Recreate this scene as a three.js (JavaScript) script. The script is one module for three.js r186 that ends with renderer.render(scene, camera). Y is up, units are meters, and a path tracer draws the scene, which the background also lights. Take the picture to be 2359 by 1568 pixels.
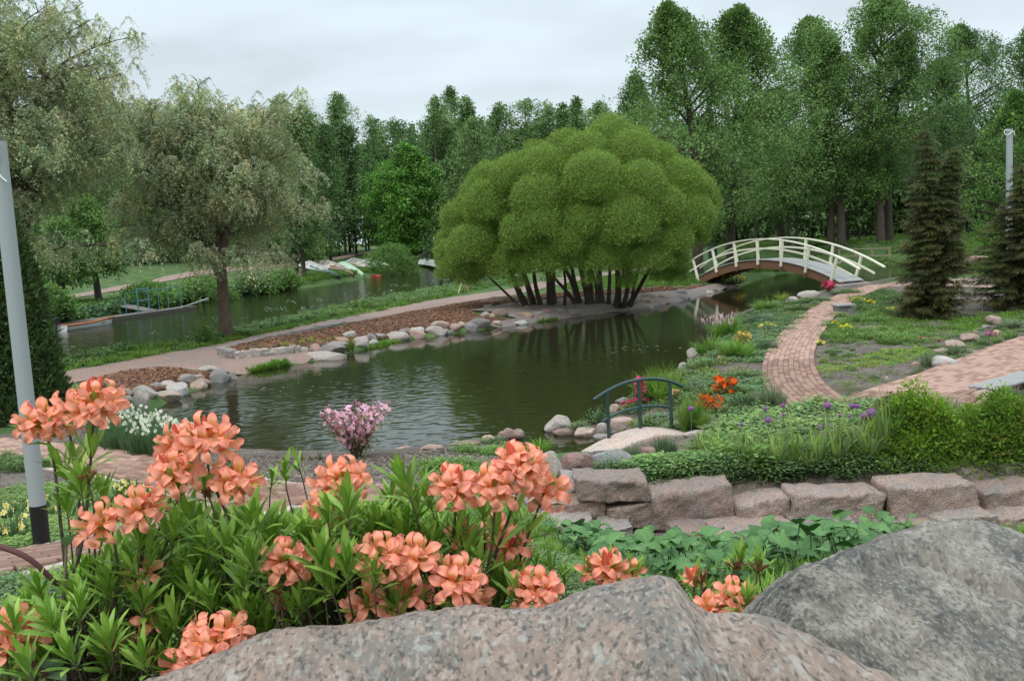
import * as THREE from 'three';
import { mergeVertices } from 'three/addons/utils/BufferGeometryUtils.js';

// ---------------------------------------------------------------- camera, sky, sun, exposure
const scene = new THREE.Scene();
const F = 2200, PW = 2358, PH = 1568, EYE = new THREE.Vector3(0, 3.2, 0);
const camera = new THREE.PerspectiveCamera(2 * Math.atan(PH / 2 / F) * 180 / Math.PI, PW / PH, 0.05, 900);
camera.position.copy(EYE);
camera.rotation.order = 'YXZ';
camera.rotation.set(-6.2 * Math.PI / 180, 0, -3.1 * Math.PI / 180);
camera.updateMatrixWorld();
camera.focus = 4; camera.userData.fStop = 20;
const renderer = new THREE.WebGLRenderer();
renderer.setSize(1024, 680);
renderer.shadowMap.enabled = true;
renderer.toneMapping = THREE.LinearToneMapping;
renderer.toneMappingExposure = 1.35;

// ---------------------------------------------------------------- small tools
function rng(seed) { let a = seed >>> 0; return () => { a = (a + 0x6d2b79f5) | 0; let t = Math.imul(a ^ (a >>> 15), 1 | a); t = (t + Math.imul(t ^ (t >>> 7), 61 | t)) ^ t; return ((t ^ (t >>> 14)) >>> 0) / 4294967296; }; }
let rand = rng(7);
const seedAt = (s) => { rand = rng(s * 7919 + 13); };
const rr = (a, b) => a + (b - a) * rand();
const gauss = () => (rand() + rand() + rand() - 1.5) * 1.15;
const pick = (a) => a[Math.min(a.length - 1, Math.floor(rand() * a.length))];
const clamp = (x, a = 0, b = 1) => Math.min(b, Math.max(a, x));
const lerp = (a, b, t) => a + (b - a) * t;
const smooth = (a, b, x) => { const t = clamp((x - a) / (b - a)); return t * t * (3 - 2 * t); };
const V = (x, y, z) => new THREE.Vector3(x, y, z);
function hash3(x, y, z) { let h = Math.imul(x | 0, 374761393) ^ Math.imul(y | 0, 668265263) ^ Math.imul(z | 0, 2147483647 - 1013904223); h = Math.imul(h ^ (h >>> 13), 1274126177); h ^= h >>> 16; h = Math.imul(h, 2246822519); return ((h ^ (h >>> 13)) >>> 0) / 4294967296; }
function vnoise(x, y, z, per = 0) {   // value noise 0..1, periodic in x and y when per is given
  const xi = Math.floor(x), yi = Math.floor(y), zi = Math.floor(z), fx = x - xi, fy = y - yi, fz = z - zi;
  const u = fx * fx * (3 - 2 * fx), v = fy * fy * (3 - 2 * fy), w = fz * fz * (3 - 2 * fz);
  const m = per ? (n) => ((n % per) + per) % per : (n) => n;
  const x0 = m(xi), x1 = m(xi + 1), y0 = m(yi), y1 = m(yi + 1);
  const a = lerp(lerp(hash3(x0, y0, zi), hash3(x1, y0, zi), u), lerp(hash3(x0, y1, zi), hash3(x1, y1, zi), u), v);
  if (fz === 0) return a;
  return lerp(a, lerp(lerp(hash3(x0, y0, zi + 1), hash3(x1, y0, zi + 1), u), lerp(hash3(x0, y1, zi + 1), hash3(x1, y1, zi + 1), u), v), w);
}
function fbm(x, y, z = 0, oct = 4, per = 0) { let s = 0, a = 0.5, n = 0; for (let i = 0; i < oct; i++) { s += a * vnoise(x, y, z + i * 17, per); n += a; a *= 0.5; x *= 2; y *= 2; z *= 2; per *= 2; } return s / n; }

// a pixel of the photograph (2358 x 1568) as a ray, and points on it
function ray(px, py) { return V((px - PW / 2) / F, -(py - PH / 2) / F, -1).applyQuaternion(camera.quaternion); }
const onY = (px, py, y) => { const d = ray(px, py); return EYE.clone().addScaledVector(d, (y - EYE.y) / d.y); };
const atD = (px, py, D) => { const d = ray(px, py); return EYE.clone().addScaledVector(d, -D / d.z); };
const crop = (x0, y0, s) => (u, v) => [(x0 + u / s) * 0.92109, (y0 + v / s) * 0.92109];   // zoomed views of the photograph
const C5 = crop(200, 720, 2.9488), C6 = crop(500, 700, 2.621), C7 = crop(1400, 850, 2.0336), C8 = crop(1700, 560, 4.3685), CR = crop(1700, 500, 2.743), CM = crop(700, 550, 4.718), CL = crop(0, 500, 2.8), CW = crop(1300, 1050, 1.8722),
  CB = crop(1180, 680, 3.5742), CS = crop(500, 780, 5.128), CT = crop(280, 900, 6.553), CG = crop(1380, 900, 4.4808), CH = crop(1240, 1060, 4.355), CP = crop(2180, 760, 6.208), CQ = crop(2000, 960, 4.2125), CN = crop(900, 1000, 4.718), CA = crop(0, 900, 2.8), CF = crop(600, 1100, 2.6044);

// ---------------------------------------------------------------- sky: an even overcast with soft cloud bands
{
  const w = 1024, h = 512, data = new Float32Array(w * h * 4);
  for (let j = 0; j < h; j++) {
    const el = ((j + 0.5) / h - 0.5) * Math.PI, y = Math.sin(el), c = Math.cos(el);
    for (let i = 0; i < w; i++) {
      const az = ((i + 0.5) / w - 0.5) * 2 * Math.PI, x = c * Math.cos(az), z = c * Math.sin(az);
      const k = 1 / (Math.max(y, 0) + 0.14), px = x * k, pz = z * k;
      const n = fbm(px * 1.1 + 3, pz * 1.7 + 8, 2.5, 4), n2 = fbm(px * 3.1 + 13, pz * 6 + 5, 6.5, 4);
      const cl = smooth(0.36, 0.66, n) * 0.7 + smooth(0.4, 0.66, n2) * 0.4;
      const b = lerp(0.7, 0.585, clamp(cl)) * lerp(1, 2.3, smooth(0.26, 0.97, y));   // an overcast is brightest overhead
      const warm = smooth(0.35, 0, y);
      const o = (j * w + i) * 4;
      data[o] = b * lerp(0.82, 0.86, warm); data[o + 1] = b * lerp(0.955, 0.985, warm); data[o + 2] = b * lerp(1.04, 1.06, warm); data[o + 3] = 1;
    }
  }
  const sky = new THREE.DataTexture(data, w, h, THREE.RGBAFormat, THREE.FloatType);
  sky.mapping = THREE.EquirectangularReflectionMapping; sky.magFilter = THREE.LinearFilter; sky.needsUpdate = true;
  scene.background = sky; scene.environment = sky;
}
const sun = new THREE.DirectionalLight(new THREE.Color(1, 0.97, 0.92), 0.9);
sun.position.set(-22, 60, 14); sun.target.position.set(0, 0, -28); sun.castShadow = true; sun.shadow.radius = 40;
sun.shadow.mapSize.set(2048, 2048);
Object.assign(sun.shadow.camera, { left: -70, right: 70, top: 70, bottom: -70, near: 1, far: 220 });
scene.add(sun, sun.target);

// ---------------------------------------------------------------- objects and their names
const taken = {};
const numbered = (name) => { const n = taken[name] = (taken[name] ?? -1) + 1; return n ? `${name}_${String(n).padStart(3, '0')}` : name; };
function tag(o, label, category, group, kind) { if (label) o.userData.label = label; if (category) o.userData.category = category; if (group) o.userData.group = group; if (kind) o.userData.kind = kind; return o; }
function thing(name, label, category, p = [0, 0, 0], turn = 0, group) {
  const o = new THREE.Group(); o.name = numbered(name); p.isVector3 ? o.position.copy(p) : o.position.set(...p); o.rotation.y = turn; scene.add(o);
  return tag(o, label, category, group);
}
function part(name, geo, mat, parent = scene, label) { const m = new THREE.Mesh(geo, mat); m.name = parent === scene ? numbered(name) : name; m.castShadow = m.receiveShadow = true; if (label) m.userData.label = label; parent.add(m); return m; }
const struct = (name, geo, mat, label) => tag(part(name, geo, mat), label, null, null, 'structure');
function copies(name, geo, mat, list, parent = scene) {   // list of {p, q|e, s, c}
  const m = new THREE.InstancedMesh(geo, mat, list.length), X = new THREE.Matrix4(), q = new THREE.Quaternion(), e = new THREE.Euler(), s = V(1, 1, 1);
  let tint = false;
  list.forEach((k, i) => {
    if (k.q) q.copy(k.q); else q.setFromEuler(e.set(...(k.e || [0, 0, 0]), 'YXZ'));
    typeof k.s === 'number' ? s.setScalar(k.s) : k.s ? s.set(...k.s) : s.setScalar(1);
    m.setMatrixAt(i, X.compose(k.p, q, s));
    if (k.c) { tint = true; m.setColorAt(i, k.c); }
  });
  m.name = parent === scene ? numbered(name) : name; m.userData.kind = 'stuff'; m.castShadow = m.receiveShadow = true; parent.add(m);
  return m;
}
const col = (r, g, b) => new THREE.Color().setRGB(r, g, b);
const vary = (c, k = 0.2, hue = 0.06) => { const f = 1 + (rand() * 2 - 1) * k; return col(Math.max(0, c[0] * f * (1 + (rand() * 2 - 1) * hue)), c[1] * f, Math.max(0, c[2] * f * (1 + (rand() * 2 - 1) * hue))); };

// mesh builder: many small pieces of ONE part
class MB {
  constructor() { this.p = []; this.c = []; this.u = []; this.i = []; this.n = 0; }
  v(x, y, z, c = [1, 1, 1], u = 0, w = 0) { this.p.push(x, y, z); this.c.push(c[0], c[1], c[2]); this.u.push(u, w); return this.n++; }
  pv(p, c, u, w) { return this.v(p.x, p.y, p.z, c, u, w); }
  f(a, b, c) { this.i.push(a, b, c); }
  q(a, b, c, d) { this.i.push(a, b, c, a, c, d); }
  tube(pts, rad, sides = 6, c = [1, 1, 1], cap = true, vs = 1) {
    const n = pts.length, T = V(), N = V(), B = V(); let prev = null, along = 0;
    const rings = [];
    for (let k = 0; k < n; k++) {
      T.copy(pts[Math.min(n - 1, k + 1)]).sub(pts[Math.max(0, k - 1)]).normalize();
      if (!prev) N.copy(Math.abs(T.y) > 0.9 ? V(1, 0, 0) : V(0, 1, 0)); else N.copy(prev);
      N.addScaledVector(T, -N.dot(T)).normalize(); prev = N.clone(); B.crossVectors(T, N);
      if (k) along += pts[k].distanceTo(pts[k - 1]);
      const r = typeof rad === 'number' ? rad : rad[k], ring = [];
      for (let s = 0; s <= sides; s++) { const a = s / sides * 2 * Math.PI, x = Math.cos(a) * r, y = Math.sin(a) * r; ring.push(this.v(pts[k].x + N.x * x + B.x * y, pts[k].y + N.y * x + B.y * y, pts[k].z + N.z * x + B.z * y, c, s / sides * vs * 6.28 * r, along * vs)); }
      rings.push(ring);
      if (k) for (let s = 0; s < sides; s++) this.q(rings[k - 1][s], rings[k - 1][s + 1], ring[s + 1], ring[s]);
    }
    if (cap) for (const [k, fl] of [[0, 1], [n - 1, 0]]) { const o = this.pv(pts[k], c); for (let s = 0; s < sides; s++) fl ? this.f(o, rings[k][s + 1], rings[k][s]) : this.f(o, rings[k][s], rings[k][s + 1]); }
    return this;
  }
  // a leaf or blade: from base along dir, bending towards the ground, folded along its midrib
  leaf(b, dir, len, wid, { fold = 0.25, droop = 0, segs = 3, c0 = [1, 1, 1], c1 = c0, peak = 0.5, roll = 0, rib = null, wave = 0 } = {}) {
    const d = dir.clone().normalize(), side = V().crossVectors(d, Math.abs(d.y) > 0.97 ? V(1, 0, 0.3) : V(0, 1, 0)).normalize();
    if (roll) side.applyAxisAngle(d, roll);
    let p = b.clone(), L = [], Mi = [], Ri = []; const up = V();
    for (let k = 0; k <= segs; k++) {
      const t = segs === 1 ? peak : k / segs, w = (t < peak ? Math.sin(t / peak * Math.PI / 2) * 0.85 + 0.15 : Math.cos((t - peak) / (1 - peak) * Math.PI / 2)) * wid / 2;
      up.crossVectors(side, d);
      const c = [lerp(c0[0], c1[0], t), lerp(c0[1], c1[1], t), lerp(c0[2], c1[2], t)], m = rib ? [c[0] * rib, c[1] * rib, c[2] * rib] : c, h = w * fold, wv = wave ? Math.sin(k * 2.1) * wave : 0;
      Mi.push(this.pv(p, m, 0.5, t));
      if (k < segs) { L.push(this.v(p.x - side.x * w + up.x * (h + wv), p.y - side.y * w + up.y * (h + wv), p.z - side.z * w + up.z * (h + wv), c, 0, t)); Ri.push(this.v(p.x + side.x * w + up.x * (h - wv), p.y + side.y * w + up.y * (h - wv), p.z + side.z * w + up.z * (h - wv), c, 1, t)); }
      p = p.clone().addScaledVector(d, len / segs);
      d.applyAxisAngle(side, -droop / segs);
    }
    for (let k = 0; k < segs; k++) {
      if (k < segs - 1) { this.q(L[k], Mi[k], Mi[k + 1], L[k + 1]); this.q(Mi[k], Ri[k], Ri[k + 1], Mi[k + 1]); }
      else { this.f(L[k], Mi[k], Mi[k + 1]); this.f(Mi[k], Ri[k], Mi[k + 1]); }
    }
    return this;
  }
  add(g, m, c) {   // another geometry, moved and tinted
    const P = g.attributes.position, U = g.attributes.uv, C = g.attributes.color, o = this.n, w = V();
    for (let k = 0; k < P.count; k++) { w.fromBufferAttribute(P, k); if (m) w.applyMatrix4(m); const f = C ? [C.getX(k), C.getY(k), C.getZ(k)] : [1, 1, 1]; this.v(w.x, w.y, w.z, c ? [f[0] * c[0], f[1] * c[1], f[2] * c[2]] : f, U ? U.getX(k) : 0, U ? U.getY(k) : 0); }
    if (g.index) for (let k = 0; k < g.index.count; k++) this.i.push(o + g.index.getX(k)); else for (let k = 0; k < P.count; k++) this.i.push(o + k);
    return this;
  }
  box(x, y, z, sx, sy, sz, c, turn = 0) { return this.add(new THREE.BoxGeometry(sx, sy, sz), new THREE.Matrix4().makeRotationY(turn).setPosition(x, y, z), c); }
  beam(a, b, w, h, c, up = V(0, 1, 0)) {   // a squared timber from a to b
    const d = b.clone().sub(a), L = d.length(), z = d.normalize(), x = V().crossVectors(up, z).normalize(), y = V().crossVectors(z, x);
    return this.add(chamferBox(w, h, L, Math.min(w, h) * 0.12), new THREE.Matrix4().makeBasis(x, y, z).setPosition(a.clone().add(b).multiplyScalar(0.5)), c);
  }
  geo(flat) {
    const g = new THREE.BufferGeometry();
    g.setAttribute('position', new THREE.Float32BufferAttribute(this.p, 3)); g.setAttribute('color', new THREE.Float32BufferAttribute(this.c, 3)); g.setAttribute('uv', new THREE.Float32BufferAttribute(this.u, 2)); g.setIndex(this.i);
    if (flat) { const h = g.toNonIndexed(); h.computeVertexNormals(); return h; }
    g.computeVertexNormals(); return g;
  }
}
const boxes = {};
function chamferBox(w, h, d, b) {   // a box whose edges are cut, 44 triangles
  const key = [w, h, d, b].map((x) => x.toFixed(4)).join();
  if (boxes[key]) return boxes[key];
  const P = [], I = [], hw = w / 2, hh = h / 2, hd = d / 2, id = {};
  const at = (a, s) => { const k = a + s.join(); if (id[k] === undefined) { const r = [hw, hh, hd], p = s.map((v, j) => v * (r[j] - (j === a ? 0 : b))); id[k] = P.length / 3; P.push(...p); } return id[k]; };
  const tri = (a, bb, c) => { const va = V(...P.slice(a * 3, a * 3 + 3)), vb = V(...P.slice(bb * 3, bb * 3 + 3)), vc = V(...P.slice(c * 3, c * 3 + 3)), n = vb.clone().sub(va).cross(vc.clone().sub(va)); n.dot(va.add(vb).add(vc)) > 0 ? I.push(a, bb, c) : I.push(a, c, bb); };
  for (let a = 0; a < 3; a++) for (const s of [-1, 1]) { const o = [(a + 1) % 3, (a + 2) % 3], q = [[-1, -1], [1, -1], [1, 1], [-1, 1]].map(([x, y]) => { const v = [0, 0, 0]; v[a] = s; v[o[0]] = x; v[o[1]] = y; return at(a, v); }); tri(q[0], q[1], q[2]); tri(q[0], q[2], q[3]); }
  for (let a = 0; a < 3; a++) { const [e, f] = [(a + 1) % 3, (a + 2) % 3]; for (const x of [-1, 1]) for (const y of [-1, 1]) { const v = (k, t) => { const s = [0, 0, 0]; s[e] = x; s[f] = y; s[a] = t; return at(k, s); }; tri(v(e, -1), v(e, 1), v(f, 1)); tri(v(e, -1), v(f, 1), v(f, -1)); } }
  for (const x of [-1, 1]) for (const y of [-1, 1]) for (const z of [-1, 1]) tri(at(0, [x, y, z]), at(1, [x, y, z]), at(2, [x, y, z]));
  let g = new THREE.BufferGeometry(); g.setAttribute('position', new THREE.Float32BufferAttribute(P, 3)); g.setIndex(I); g = g.toNonIndexed(); g.computeVertexNormals();
  const U = []; const p = g.attributes.position, n = g.attributes.normal; for (let k = 0; k < p.count; k++) { const ax = Math.abs(n.getX(k)), ay = Math.abs(n.getY(k)), az = Math.abs(n.getZ(k)); ax > ay && ax > az ? U.push(p.getZ(k), p.getY(k)) : ay > az ? U.push(p.getX(k), p.getZ(k)) : U.push(p.getX(k), p.getY(k)); }
  g.setAttribute('uv', new THREE.Float32BufferAttribute(U, 2));
  return boxes[key] = g;
}
const spline = (pts, n) => new THREE.CatmullRomCurve3(pts, false, 'centripetal').getSpacedPoints(n);

// ---------------------------------------------------------------- textures and materials
function texture(size, fn, { srgb = true, rep = 1 } = {}) {
  const d = new Uint8Array(size * size * 4);
  const enc = srgb ? (x) => (x <= 0.0031308 ? 12.92 * x : 1.055 * Math.pow(x, 1 / 2.4) - 0.055) : (x) => x;
  for (let j = 0; j < size; j++) for (let i = 0; i < size; i++) { const c = fn(i / size, j / size), o = (j * size + i) * 4, a = typeof c === 'number' ? [c, c, c] : c; for (let k = 0; k < 3; k++) d[o + k] = Math.round(255 * enc(clamp(a[k]))); d[o + 3] = 255; }
  const t = new THREE.DataTexture(d, size, size); t.wrapS = t.wrapT = THREE.RepeatWrapping; t.magFilter = THREE.LinearFilter; t.minFilter = THREE.LinearMipmapLinearFilter; if (srgb) t.colorSpace = THREE.SRGBColorSpace; t.repeat.set(rep, rep); t.needsUpdate = true;
  return t;
}
const mix3 = (a, b, t) => [lerp(a[0], b[0], t), lerp(a[1], b[1], t), lerp(a[2], b[2], t)];
const std = (o) => new THREE.MeshStandardMaterial({ roughness: 0.85, ...o });
const T = {
  granite: texture(512, (u, v) => {   // neutral: tinted by the stone's own colour
    const a = fbm(u * 6, v * 6, 1, 4, 6), g = vnoise(u * 96, v * 96, 3, 96), h = vnoise(u * 170, v * 170, 9, 170), k = fbm(u * 24, v * 24, 5, 3, 24);
    let c = mix3([0.72, 0.6, 0.55], [0.62, 0.6, 0.6], smooth(0.35, 0.65, a));
    c = mix3(c, [0.95, 0.9, 0.86], smooth(0.6, 0.95, g) * 0.75); c = mix3(c, [0.12, 0.12, 0.13], smooth(0.7, 0.95, h) * 0.8);
    return mix3(c, [0.4, 0.38, 0.34], smooth(0.52, 0.72, k) * 0.55);
  }, { rep: 1 }),
  graniteBump: texture(512, (u, v) => fbm(u * 14, v * 14, 4, 5, 14) * 0.7 + vnoise(u * 120, v * 120, 7, 120) * 0.3, { srgb: false }),
  boulder: texture(1024, (u, v) => {   // coarse grained pinkish granite with crisp crystals and some lichen
    const a = fbm(u * 6, v * 6, 21, 4, 6), s = fbm(u * 24, v * 24, 24, 4, 24), k = fbm(u * 130, v * 130, 22, 2, 130), q = fbm(u * 140, v * 140, 23, 2, 140), e = fbm(u * 100, v * 100, 29, 2, 100), f = vnoise(u * 256, v * 256, 28, 256);
    let c = mix3([0.27, 0.2, 0.165], [0.19, 0.168, 0.15], smooth(0.36, 0.64, a));
    c = mix3(c, [0.43, 0.35, 0.3], smooth(0.5, 0.78, k) * 0.55);
    c = mix3(c, [0.1, 0.1, 0.097], smooth(0.48, 0.72, s) * 0.32);
    c = mix3(c, [0.05, 0.051, 0.055], smooth(0.54, 0.76, q) * 0.7);
    c = mix3(c, [0.34, 0.22, 0.17], smooth(0.56, 0.8, e) * 0.45);
    const li = fbm(u * 56, v * 56, 26, 2, 56), ls = fbm(u * 10, v * 10, 27, 3, 10);
    c = mix3(c, [0.42, 0.44, 0.42], smooth(0.64, 0.78, li) * smooth(0.42, 0.6, ls) * 0.4);
    return mix3(c, [0.5, 0.45, 0.4], smooth(0.8, 1, f) * 0.4);
  }),
  boulder2: texture(1024, (u, v) => {   // darker weathered rock: black crusts, pale bare patches, fine grain
    const a = fbm(u * 8, v * 8, 122, 5, 8), d = fbm(u * 13, v * 13, 126, 5, 13), g = vnoise(u * 230, v * 230, 124, 230), k = fbm(u * 140, v * 140, 121, 2, 140), q = fbm(u * 130, v * 130, 125, 2, 130), s = fbm(u * 52, v * 52, 123, 4, 52);
    let c = mix3([0.125, 0.113, 0.1], [0.22, 0.19, 0.16], smooth(0.36, 0.62, a));
    c = mix3(c, [0.34, 0.31, 0.265], smooth(0.5, 0.6, d) * smooth(0.36, 0.6, s) * 0.6);
    c = mix3(c, [0.05, 0.05, 0.052], smooth(0.46, 0.34, d) * smooth(0.36, 0.6, s) * 0.55);
    c = mix3(c, [0.045, 0.046, 0.05], smooth(0.54, 0.76, q) * 0.55); c = mix3(c, [0.4, 0.37, 0.32], smooth(0.54, 0.78, k) * 0.35);
    return mix3(c, [0.42, 0.39, 0.35], smooth(0.78, 1, g) * 0.35);
  }),
  boulderBump: texture(1024, (u, v) => fbm(u * 16, v * 16, 24, 6, 16) * 0.75 + fbm(u * 70, v * 70, 29, 2, 70) * 0.25, { srgb: false }),
  gravel: texture(512, (u, v) => { const a = fbm(u * 5, v * 5, 31, 4, 5), g = vnoise(u * 128, v * 128, 32, 128), h = vnoise(u * 200, v * 200, 33, 200); return mix3(mix3([0.335, 0.215, 0.17], [0.27, 0.195, 0.165], smooth(0.35, 0.65, a)), g > 0.5 ? [0.45, 0.33, 0.28] : [0.16, 0.115, 0.1], 0.3 * Math.abs(g - 0.5) * 2 + 0.15 * h); }),
  pebble: texture(512, (u, v) => { const g = vnoise(u * 90, v * 90, 35, 90), h = vnoise(u * 150, v * 150, 36, 150), a = fbm(u * 8, v * 8, 37, 3, 8); let c = mix3([0.25, 0.2, 0.18], [0.33, 0.25, 0.22], a); c = mix3(c, [0.5, 0.45, 0.42], smooth(0.7, 0.95, g) * 0.8); return mix3(c, [0.06, 0.055, 0.05], smooth(0.6, 0.9, h) * 0.7); }),
  soil: texture(512, (u, v) => { const a = fbm(u * 8, v * 8, 41, 4, 8), g = fbm(u * 60, v * 60, 42, 2, 60), h = vnoise(u * 140, v * 140, 43, 140); let c = mix3([0.1, 0.075, 0.058], [0.2, 0.155, 0.128], smooth(0.3, 0.7, a * 0.5 + g * 0.5)); return mix3(c, [0.42, 0.37, 0.33], smooth(0.8, 0.98, h) * 0.8); }),
  mulch: texture(512, (u, v) => { const a = fbm(u * 8, v * 8, 51, 4, 8), g = vnoise(u * 110, v * 60, 52, 0), k = vnoise(u * 64, v * 128, 53, 64); return mix3(mix3([0.09, 0.04, 0.024], [0.24, 0.115, 0.065], smooth(0.25, 0.8, k * 0.6 + a * 0.4)), [0.36, 0.21, 0.14], smooth(0.8, 1, g) * 0.6); }),
  grass: texture(512, (u, v) => { const a = fbm(u * 7, v * 7, 61, 5, 7), g = vnoise(u * 128, v * 128, 62, 128), b = fbm(u * 3, v * 3, 63, 3, 3); return mix3(mix3([0.045, 0.1, 0.018], [0.095, 0.17, 0.035], smooth(0.3, 0.7, a)), mix3([0.03, 0.06, 0.012], [0.14, 0.2, 0.06], b), 0.25 + 0.35 * g); }),
  rough: texture(256, (u, v) => fbm(u * 24, v * 24, 71, 4, 24) * 0.6 + vnoise(u * 100, v * 100, 72, 100) * 0.4, { srgb: false }),
  bark: texture(256, (u, v) => { const a = fbm(u * 12, v * 3, 81, 4, 0), g = fbm(u * 40, v * 9, 82, 3, 0); return mix3([0.28, 0.24, 0.2], [1, 0.92, 0.82], clamp(a * 0.5 + g * 0.6)); }),
  wood: texture(256, (u, v) => { const g = fbm(u * 4, v * 64, 91, 3, 0), h = fbm(u * 2, v * 12, 92, 3, 0); return mix3([0.5, 0.48, 0.46], [1, 0.98, 0.95], clamp(0.6 * g + 0.5 * h)); }),
  ripple: texture(512, (u, v) => fbm(u * 14, v * 34, 101, 4, 0) , { srgb: false }),
  leafBump: texture(128, (u, v) => { const s = Math.abs(u - 0.5) * 2, vein = Math.abs(((v * 9 - s * 2.4) % 1 + 1) % 1 - 0.5) * 2; return smooth(0, 0.12, s) * 0.5 + smooth(0, 0.5, vein) * 0.5; }, { srgb: false }),
};
// pond ripples: ruffled in the open middle, calm in the shelter of the banks and the willow; one tile is 40 m
T.pond = texture(1280, (u, v) => {
  const x = (u - 0.4) * 40, z = (v - 1) * 40 - 12, k = smooth(-31, -21, z + x * 0.35) * (1 - 0.55 * smooth(-17.5, -21, z) * smooth(-2, -6, x)) * (1 - 0.6 * smooth(1.5, 5, x)), calm = 0.12 + 0.88 * k * (0.55 + 0.9 * (fbm(u * 7, v * 12, 131, 3) - 0.2));
  return 0.5 + (fbm(u * 150, v * 260, 132, 2) * 0.55 + vnoise(u * 300, v * 460, 133) * 0.45 - 0.5) * clamp(calm);
}, { srgb: false });
T.pond.repeat.set(1 / 40, 1 / 40); T.pond.offset.set(0.4, 12 / 40); T.pond.needsUpdate = true;
// the ripple repeats without a seam
{ const s = 512, d = new Uint8Array(s * s * 4); for (let j = 0; j < s; j++) for (let i = 0; i < s; i++) { const u = i / s, v = j / s, n = fbm(u * 10, v * 10, 101, 3, 10) * 0.5 + fbm(u * 26 + 0, v * 26, 105, 3, 26) * 0.3 + vnoise(u * 64, v * 64, 108, 64) * 0.2, o = (j * s + i) * 4; d[o] = d[o + 1] = d[o + 2] = Math.round(n * 255); d[o + 3] = 255; } const t = new THREE.DataTexture(d, s, s); t.wrapS = t.wrapT = THREE.RepeatWrapping; t.magFilter = THREE.LinearFilter; t.needsUpdate = true; T.ripple = t; }
const rep = (t, x, y = x) => { const k = t.clone(); k.repeat.set(x, y); k.needsUpdate = true; return k; };
const leafMat = (o = {}) => new THREE.MeshPhysicalMaterial({ vertexColors: true, roughness: 0.6, transmission: 0.42, thickness: 0, side: THREE.DoubleSide, specularIntensity: 0.5, ...o });
const M = {
  leaf: leafMat({ roughness: 0.75 }),
  gloss: leafMat({ roughness: 0.42, transmission: 0.25, specularIntensity: 0.8 }),
  big: leafMat({ roughness: 0.5, transmission: 0.22, bumpMap: T.leafBump, bumpScale: 0.0015 }),
  petal: new THREE.MeshPhysicalMaterial({ vertexColors: true, roughness: 0.9, transmission: 0.15, thickness: 0, side: THREE.DoubleSide, specularIntensity: 0.35 }),
  bark: std({ map: T.bark, vertexColors: true, roughness: 0.95, bumpMap: T.bark, bumpScale: 0.02 }),
  stem: std({ vertexColors: true, roughness: 0.8 }),
  granite: std({ map: T.granite, vertexColors: true, roughness: 0.85, bumpMap: T.graniteBump, bumpScale: 0.03 }),
  boulder: std({ map: T.boulder, vertexColors: true, roughness: 0.88, bumpMap: T.boulderBump, bumpScale: 0.014 }),
  boulder2: std({ map: T.boulder2, vertexColors: true, roughness: 0.9, bumpMap: T.boulderBump, bumpScale: 0.018 }),
  gravel: std({ map: rep(T.gravel, 0.35), roughness: 0.95, bumpMap: rep(T.rough, 0.8), bumpScale: 0.03 }),
  pebble: std({ map: rep(T.pebble, 0.6), roughness: 0.9, bumpMap: rep(T.rough, 1.2), bumpScale: 0.03 }),
  soil: std({ map: rep(T.soil, 0.45), roughness: 0.97, bumpMap: rep(T.rough, 0.9), bumpScale: 0.05 }),
  mulch: std({ map: rep(T.mulch, 0.5), roughness: 0.97, bumpMap: rep(T.rough, 1), bumpScale: 0.05 }),
  grass: std({ map: rep(T.grass, 0.25), roughness: 0.95, bumpMap: rep(T.rough, 0.5), bumpScale: 0.06 }),
  water: new THREE.MeshPhysicalMaterial({ color: col(0.022, 0.022, 0.009), roughness: 0.07, ior: 1.33, bumpMap: T.pond, bumpScale: 0.011 }),
  river: new THREE.MeshPhysicalMaterial({ color: col(0.02, 0.022, 0.008), roughness: 0.08, ior: 1.33, bumpMap: rep(T.ripple, 0.1, 0.2), bumpScale: 0.03 }),
  white: std({ color: col(0.72, 0.7, 0.58), roughness: 0.5 }),
  grey: std({ map: rep(T.wood, 3), color: col(0.42, 0.42, 0.41), roughness: 0.85 }),
  paint: std({ vertexColors: true, roughness: 0.5 }),
  matte: std({ vertexColors: true, roughness: 0.9 }),
};

// ================================================================ the lie of the land
const xz = (p) => [p.x, p.z];
const poly = (y, ...px) => px.map(([a, b]) => xz(onY(a, b, y)));
const POND = poly(0, [352, 958], [440, 905], [545, 868], [590, 857], [650, 846], [700, 838], [800, 818], [850, 803], [905, 788], [1000, 776], [1100, 762], [1185, 750], [1240, 742], [1330, 729], [1460, 714], [1520, 703], [1570, 693], [1640, 673], [1685, 663], [1720, 656], [1765, 640], [1808, 630], [1893, 612], [2061, 611], [2115, 620], [2100, 640], [2059, 645], [2000, 653],
  [1886, 674], [1838, 687], [1812, 693], [1740, 706], [1690, 727], [1645, 745], [1630, 775], [1622, 800], [1600, 820], [1560, 851], [1530, 866], [1470, 900], [1435, 928], [1400, 948], [1340, 968], [1280, 977], [1228, 992], [1230, 1004], [1330, 1010], [1405, 1008], [1392, 1032], [1340, 1049], [1275, 1053], [1240, 1042], [1205, 1022], [1130, 1022], [1090, 1024], [1040, 1034], [960, 1040], [850, 1051], [700, 1050], [560, 1041], [470, 1018], [400, 988]);
const RIVER = [[-60, -22], ...poly(0.12, [60, 858], [140, 836], [330, 802], [500, 768], [610, 744], [730, 716], [900, 684], [1050, 652], [1170, 632]), [9, -112], [30, -116], [60, -112], [130, -100], [130, -215], [60, -220], [26, -190], ...poly(-0.4, [1180, 603], [1060, 619], [990, 624], [900, 634], [700, 666], [500, 692], [350, 714], [140, 752], [0, 776]), [-70, -44]];
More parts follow.
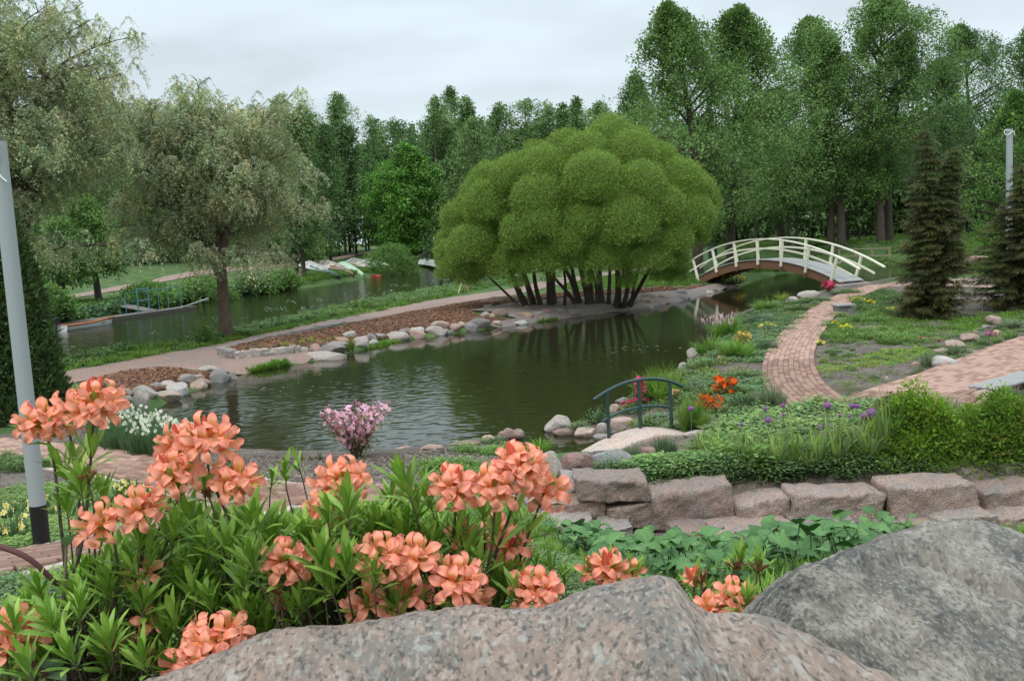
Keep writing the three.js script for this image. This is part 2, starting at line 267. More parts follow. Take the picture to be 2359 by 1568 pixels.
function sdPoly(P, x, z) {   // signed distance, negative inside
  let d = 1e9, s = 1;
  for (let i = 0, j = P.length - 1; i < P.length; j = i++) {
    const ex = P[j][0] - P[i][0], ez = P[j][1] - P[i][1], wx = x - P[i][0], wz = z - P[i][1], t = clamp((wx * ex + wz * ez) / (ex * ex + ez * ez)), bx = wx - ex * t, bz = wz - ez * t;
    d = Math.min(d, bx * bx + bz * bz);
    const a = z >= P[i][1], b = z < P[j][1], c = ex * wz > ez * wx;
    if ((a && b && c) || (!a && !b && !c)) s = -s;
  }
  return s * Math.sqrt(d);
}
const curve = (K, t) => { if (t <= K[0][0]) return K[0][1]; for (let i = 1; i < K.length; i++) if (t < K[i][0]) { const [a, va] = K[i - 1], [b, vb] = K[i]; return lerp(va, vb, smooth(a, b, t) * 0.5 + clamp((t - a) / (b - a)) * 0.5); } return K[K.length - 1][1]; };
const BANK_L = [[-4, 2.3], [1, 2.0], [2.6, 1.78], [5, 1.35], [6.5, 1.0], [8, 0.8], [10, 0.52], [13, 0.38]];
const BANK_R = [[-4, 2.3], [1, 2.05], [2.6, 1.78], [5, 1.25], [6.2, 0.86], [7.2, 0.5], [8.2, 0.22], [9.52, 0.16], [9.74, 0.5], [9.95, 0.62], [11, 0.53], [13.6, 0.36]];
function H(x, z) {
  const D = -z;
  const k = smooth(-0.6, 0.9, x);
  let y = lerp(curve(BANK_L, D), curve(BANK_R, D), k);
  const R = sdPoly(RIVER, x, z);
  const far = R > 0 && (x + 8) * 1.0 < (D - 62) * 1.2 - 8 && D > 30 && !(x > 6 && D < 125);   // beyond the river
  if (far) { y = 0.1 + 2.1 * smooth(0, 26, R) + 1.2 * smooth(26, 90, R); }
  else if (D > 36) { const r = smooth(2, 14, x - (D - 50) * 0.12); y += (1.0 * smooth(42, 72, D) * r); }
  y += (fbm(x * 0.35, z * 0.35, 4, 3) - 0.5) * 0.1 * smooth(3, 9, D);
  const P = sdPoly(POND, x, z);
  if (P > 0 && P < 3) y = Math.min(y, lerp(0.09 + 0.17 * P, y, smooth(1.4, 3, P)));
  if (P < 1.2) y = lerp(-0.55, y, smooth(-0.5, 0.38, P));
  { const s = Math.hypot(x - SPIT[0], (z - SPIT[1]) * 0.7); if (s < 1.9) y = Math.min(y, lerp(0.05, 0.4, smooth(0.7, 1.9, s))); }
  if (R < 3) y = lerp(-1.3, y, smooth(-1.2, far ? 2.2 : 1.5, R));
  return y;
}
const SPIT = xz(onY(1330, 975, 0));
const on = (x, z, dy = 0) => V(x, H(x, z) + dy, z);
function hit(px, py) {   // where that pixel's ray meets the ground
  const d = ray(px, py); let a = 0.8, b = a;
  for (let t = 0.8; t < 400; t *= 1.03) { const p = EYE.clone().addScaledVector(d, t); if (p.y < H(p.x, p.z)) { b = t; break; } a = t; b = t; }
  for (let k = 0; k < 18; k++) { const m = (a + b) / 2, p = EYE.clone().addScaledVector(d, m); p.y < H(p.x, p.z) ? b = m : a = m; }
  const p = EYE.clone().addScaledVector(d, b); return V(p.x, H(p.x, p.z), p.z);
}
const hits = (...px) => px.map(([a, b]) => xz(hit(a, b)));
// metres per pixel at a point, to turn a size in the photograph into metres
const mpp = (p) => -p.clone().sub(EYE).applyQuaternion(camera.quaternion.clone().invert()).z / F;

function gridSheet(xs, zs, h) {
  const P = [], U = [], I = [], n = xs.length;
  for (const z of zs) for (const x of xs) { P.push(x, h(x, z), z); U.push(x, z); }
  for (let j = 0; j + 1 < zs.length; j++) for (let i = 0; i + 1 < n; i++) { const a = j * n + i; I.push(a, a + 1, a + n + 1, a, a + n + 1, a + n); }
  const g = new THREE.BufferGeometry(); g.setAttribute('position', new THREE.Float32BufferAttribute(P, 3)); g.setAttribute('uv', new THREE.Float32BufferAttribute(U, 2)); g.setIndex(I); g.computeVertexNormals(); return g;
}
const ticks = (a, f, b, step, far, grow) => { const t = []; for (let x = a; x <= b + 1e-6; x += step) t.push(x); let s = step; for (let x = b; x < far;) { s *= grow; x += s; t.push(x); } s = step; for (let x = a; x > f;) { s *= grow; x -= s; t.unshift(x); } return t; };
{
  const xs = ticks(-19, -330, 13, 0.34, 330, 1.2), zs = ticks(-44, -420, 1, 0.34, 30, 1.18).reverse();
  struct('ground', gridSheet(xs, zs, H), M.grass);
}
// a sheet that follows the ground inside an outline
function drape(P, cell = 0.4, dy = 0.02) {
  const xs = P.map((p) => p[0]), zs = P.map((p) => p[1]), mb = { p: [], u: [], i: [] }, idx = new Map();
  const vid = (x, z) => { const k = `${x.toFixed(3)},${z.toFixed(3)}`; if (!idx.has(k)) { idx.set(k, mb.p.length / 3); mb.p.push(x, H(x, z) + dy, z); mb.u.push(x, z); } return idx.get(k); };
  for (let z = Math.floor(Math.min(...zs) / cell) * cell; z < Math.max(...zs); z += cell) for (let x = Math.floor(Math.min(...xs) / cell) * cell; x < Math.max(...xs); x += cell) {
    const d = sdPoly(P, x + cell / 2, z + cell / 2);
    if (d > cell) continue;
    if (d < -cell) { const a = vid(x, z), b = vid(x + cell, z), c = vid(x + cell, z + cell), e = vid(x, z + cell); mb.i.push(a, e, c, a, c, b); continue; }
    let S = P.map((p) => [...p]);
    for (const [ax, s, lim] of [[0, 1, x], [0, -1, x + cell], [1, 1, z], [1, -1, z + cell]]) {
      const out = [];
      for (let k = 0; k < S.length; k++) { const p = S[k], q = S[(k + 1) % S.length], pi = s * (p[ax] - lim) >= 0, qi = s * (q[ax] - lim) >= 0; if (pi) out.push(p); if (pi !== qi) { const t = (lim - p[ax]) / (q[ax] - p[ax]); out.push([lerp(p[0], q[0], t), lerp(p[1], q[1], t)]); } }
      S = out; if (S.length < 3) break;
    }
    if (S.length < 3) continue;
    const c2 = S.map((p) => new THREE.Vector2(p[0], p[1]));
    for (const t of THREE.ShapeUtils.triangulateShape(c2, [])) { const [a, b, c] = t.map((k) => S[k]); const ar = (b[0] - a[0]) * (c[1] - a[1]) - (b[1] - a[1]) * (c[0] - a[0]); if (Math.abs(ar) < 1e-6) continue; const A = vid(...a), B = vid(...b), Cc = vid(...c); ar > 0 ? mb.i.push(A, Cc, B) : mb.i.push(A, B, Cc); }
  }
  const g = new THREE.BufferGeometry(); g.setAttribute('position', new THREE.Float32BufferAttribute(mb.p, 3)); g.setAttribute('uv', new THREE.Float32BufferAttribute(mb.u, 2)); g.setIndex(mb.i); g.computeVertexNormals(); return g;
}
// water
function waterSheet(P, y) { const s = new THREE.Shape(P.map((p) => new THREE.Vector2(p[0], -p[1]))), g = new THREE.ShapeGeometry(s); g.rotateX(-Math.PI / 2); g.translate(0, y, 0); const p = g.attributes.position, U = []; for (let k = 0; k < p.count; k++) U.push(p.getX(k), p.getZ(k)); g.setAttribute('uv', new THREE.Float32BufferAttribute(U, 2)); return g; }
const grown = (P, d) => { const n = P.length; return P.map((p, i) => { const a = P[(i + n - 1) % n], b = P[(i + 1) % n], tx = b[0] - a[0], tz = b[1] - a[1], l = Math.hypot(tx, tz) || 1; for (const s of [1, -1]) { const q = [p[0] + s * d * tz / l, p[1] - s * d * tx / l]; if (sdPoly(P, ...q) > 0) return q; } return p; }); };
struct('pond_water', waterSheet(grown(POND, 0.35), 0), M.water);
struct('river_water', waterSheet(grown(RIVER, 0.8), -0.4), M.river);

// paths and beds
const PATH_POLY = hits([40, 876], [130, 860], [300, 830], [480, 798], [560, 781], [640, 762], [720, 746], [850, 717], [1000, 691], [1130, 673], [1200, 661], [1280, 641], [1400, 626], [1540, 607], [1600, 601], [1600, 608], [1540, 616], [1400, 637], [1290, 656], [1200, 677], [1130, 687], [1060, 698], [900, 727], [720, 762], [612, 784], [512, 806], [508, 818], [540, 829], [620, 815], [700, 808], [735, 815], [700, 842], [650, 850], [590, 860], [545, 864], [470, 856], [340, 850], [265, 862], [200, 877], [130, 890], [40, 910]);
struct('gravel_path', drape(PATH_POLY, 0.4, 0.02), M.gravel);
const MULCH_1 = hits([150, 945], [190, 888], [204, 877], [270, 861], [349, 850], [454, 858], [510, 864], [440, 890], [411, 896], [306, 912], [270, 930], [200, 945]);
struct('bark_bed', drape(MULCH_1, 0.3, 0.04), M.mulch);
const MULCH_2 = hits([512, 806], [612, 782], [778, 754], [921, 725], [1050, 701], [1170, 686], [1300, 674], [1560, 664], [1630, 655], [1600, 669], [1480, 678], [1300, 690], [1150, 701], [1080, 715], [1100, 730], [1180, 738], [1100, 750], [1000, 764], [900, 776], [850, 786], [800, 792], [690, 807], [540, 824]);
struct('bark_bed', drape(MULCH_2, 0.35, 0.045), M.mulch);
struct('pebble_shore', drape(hits([1078, 718], [1170, 701], [1300, 689], [1480, 678], [1590, 669], [1660, 652], [1705, 656], [1640, 680], [1570, 700], [1460, 722], [1330, 737], [1240, 750], [1180, 758], [1120, 752], [1190, 736]), 0.35, 0.06), M.pebble);
const SOIL_R = [...hits([1240, 1085], [1330, 1055], [1410, 1020], [1415, 1000], [1330, 1004], [1235, 998], [1290, 978], [1400, 950], [1440, 922], [1530, 858], [1600, 815], [1636, 760], [1650, 738], [1745, 698], [1815, 684], [1890, 668], [1990, 652], [2060, 640]), [15, -39], [17, -36], [16, -9.98], [0.3, -9.98]];
struct('soil_bed', drape(SOIL_R, 0.35, 0.015), M.soil);
struct('soil_bed', drape(hits([0, 1024], [330, 1062], [590, 1126], [730, 1128], [1090, 1140], [1240, 1120], [1255, 1062], [1210, 1010], [1100, 1008], [960, 1024], [850, 1036], [700, 1035], [560, 1026], [410, 975], [335, 970], [230, 950], [120, 985], [0, 1004]), 0.3, 0.02), M.soil);
struct('soil_bed', drape([[-0.5, -9.99], [6.5, -9.99], [6.5, -7.6], [2.5, -7.4], [0.4, -8.0]], 0.25, 0.02), M.soil);
struct('soil_bed', drape(hits([0, 1056], [145, 1075], [270, 1102], [210, 1122], [90, 1136], [0, 1132]), 0.25, 0.02), M.soil);
// the walk on the far bank, and the trodden ground under the alders
struct('bank_path', drape(hits([120, 686], [250, 664], [330, 650], [440, 625], [520, 616], [640, 610], [720, 601], [800, 588], [900, 574], [900, 579], [800, 594], [700, 608], [560, 622], [470, 634], [340, 657], [250, 673], [120, 696]), 0.8, 0.05), M.gravel);
struct('trodden_path', drape(hits([1840, 566], [1900, 562], [1960, 556], [2060, 548], [2200, 540], [2200, 531], [2060, 534], [1960, 541], [1840, 552], [1740, 556], [1740, 562]), 1.2, 0.05), M.gravel);
struct('gravel_path', drape(hits([1990, 664], [2060, 662], [2200, 662], [2358, 668], [2358, 646], [2260, 640], [2150, 646], [2062, 650]), 0.5, 0.03), M.gravel);

// ---------------------------------------------------------------- brick paths
const brickMats = [[0.4, 0.235, 0.175], [0.34, 0.195, 0.145], [0.45, 0.275, 0.205], [0.3, 0.165, 0.125], [0.42, 0.265, 0.21], [0.37, 0.22, 0.165]].map((c) => std({ color: col(...c), roughness: 0.92, bumpMap: rep(T.rough, 3), bumpScale: 0.006, map: rep(T.wood, 2, 2) }));
const brickGeo = [chamferBox(0.196, 0.05, 0.096, 0.006), chamferBox(0.192, 0.052, 0.095, 0.009)];
function strip(line, half, dy) {
  const P = [], U = [], I = [], n = 9; let s = 0;
  line.forEach((p, k) => {
    const t = line[Math.min(line.length - 1, k + 1)].clone().sub(line[Math.max(0, k - 1)]).setY(0).normalize(); if (k) s += p.distanceTo(line[k - 1]);
    for (let j = 0; j < n; j++) { const o = (j / (n - 1) * 2 - 1) * half, x = p.x - t.z * o, z = p.z + t.x * o; P.push(x, H(x, z) + dy, z); U.push(s, o); }
    if (k) for (let j = 0; j + 1 < n; j++) { const a = (k - 1) * n + j; I.push(a, a + 1, a + n + 1, a, a + n + 1, a + n); }
  });
  const g = new THREE.BufferGeometry(); g.setAttribute('position', new THREE.Float32BufferAttribute(P, 3)); g.setAttribute('uv', new THREE.Float32BufferAttribute(U, 2)); g.setIndex(I); g.computeVertexNormals();
  const N = g.attributes.normal; if (N.getY(0) < 0) { g.index.array.reverse(); g.computeVertexNormals(); } return g;
}
function brickPath(ctrl, half, seed, own = 300, kerb = false) {
  seedAt(seed);
  const L = new THREE.CatmullRomCurve3(ctrl, false, 'centripetal'), len = L.getLength(), line = L.getSpacedPoints(Math.ceil(len / 0.25));
  const root = new THREE.Group(); root.name = numbered('brick_path'); root.userData.kind = 'structure'; scene.add(root);
  part('mortar_bed', strip(line, half, 0.03), std({ map: rep(T.soil, 0.6), color: col(0.55, 0.5, 0.45), roughness: 0.95 }), root);
  const rows = Math.round(half * 2 / 0.103), list = [], N = Math.round(len / 0.203);
  const X = V(), Y = V(), Z = V(), m = new THREE.Matrix4();
  for (let r = 0; r < rows; r++) for (let k = 0; k < N; k++) {
    const u = (k + 0.5 + (r % 2) * 0.5 + rr(-0.02, 0.02)) / N; if (u > 0.999) continue;
    const p = L.getPointAt(u), t = L.getTangentAt(u).setY(0).normalize(), o = ((r + 0.5) / rows * 2 - 1) * half, e = 0.02;
    const t2 = L.getTangentAt(Math.min(1, u + e)).setY(0).normalize(), turn = (t.x * t2.z - t.z * t2.x) / (len * Math.min(e, 1 - u) || 1);
    const x = p.x - t.z * o, z = p.z + t.x * o, y = H(x, z) + 0.045 + rr(-0.003, 0.003);
    Y.set(-(H(x + 0.2, z) - H(x - 0.2, z)) / 0.4, 1, -(H(x, z + 0.2) - H(x, z - 0.2)) / 0.4).normalize(); X.copy(t).applyAxisAngle(V(0, 1, 0), rr(-0.02, 0.02)); Z.crossVectors(X, Y).normalize(); X.crossVectors(Y, Z);
    const q = new THREE.Quaternion().setFromRotationMatrix(m.makeBasis(X, Y, Z));
    const tone = Math.floor(clamp(fbm(x * 0.9, z * 0.9, seed, 2) * 3 + rr(0, 4), 0, 5.99));
    list.push({ p: V(x, y, z), q, s: [clamp(1 - o * turn, 0.6, 1.4), 1, 1], d: Math.hypot(x, z), tone });
  }
  list.sort((a, b) => a.d - b.d);
  list.slice(0, own).forEach((b, i) => { const k = part('brick', brickGeo[i % 2], brickMats[b.tone], root); k.position.copy(b.p); k.quaternion.copy(b.q); k.scale.set(...b.s); });
  if (list.length > own) copies('distant_bricks', brickGeo[0], std({ roughness: 0.92 }), list.slice(own).map((b) => ({ ...b, c: brickMats[b.tone].color })), root);
  if (kerb) for (const s of kerb) for (let k = 0; k + 2 < line.length; k += 2) {   // a kerb of pale set stones
    const a = line[k], b = line[k + 2], t = b.clone().sub(a).setY(0).normalize(), mid = a.clone().add(b).multiplyScalar(0.5), x = mid.x - t.z * (half + 0.055) * s, z = mid.z + t.x * (half + 0.055) * s;
    const g = part('kerb_stone', chamferBox(0.485, 0.14, 0.09, 0.012), M.kerb, root); g.position.set(x, H(x, z) - 0.025, z); g.rotation.y = Math.atan2(-t.z, t.x) + rr(-0.02, 0.02);
  }
  return root;
}
M.kerb = std({ map: T.granite, color: col(0.75, 0.66, 0.6), roughness: 0.9 });
const H3 = (...px) => px.map(([a, b]) => hit(a, b));
brickPath([...H3([2030, 659], [1962, 682], [1896, 722], [1852, 766], [1822, 815], [1817, 855], [1834, 897], [1876, 934]), V(4.55, 0, -13.5)], 0.5, 21, 300);
brickPath([V(4.0, 0, -12.3), V(5.2, 0, -13.4), V(6.35, 0, -14.55), V(9, 0, -17.2), V(11.6, 0, -19.85), V(14.4, 0, -22.2)], 0.92, 22, 300);
brickPath([...H3([-120, 1030], [0, 1041], [145, 1056], [300, 1082], [450, 1116], [590, 1146], [760, 1153], [1010, 1152], [1120, 1150])], 0.5, 23, 300, [1, -1]);
brickPath([...H3([-160, 1325], [0, 1306], [150, 1284], [300, 1256], [480, 1205], [600, 1172])], 0.5, 24, 300, [1, -1]);

// ================================================================ stones
const ORD = ['first', 'second', 'third', 'fourth', 'fifth', 'sixth', 'seventh', 'eighth', 'ninth', 'tenth', 'eleventh', 'twelfth', 'thirteenth', 'fourteenth', 'fifteenth', 'sixteenth', 'seventeenth', 'eighteenth', 'nineteenth', 'twentieth', 'twenty-first', 'twenty-second', 'twenty-third', 'twenty-fourth', 'twenty-fifth', 'twenty-sixth', 'twenty-seventh', 'twenty-eighth'];
const TONE = { pale: [0.72, 0.68, 0.63], white: [0.86, 0.85, 0.82], grey: [0.48, 0.47, 0.46], dark: [0.34, 0.33, 0.32], pink: [0.72, 0.55, 0.48], beige: [0.74, 0.62, 0.5], brown: [0.46, 0.34, 0.29], orange: [0.76, 0.54, 0.41], red: [0.5, 0.34, 0.31], slate: [0.42, 0.46, 0.46] };
const ico = {};
function rockGeo(sx, sy, sz, { seed = 1, cut = 4, lump = 0.22, detail = 7, c = [0.6, 0.55, 0.5], rough = 0.05, uv = 1.4 } = {}) {
  const base = ico[detail] ??= mergeVertices(new THREE.IcosahedronGeometry(1, detail).deleteAttribute('normal').deleteAttribute('uv'), 1e-4);
  const r0 = rng(seed * 101 + 5), P = base.attributes.position, out = [], C = [], U = [], planes = [];
  for (let k = 0; k < cut; k++) { const a = r0() * 6.283, y = r0() * 1.7 - 0.7, s = Math.sqrt(Math.max(0, 1 - y * y)); planes.push([V(Math.cos(a) * s, y, Math.sin(a) * s), 0.58 + r0() * 0.27]); }
  const o = seed * 3.7, n = V();
  for (let k = 0; k < P.count; k++) {
    n.fromBufferAttribute(P, k); const d = n.clone();
    n.multiplyScalar(1 + lump * (fbm(d.x * 1.2 + o, d.y * 1.2 + 9, d.z * 1.2 + o, 2) - 0.5) * 2);
    for (const [q, h] of planes) { const e = n.dot(q) - h; if (e > 0) n.addScaledVector(q, -e * 0.92); }
    n.multiplyScalar(1 + rough * (fbm(d.x * 5 + o, d.y * 5, d.z * 5 + o, 3) - 0.5) * 2);
    const x = n.x * sx, y = n.y * sy, z = n.z * sz, f = 0.86 + 0.28 * fbm(d.x * 2.3 + o, d.y * 2.3, d.z * 2.3, 3);
    out.push(x, y, z); C.push(c[0] * f, c[1] * f, c[2] * f); U.push((x + y * 0.55) * uv + o, (z - y * 0.7) * uv);
  }
  const g = new THREE.BufferGeometry(); g.setAttribute('position', new THREE.Float32BufferAttribute(out, 3)); g.setAttribute('color', new THREE.Float32BufferAttribute(C, 3)); g.setAttribute('uv', new THREE.Float32BufferAttribute(U, 2)); g.setIndex(base.index); g.computeVertexNormals(); return g;
}
let stoneN = 0;
// a stone whose foot is at that pixel, w x h pixels large in the photograph
function stone(pt, w, h, tone, label, { group, turn = 0, cut = 4, deep = 0.8, name = 'pond_stone', y, tilt = 0, parent, detail = 5, sink = 0.3 } = {}) {
  const p = y === undefined ? hit(...pt) : onY(...pt, y), k = mpp(p), W = w * k, Hh = h * k, dep = Math.max(W * deep, Hh * 0.6);
  const away = V(p.x, 0, p.z).normalize(); p.addScaledVector(away, dep * 0.38);
  const seed = ++stoneN, f = 0.9 + 0.2 * hash3(seed, 3, 1);
  const g = rockGeo(W / 2 * 1.08, Hh * (0.5 + sink * 0.75), dep / 2, { seed, cut, detail, c: TONE[tone].map((v) => v * f) });
  const m = part(name, g, M.granite, parent || scene);
  m.position.set(p.x, p.y + Hh * (0.5 - sink * 0.55), p.z); m.rotation.set(0, Math.atan2(-p.x, -p.z) * -1 * 0 + turn, tilt);
  if (!parent) tag(m, label, 'stone', group);
  return m;
}
const toD = (C) => (u, v, w, h) => { const a = C(u, v), b = C(u + w, v), c = C(u, v - h); return [a, b[0] - a[0], a[1] - c[1]]; };
const words = { pale: 'pale grey', white: 'whitish', grey: 'grey', dark: 'dark grey', pink: 'pinkish', beige: 'beige', brown: 'brownish', orange: 'orange tinted', red: 'reddish', slate: 'slate grey' };
function row(C, list, where, group) {
  const f = toD(C);
  list.forEach(([u, v, w, h, tone, kind = 'rounded', o], i) => { const [pt, W, Hh] = f(u, v, w, h); stone(pt, W, Hh, tone, `${kind} ${words[tone]} stone, ${ORD[i]} ${where}`, { group, ...o }); });
}
row(CT, [
  [190, 595, 240, 130, 'pale'], [500, 835, 320, 330, 'pale', 'tall upright', { deep: 0.6, cut: 6, sink: 0.15 }], [545, 625, 400, 190, 'pale', 'broad', { cut: 3 }], [215, 705, 200, 120, 'pale', 'plump'], [180, 800, 250, 115, 'grey', 'squat'], [200, 905, 220, 110, 'grey', 'low'],
  [710, 480, 200, 95, 'grey', 'flat'], [905, 480, 250, 130, 'pale', 'smooth'], [1060, 575, 380, 185, 'white', 'large veined'], [905, 665, 420, 145, 'beige', 'long low'], [1220, 405, 250, 160, 'grey', 'domed'], [1400, 315, 210, 75, 'grey', 'half hidden'],
  [1490, 425, 270, 130, 'pink', 'oval'], [1365, 505, 350, 140, 'beige', 'oval flat'], [1560, 205, 330, 100, 'pale', 'flat topped', { cut: 7 }], [1750, 435, 390, 260, 'grey', 'big angular', { cut: 8 }], [1970, 400, 220, 190, 'dark', 'leaning', { cut: 7 }], [650, 190, 260, 55, 'pale', 'thin slab like', { cut: 8 }],
], 'in the pile beside the small bark bed', 'stones heaped at the pond corner');
row(CS, [
  [1320, 510, 145, 55, 'pale', 'small flat'], [1465, 512, 150, 100, 'pink', 'round'], [1700, 530, 390, 105, 'grey', 'wide slab', { cut: 8 }], [1740, 455, 330, 75, 'grey', 'upper slab', { cut: 8 }], [1610, 680, 600, 175, 'pale', 'large tilted slab', { cut: 9, deep: 0.55, sink: 0.1 }], [1900, 335, 220, 75, 'white', 'tilted', { tilt: 0.25 }], [1810, 392, 170, 65, 'orange', 'low'], [2050, 458, 240, 135, 'pale', 'blocky', { cut: 6 }],
  [2225, 435, 130, 75, 'white', 'small'], [2190, 365, 140, 85, 'grey', 'rough', { cut: 6 }], [2300, 335, 150, 65, 'grey', 'low long'],
], 'from the kerbed corner of the long bark bed', 'stones along the long bark bed');
row(C6, [
  [1290, 403, 155, 62, 'pale', 'broad'], [1420, 392, 122, 62, 'pink', 'domed'], [1350, 352, 84, 36, 'grey', 'small'], [1425, 347, 92, 42, 'white', 'smooth'], [1535, 367, 138, 58, 'pale', 'big oval'], [1570, 320, 128, 48, 'beige', 'wide'], [1622, 358, 62, 36, 'grey', 'narrow'], [1670, 337, 82, 48, 'pink', 'egg shaped'], [1715, 307, 46, 30, 'beige', 'tiny'],
  [1770, 342, 102, 57, 'grey', 'round'], [1830, 308, 172, 54, 'dark', 'angular', { cut: 8 }], [1942, 307, 72, 42, 'beige', 'pale sided'], [2100, 303, 96, 36, 'white', 'smooth lone'],
], 'of the waterside row towards the round willow', 'stones of the row towards the willow');
row(CB, [
  [120, 402, 78, 42, 'pale', 'small'], [170, 402, 80, 30, 'orange', 'low'], [255, 402, 155, 74, 'brown', 'big domed'], [350, 402, 72, 27, 'grey', 'flat'], [470, 407, 155, 48, 'orange', 'wide'], [590, 387, 125, 34, 'grey', 'low'], [670, 372, 125, 48, 'red', 'dark'], [770, 367, 125, 44, 'slate', 'flat'], [910, 407, 142, 72, 'grey', 'bulky'],
  [1320, 315, 125, 38, 'pink', 'half buried'], [1435, 352, 110, 48, 'grey', 'round'], [1560, 342, 135, 46, 'pale', 'flat oval'], [1440, 292, 112, 62, 'grey', 'pointed', { cut: 6 }], [1545, 277, 102, 42, 'pink', 'rounded'], [1565, 237, 135, 38, 'brown', 'low'], [1690, 238, 132, 38, 'beige', 'long'], [1870, 202, 104, 48, 'grey', 'squat'], [1885, 267, 132, 68, 'grey', 'stout'], [2122, 227, 88, 58, 'pale', 'pointed', { cut: 6 }],
  [150, 332, 92, 46, 'grey', 'lone'], [372, 312, 72, 38, 'grey', 'shaded'], [480, 342, 92, 42, 'brown', 'shaded'], [250, 272, 400, 55, 'pink', 'long ledge', { cut: 7, deep: 0.3 }],
], 'around the foot of the round willow', 'stones around the round willow');
row(CR, [
  [778, 702, 74, 42, 'pale', 'rounded'], [885, 672, 155, 48, 'pale', 'long', { cut: 6 }], [95, 1095, 90, 62, 'pale', 'blocky', { cut: 6 }], [20, 1165, 70, 50, 'pale', 'flat', { cut: 6 }], [1010, 432, 95, 37, 'brown', 'low', { y: 0.05 }], [1280, 412, 54, 24, 'grey', 'small', { y: 0.1 }], [1345, 417, 74, 32, 'pink', 'peaked', { y: 0.1 }], [1165, 442, 260, 27, 'grey', 'long', { deep: 0.2, y: 0.05 }], [1475, 422, 110, 22, 'grey', 'flat', { deep: 0.3, y: 0.05 }], [2030, 432, 230, 45, 'pink', 'long low', { deep: 0.3 }],
], 'around the pool by the arched footbridge', 'stones near the footbridge');
row(CP, [
  [1290, 695, 340, 130, 'pink', 'flat topped slab', { cut: 9, deep: 1, sink: 0.1 }], [1540, 610, 280, 150, 'pink', 'broken slab', { cut: 9, deep: 1, sink: 0.1 }], [1080, 770, 240, 70, 'pink', 'narrow slab', { cut: 8 }], [1890, 335, 280, 150, 'pink', 'far slab', { cut: 9, deep: 1, sink: 0.1 }], [1780, 392, 150, 60, 'grey', 'thin slab', { cut: 8 }], [1665, 412, 110, 36, 'white', 'bright chip', { cut: 6 }], [1615, 470, 95, 50, 'brown', 'small'],
  [1125, 988, 380, 170, 'white', 'large smooth', { cut: 3 }], [690, 975, 140, 70, 'pink', 'small peaked'], [1950, 475, 135, 72, 'orange', 'round'], [1620, 762, 115, 44, 'beige', 'flat'], [235, 1165, 56, 44, 'pale', 'tiny'],
], 'along the dividing line of the rockery', 'stones of the rockery');
row(CG, [
  [80, 795, 300, 150, 'pale', 'big sloping slab', { cut: 8, deep: 0.7, y: 0.02 }], [140, 852, 270, 75, 'brown', 'banded slab', { cut: 8, deep: 0.5, y: 0.0 }], [370, 862, 255, 90, 'beige', 'flat oval', { y: 0.0 }], [570, 802, 145, 92, 'pale', 'narrow'], [785, 785, 260, 150, 'pink', 'squarish', { cut: 6 }], [715, 825, 115, 72, 'grey', 'small'], [560, 885, 200, 44, 'grey', 'wet flat', { y: -0.02 }], [760, 890, 150, 60, 'pink', 'low'], [700, 585, 140, 85, 'beige', 'rounded'], [790, 512, 150, 66, 'grey', 'low'], [1640, 865, 340, 66, 'pale', 'long flat', { cut: 7, deep: 0.5 }],
], 'beside the little stone footbridge', 'stones at the little footbridge');
row(CN, [
  [830, 600, 340, 62, 'pink', 'long flat', { deep: 0.4, cut: 7 }], [1250, 545, 360, 56, 'brown', 'long low', { deep: 0.4, cut: 7 }], [1520, 500, 180, 78, 'pink', 'peaked', { cut: 7 }], [520, 590, 200, 44, 'pink', 'flat', { deep: 0.5, cut: 7 }], [-350, 600, 320, 60, 'pale', 'level', { deep: 0.4, cut: 7 }], [-700, 600, 300, 50, 'grey', 'level', { deep: 0.4, cut: 7 }], [-980, 600, 260, 70, 'pale', 'blocky', { deep: 0.5, cut: 7 }],
], 'of the edging behind the pink azalea', 'stones of the near pond edge');
row(CH, [[620, 620, 230, 320, 'pale', 'slanting', { cut: 7, deep: 0.7, sink: 0.1 }], [885, 545, 430, 215, 'red', 'blocky', { cut: 8, deep: 0.6, sink: 0.1 }], [1280, 480, 450, 205, 'slate', 'sharp edged', { cut: 9, deep: 0.5, sink: 0.1 }], [1660, 400, 200, 180, 'brown', 'tilted', { cut: 8, deep: 0.5, sink: 0.1 }]], 'of the boulders between the wall and the little footbridge', 'boulders above the wall end');
{ // the ring-shaped stone that lies in the shallows
  const p = onY(...CH(165, 180), 0.02), k = mpp(p), R = 135 / 4.355 * 0.921 * k, g = new THREE.TorusGeometry(R * 0.66, R * 0.36, 18, 36); g.rotateX(Math.PI / 2 - 0.35);
  const P = g.attributes.position, C = []; for (let i = 0; i < P.count; i++) { const x = P.getX(i), y = P.getY(i), z = P.getZ(i), f = 1 + 0.35 * (fbm(x * 9 + 3, y * 9, z * 9 + 7, 2) - 0.5) + 0.16 * Math.sin(Math.atan2(z, x) * 4); P.setXYZ(i, x * f, y * f * 1.05, z * f * 0.85); C.push(0.6, 0.47, 0.41); }
  g.setAttribute('color', new THREE.Float32BufferAttribute(C, 3)); g.computeVertexNormals();
  const m = part('pond_stone', g, M.granite); m.position.set(p.x, 0.1, p.z); tag(m, 'knotted ring shaped pink stone standing in the shallow water', 'stone');
}
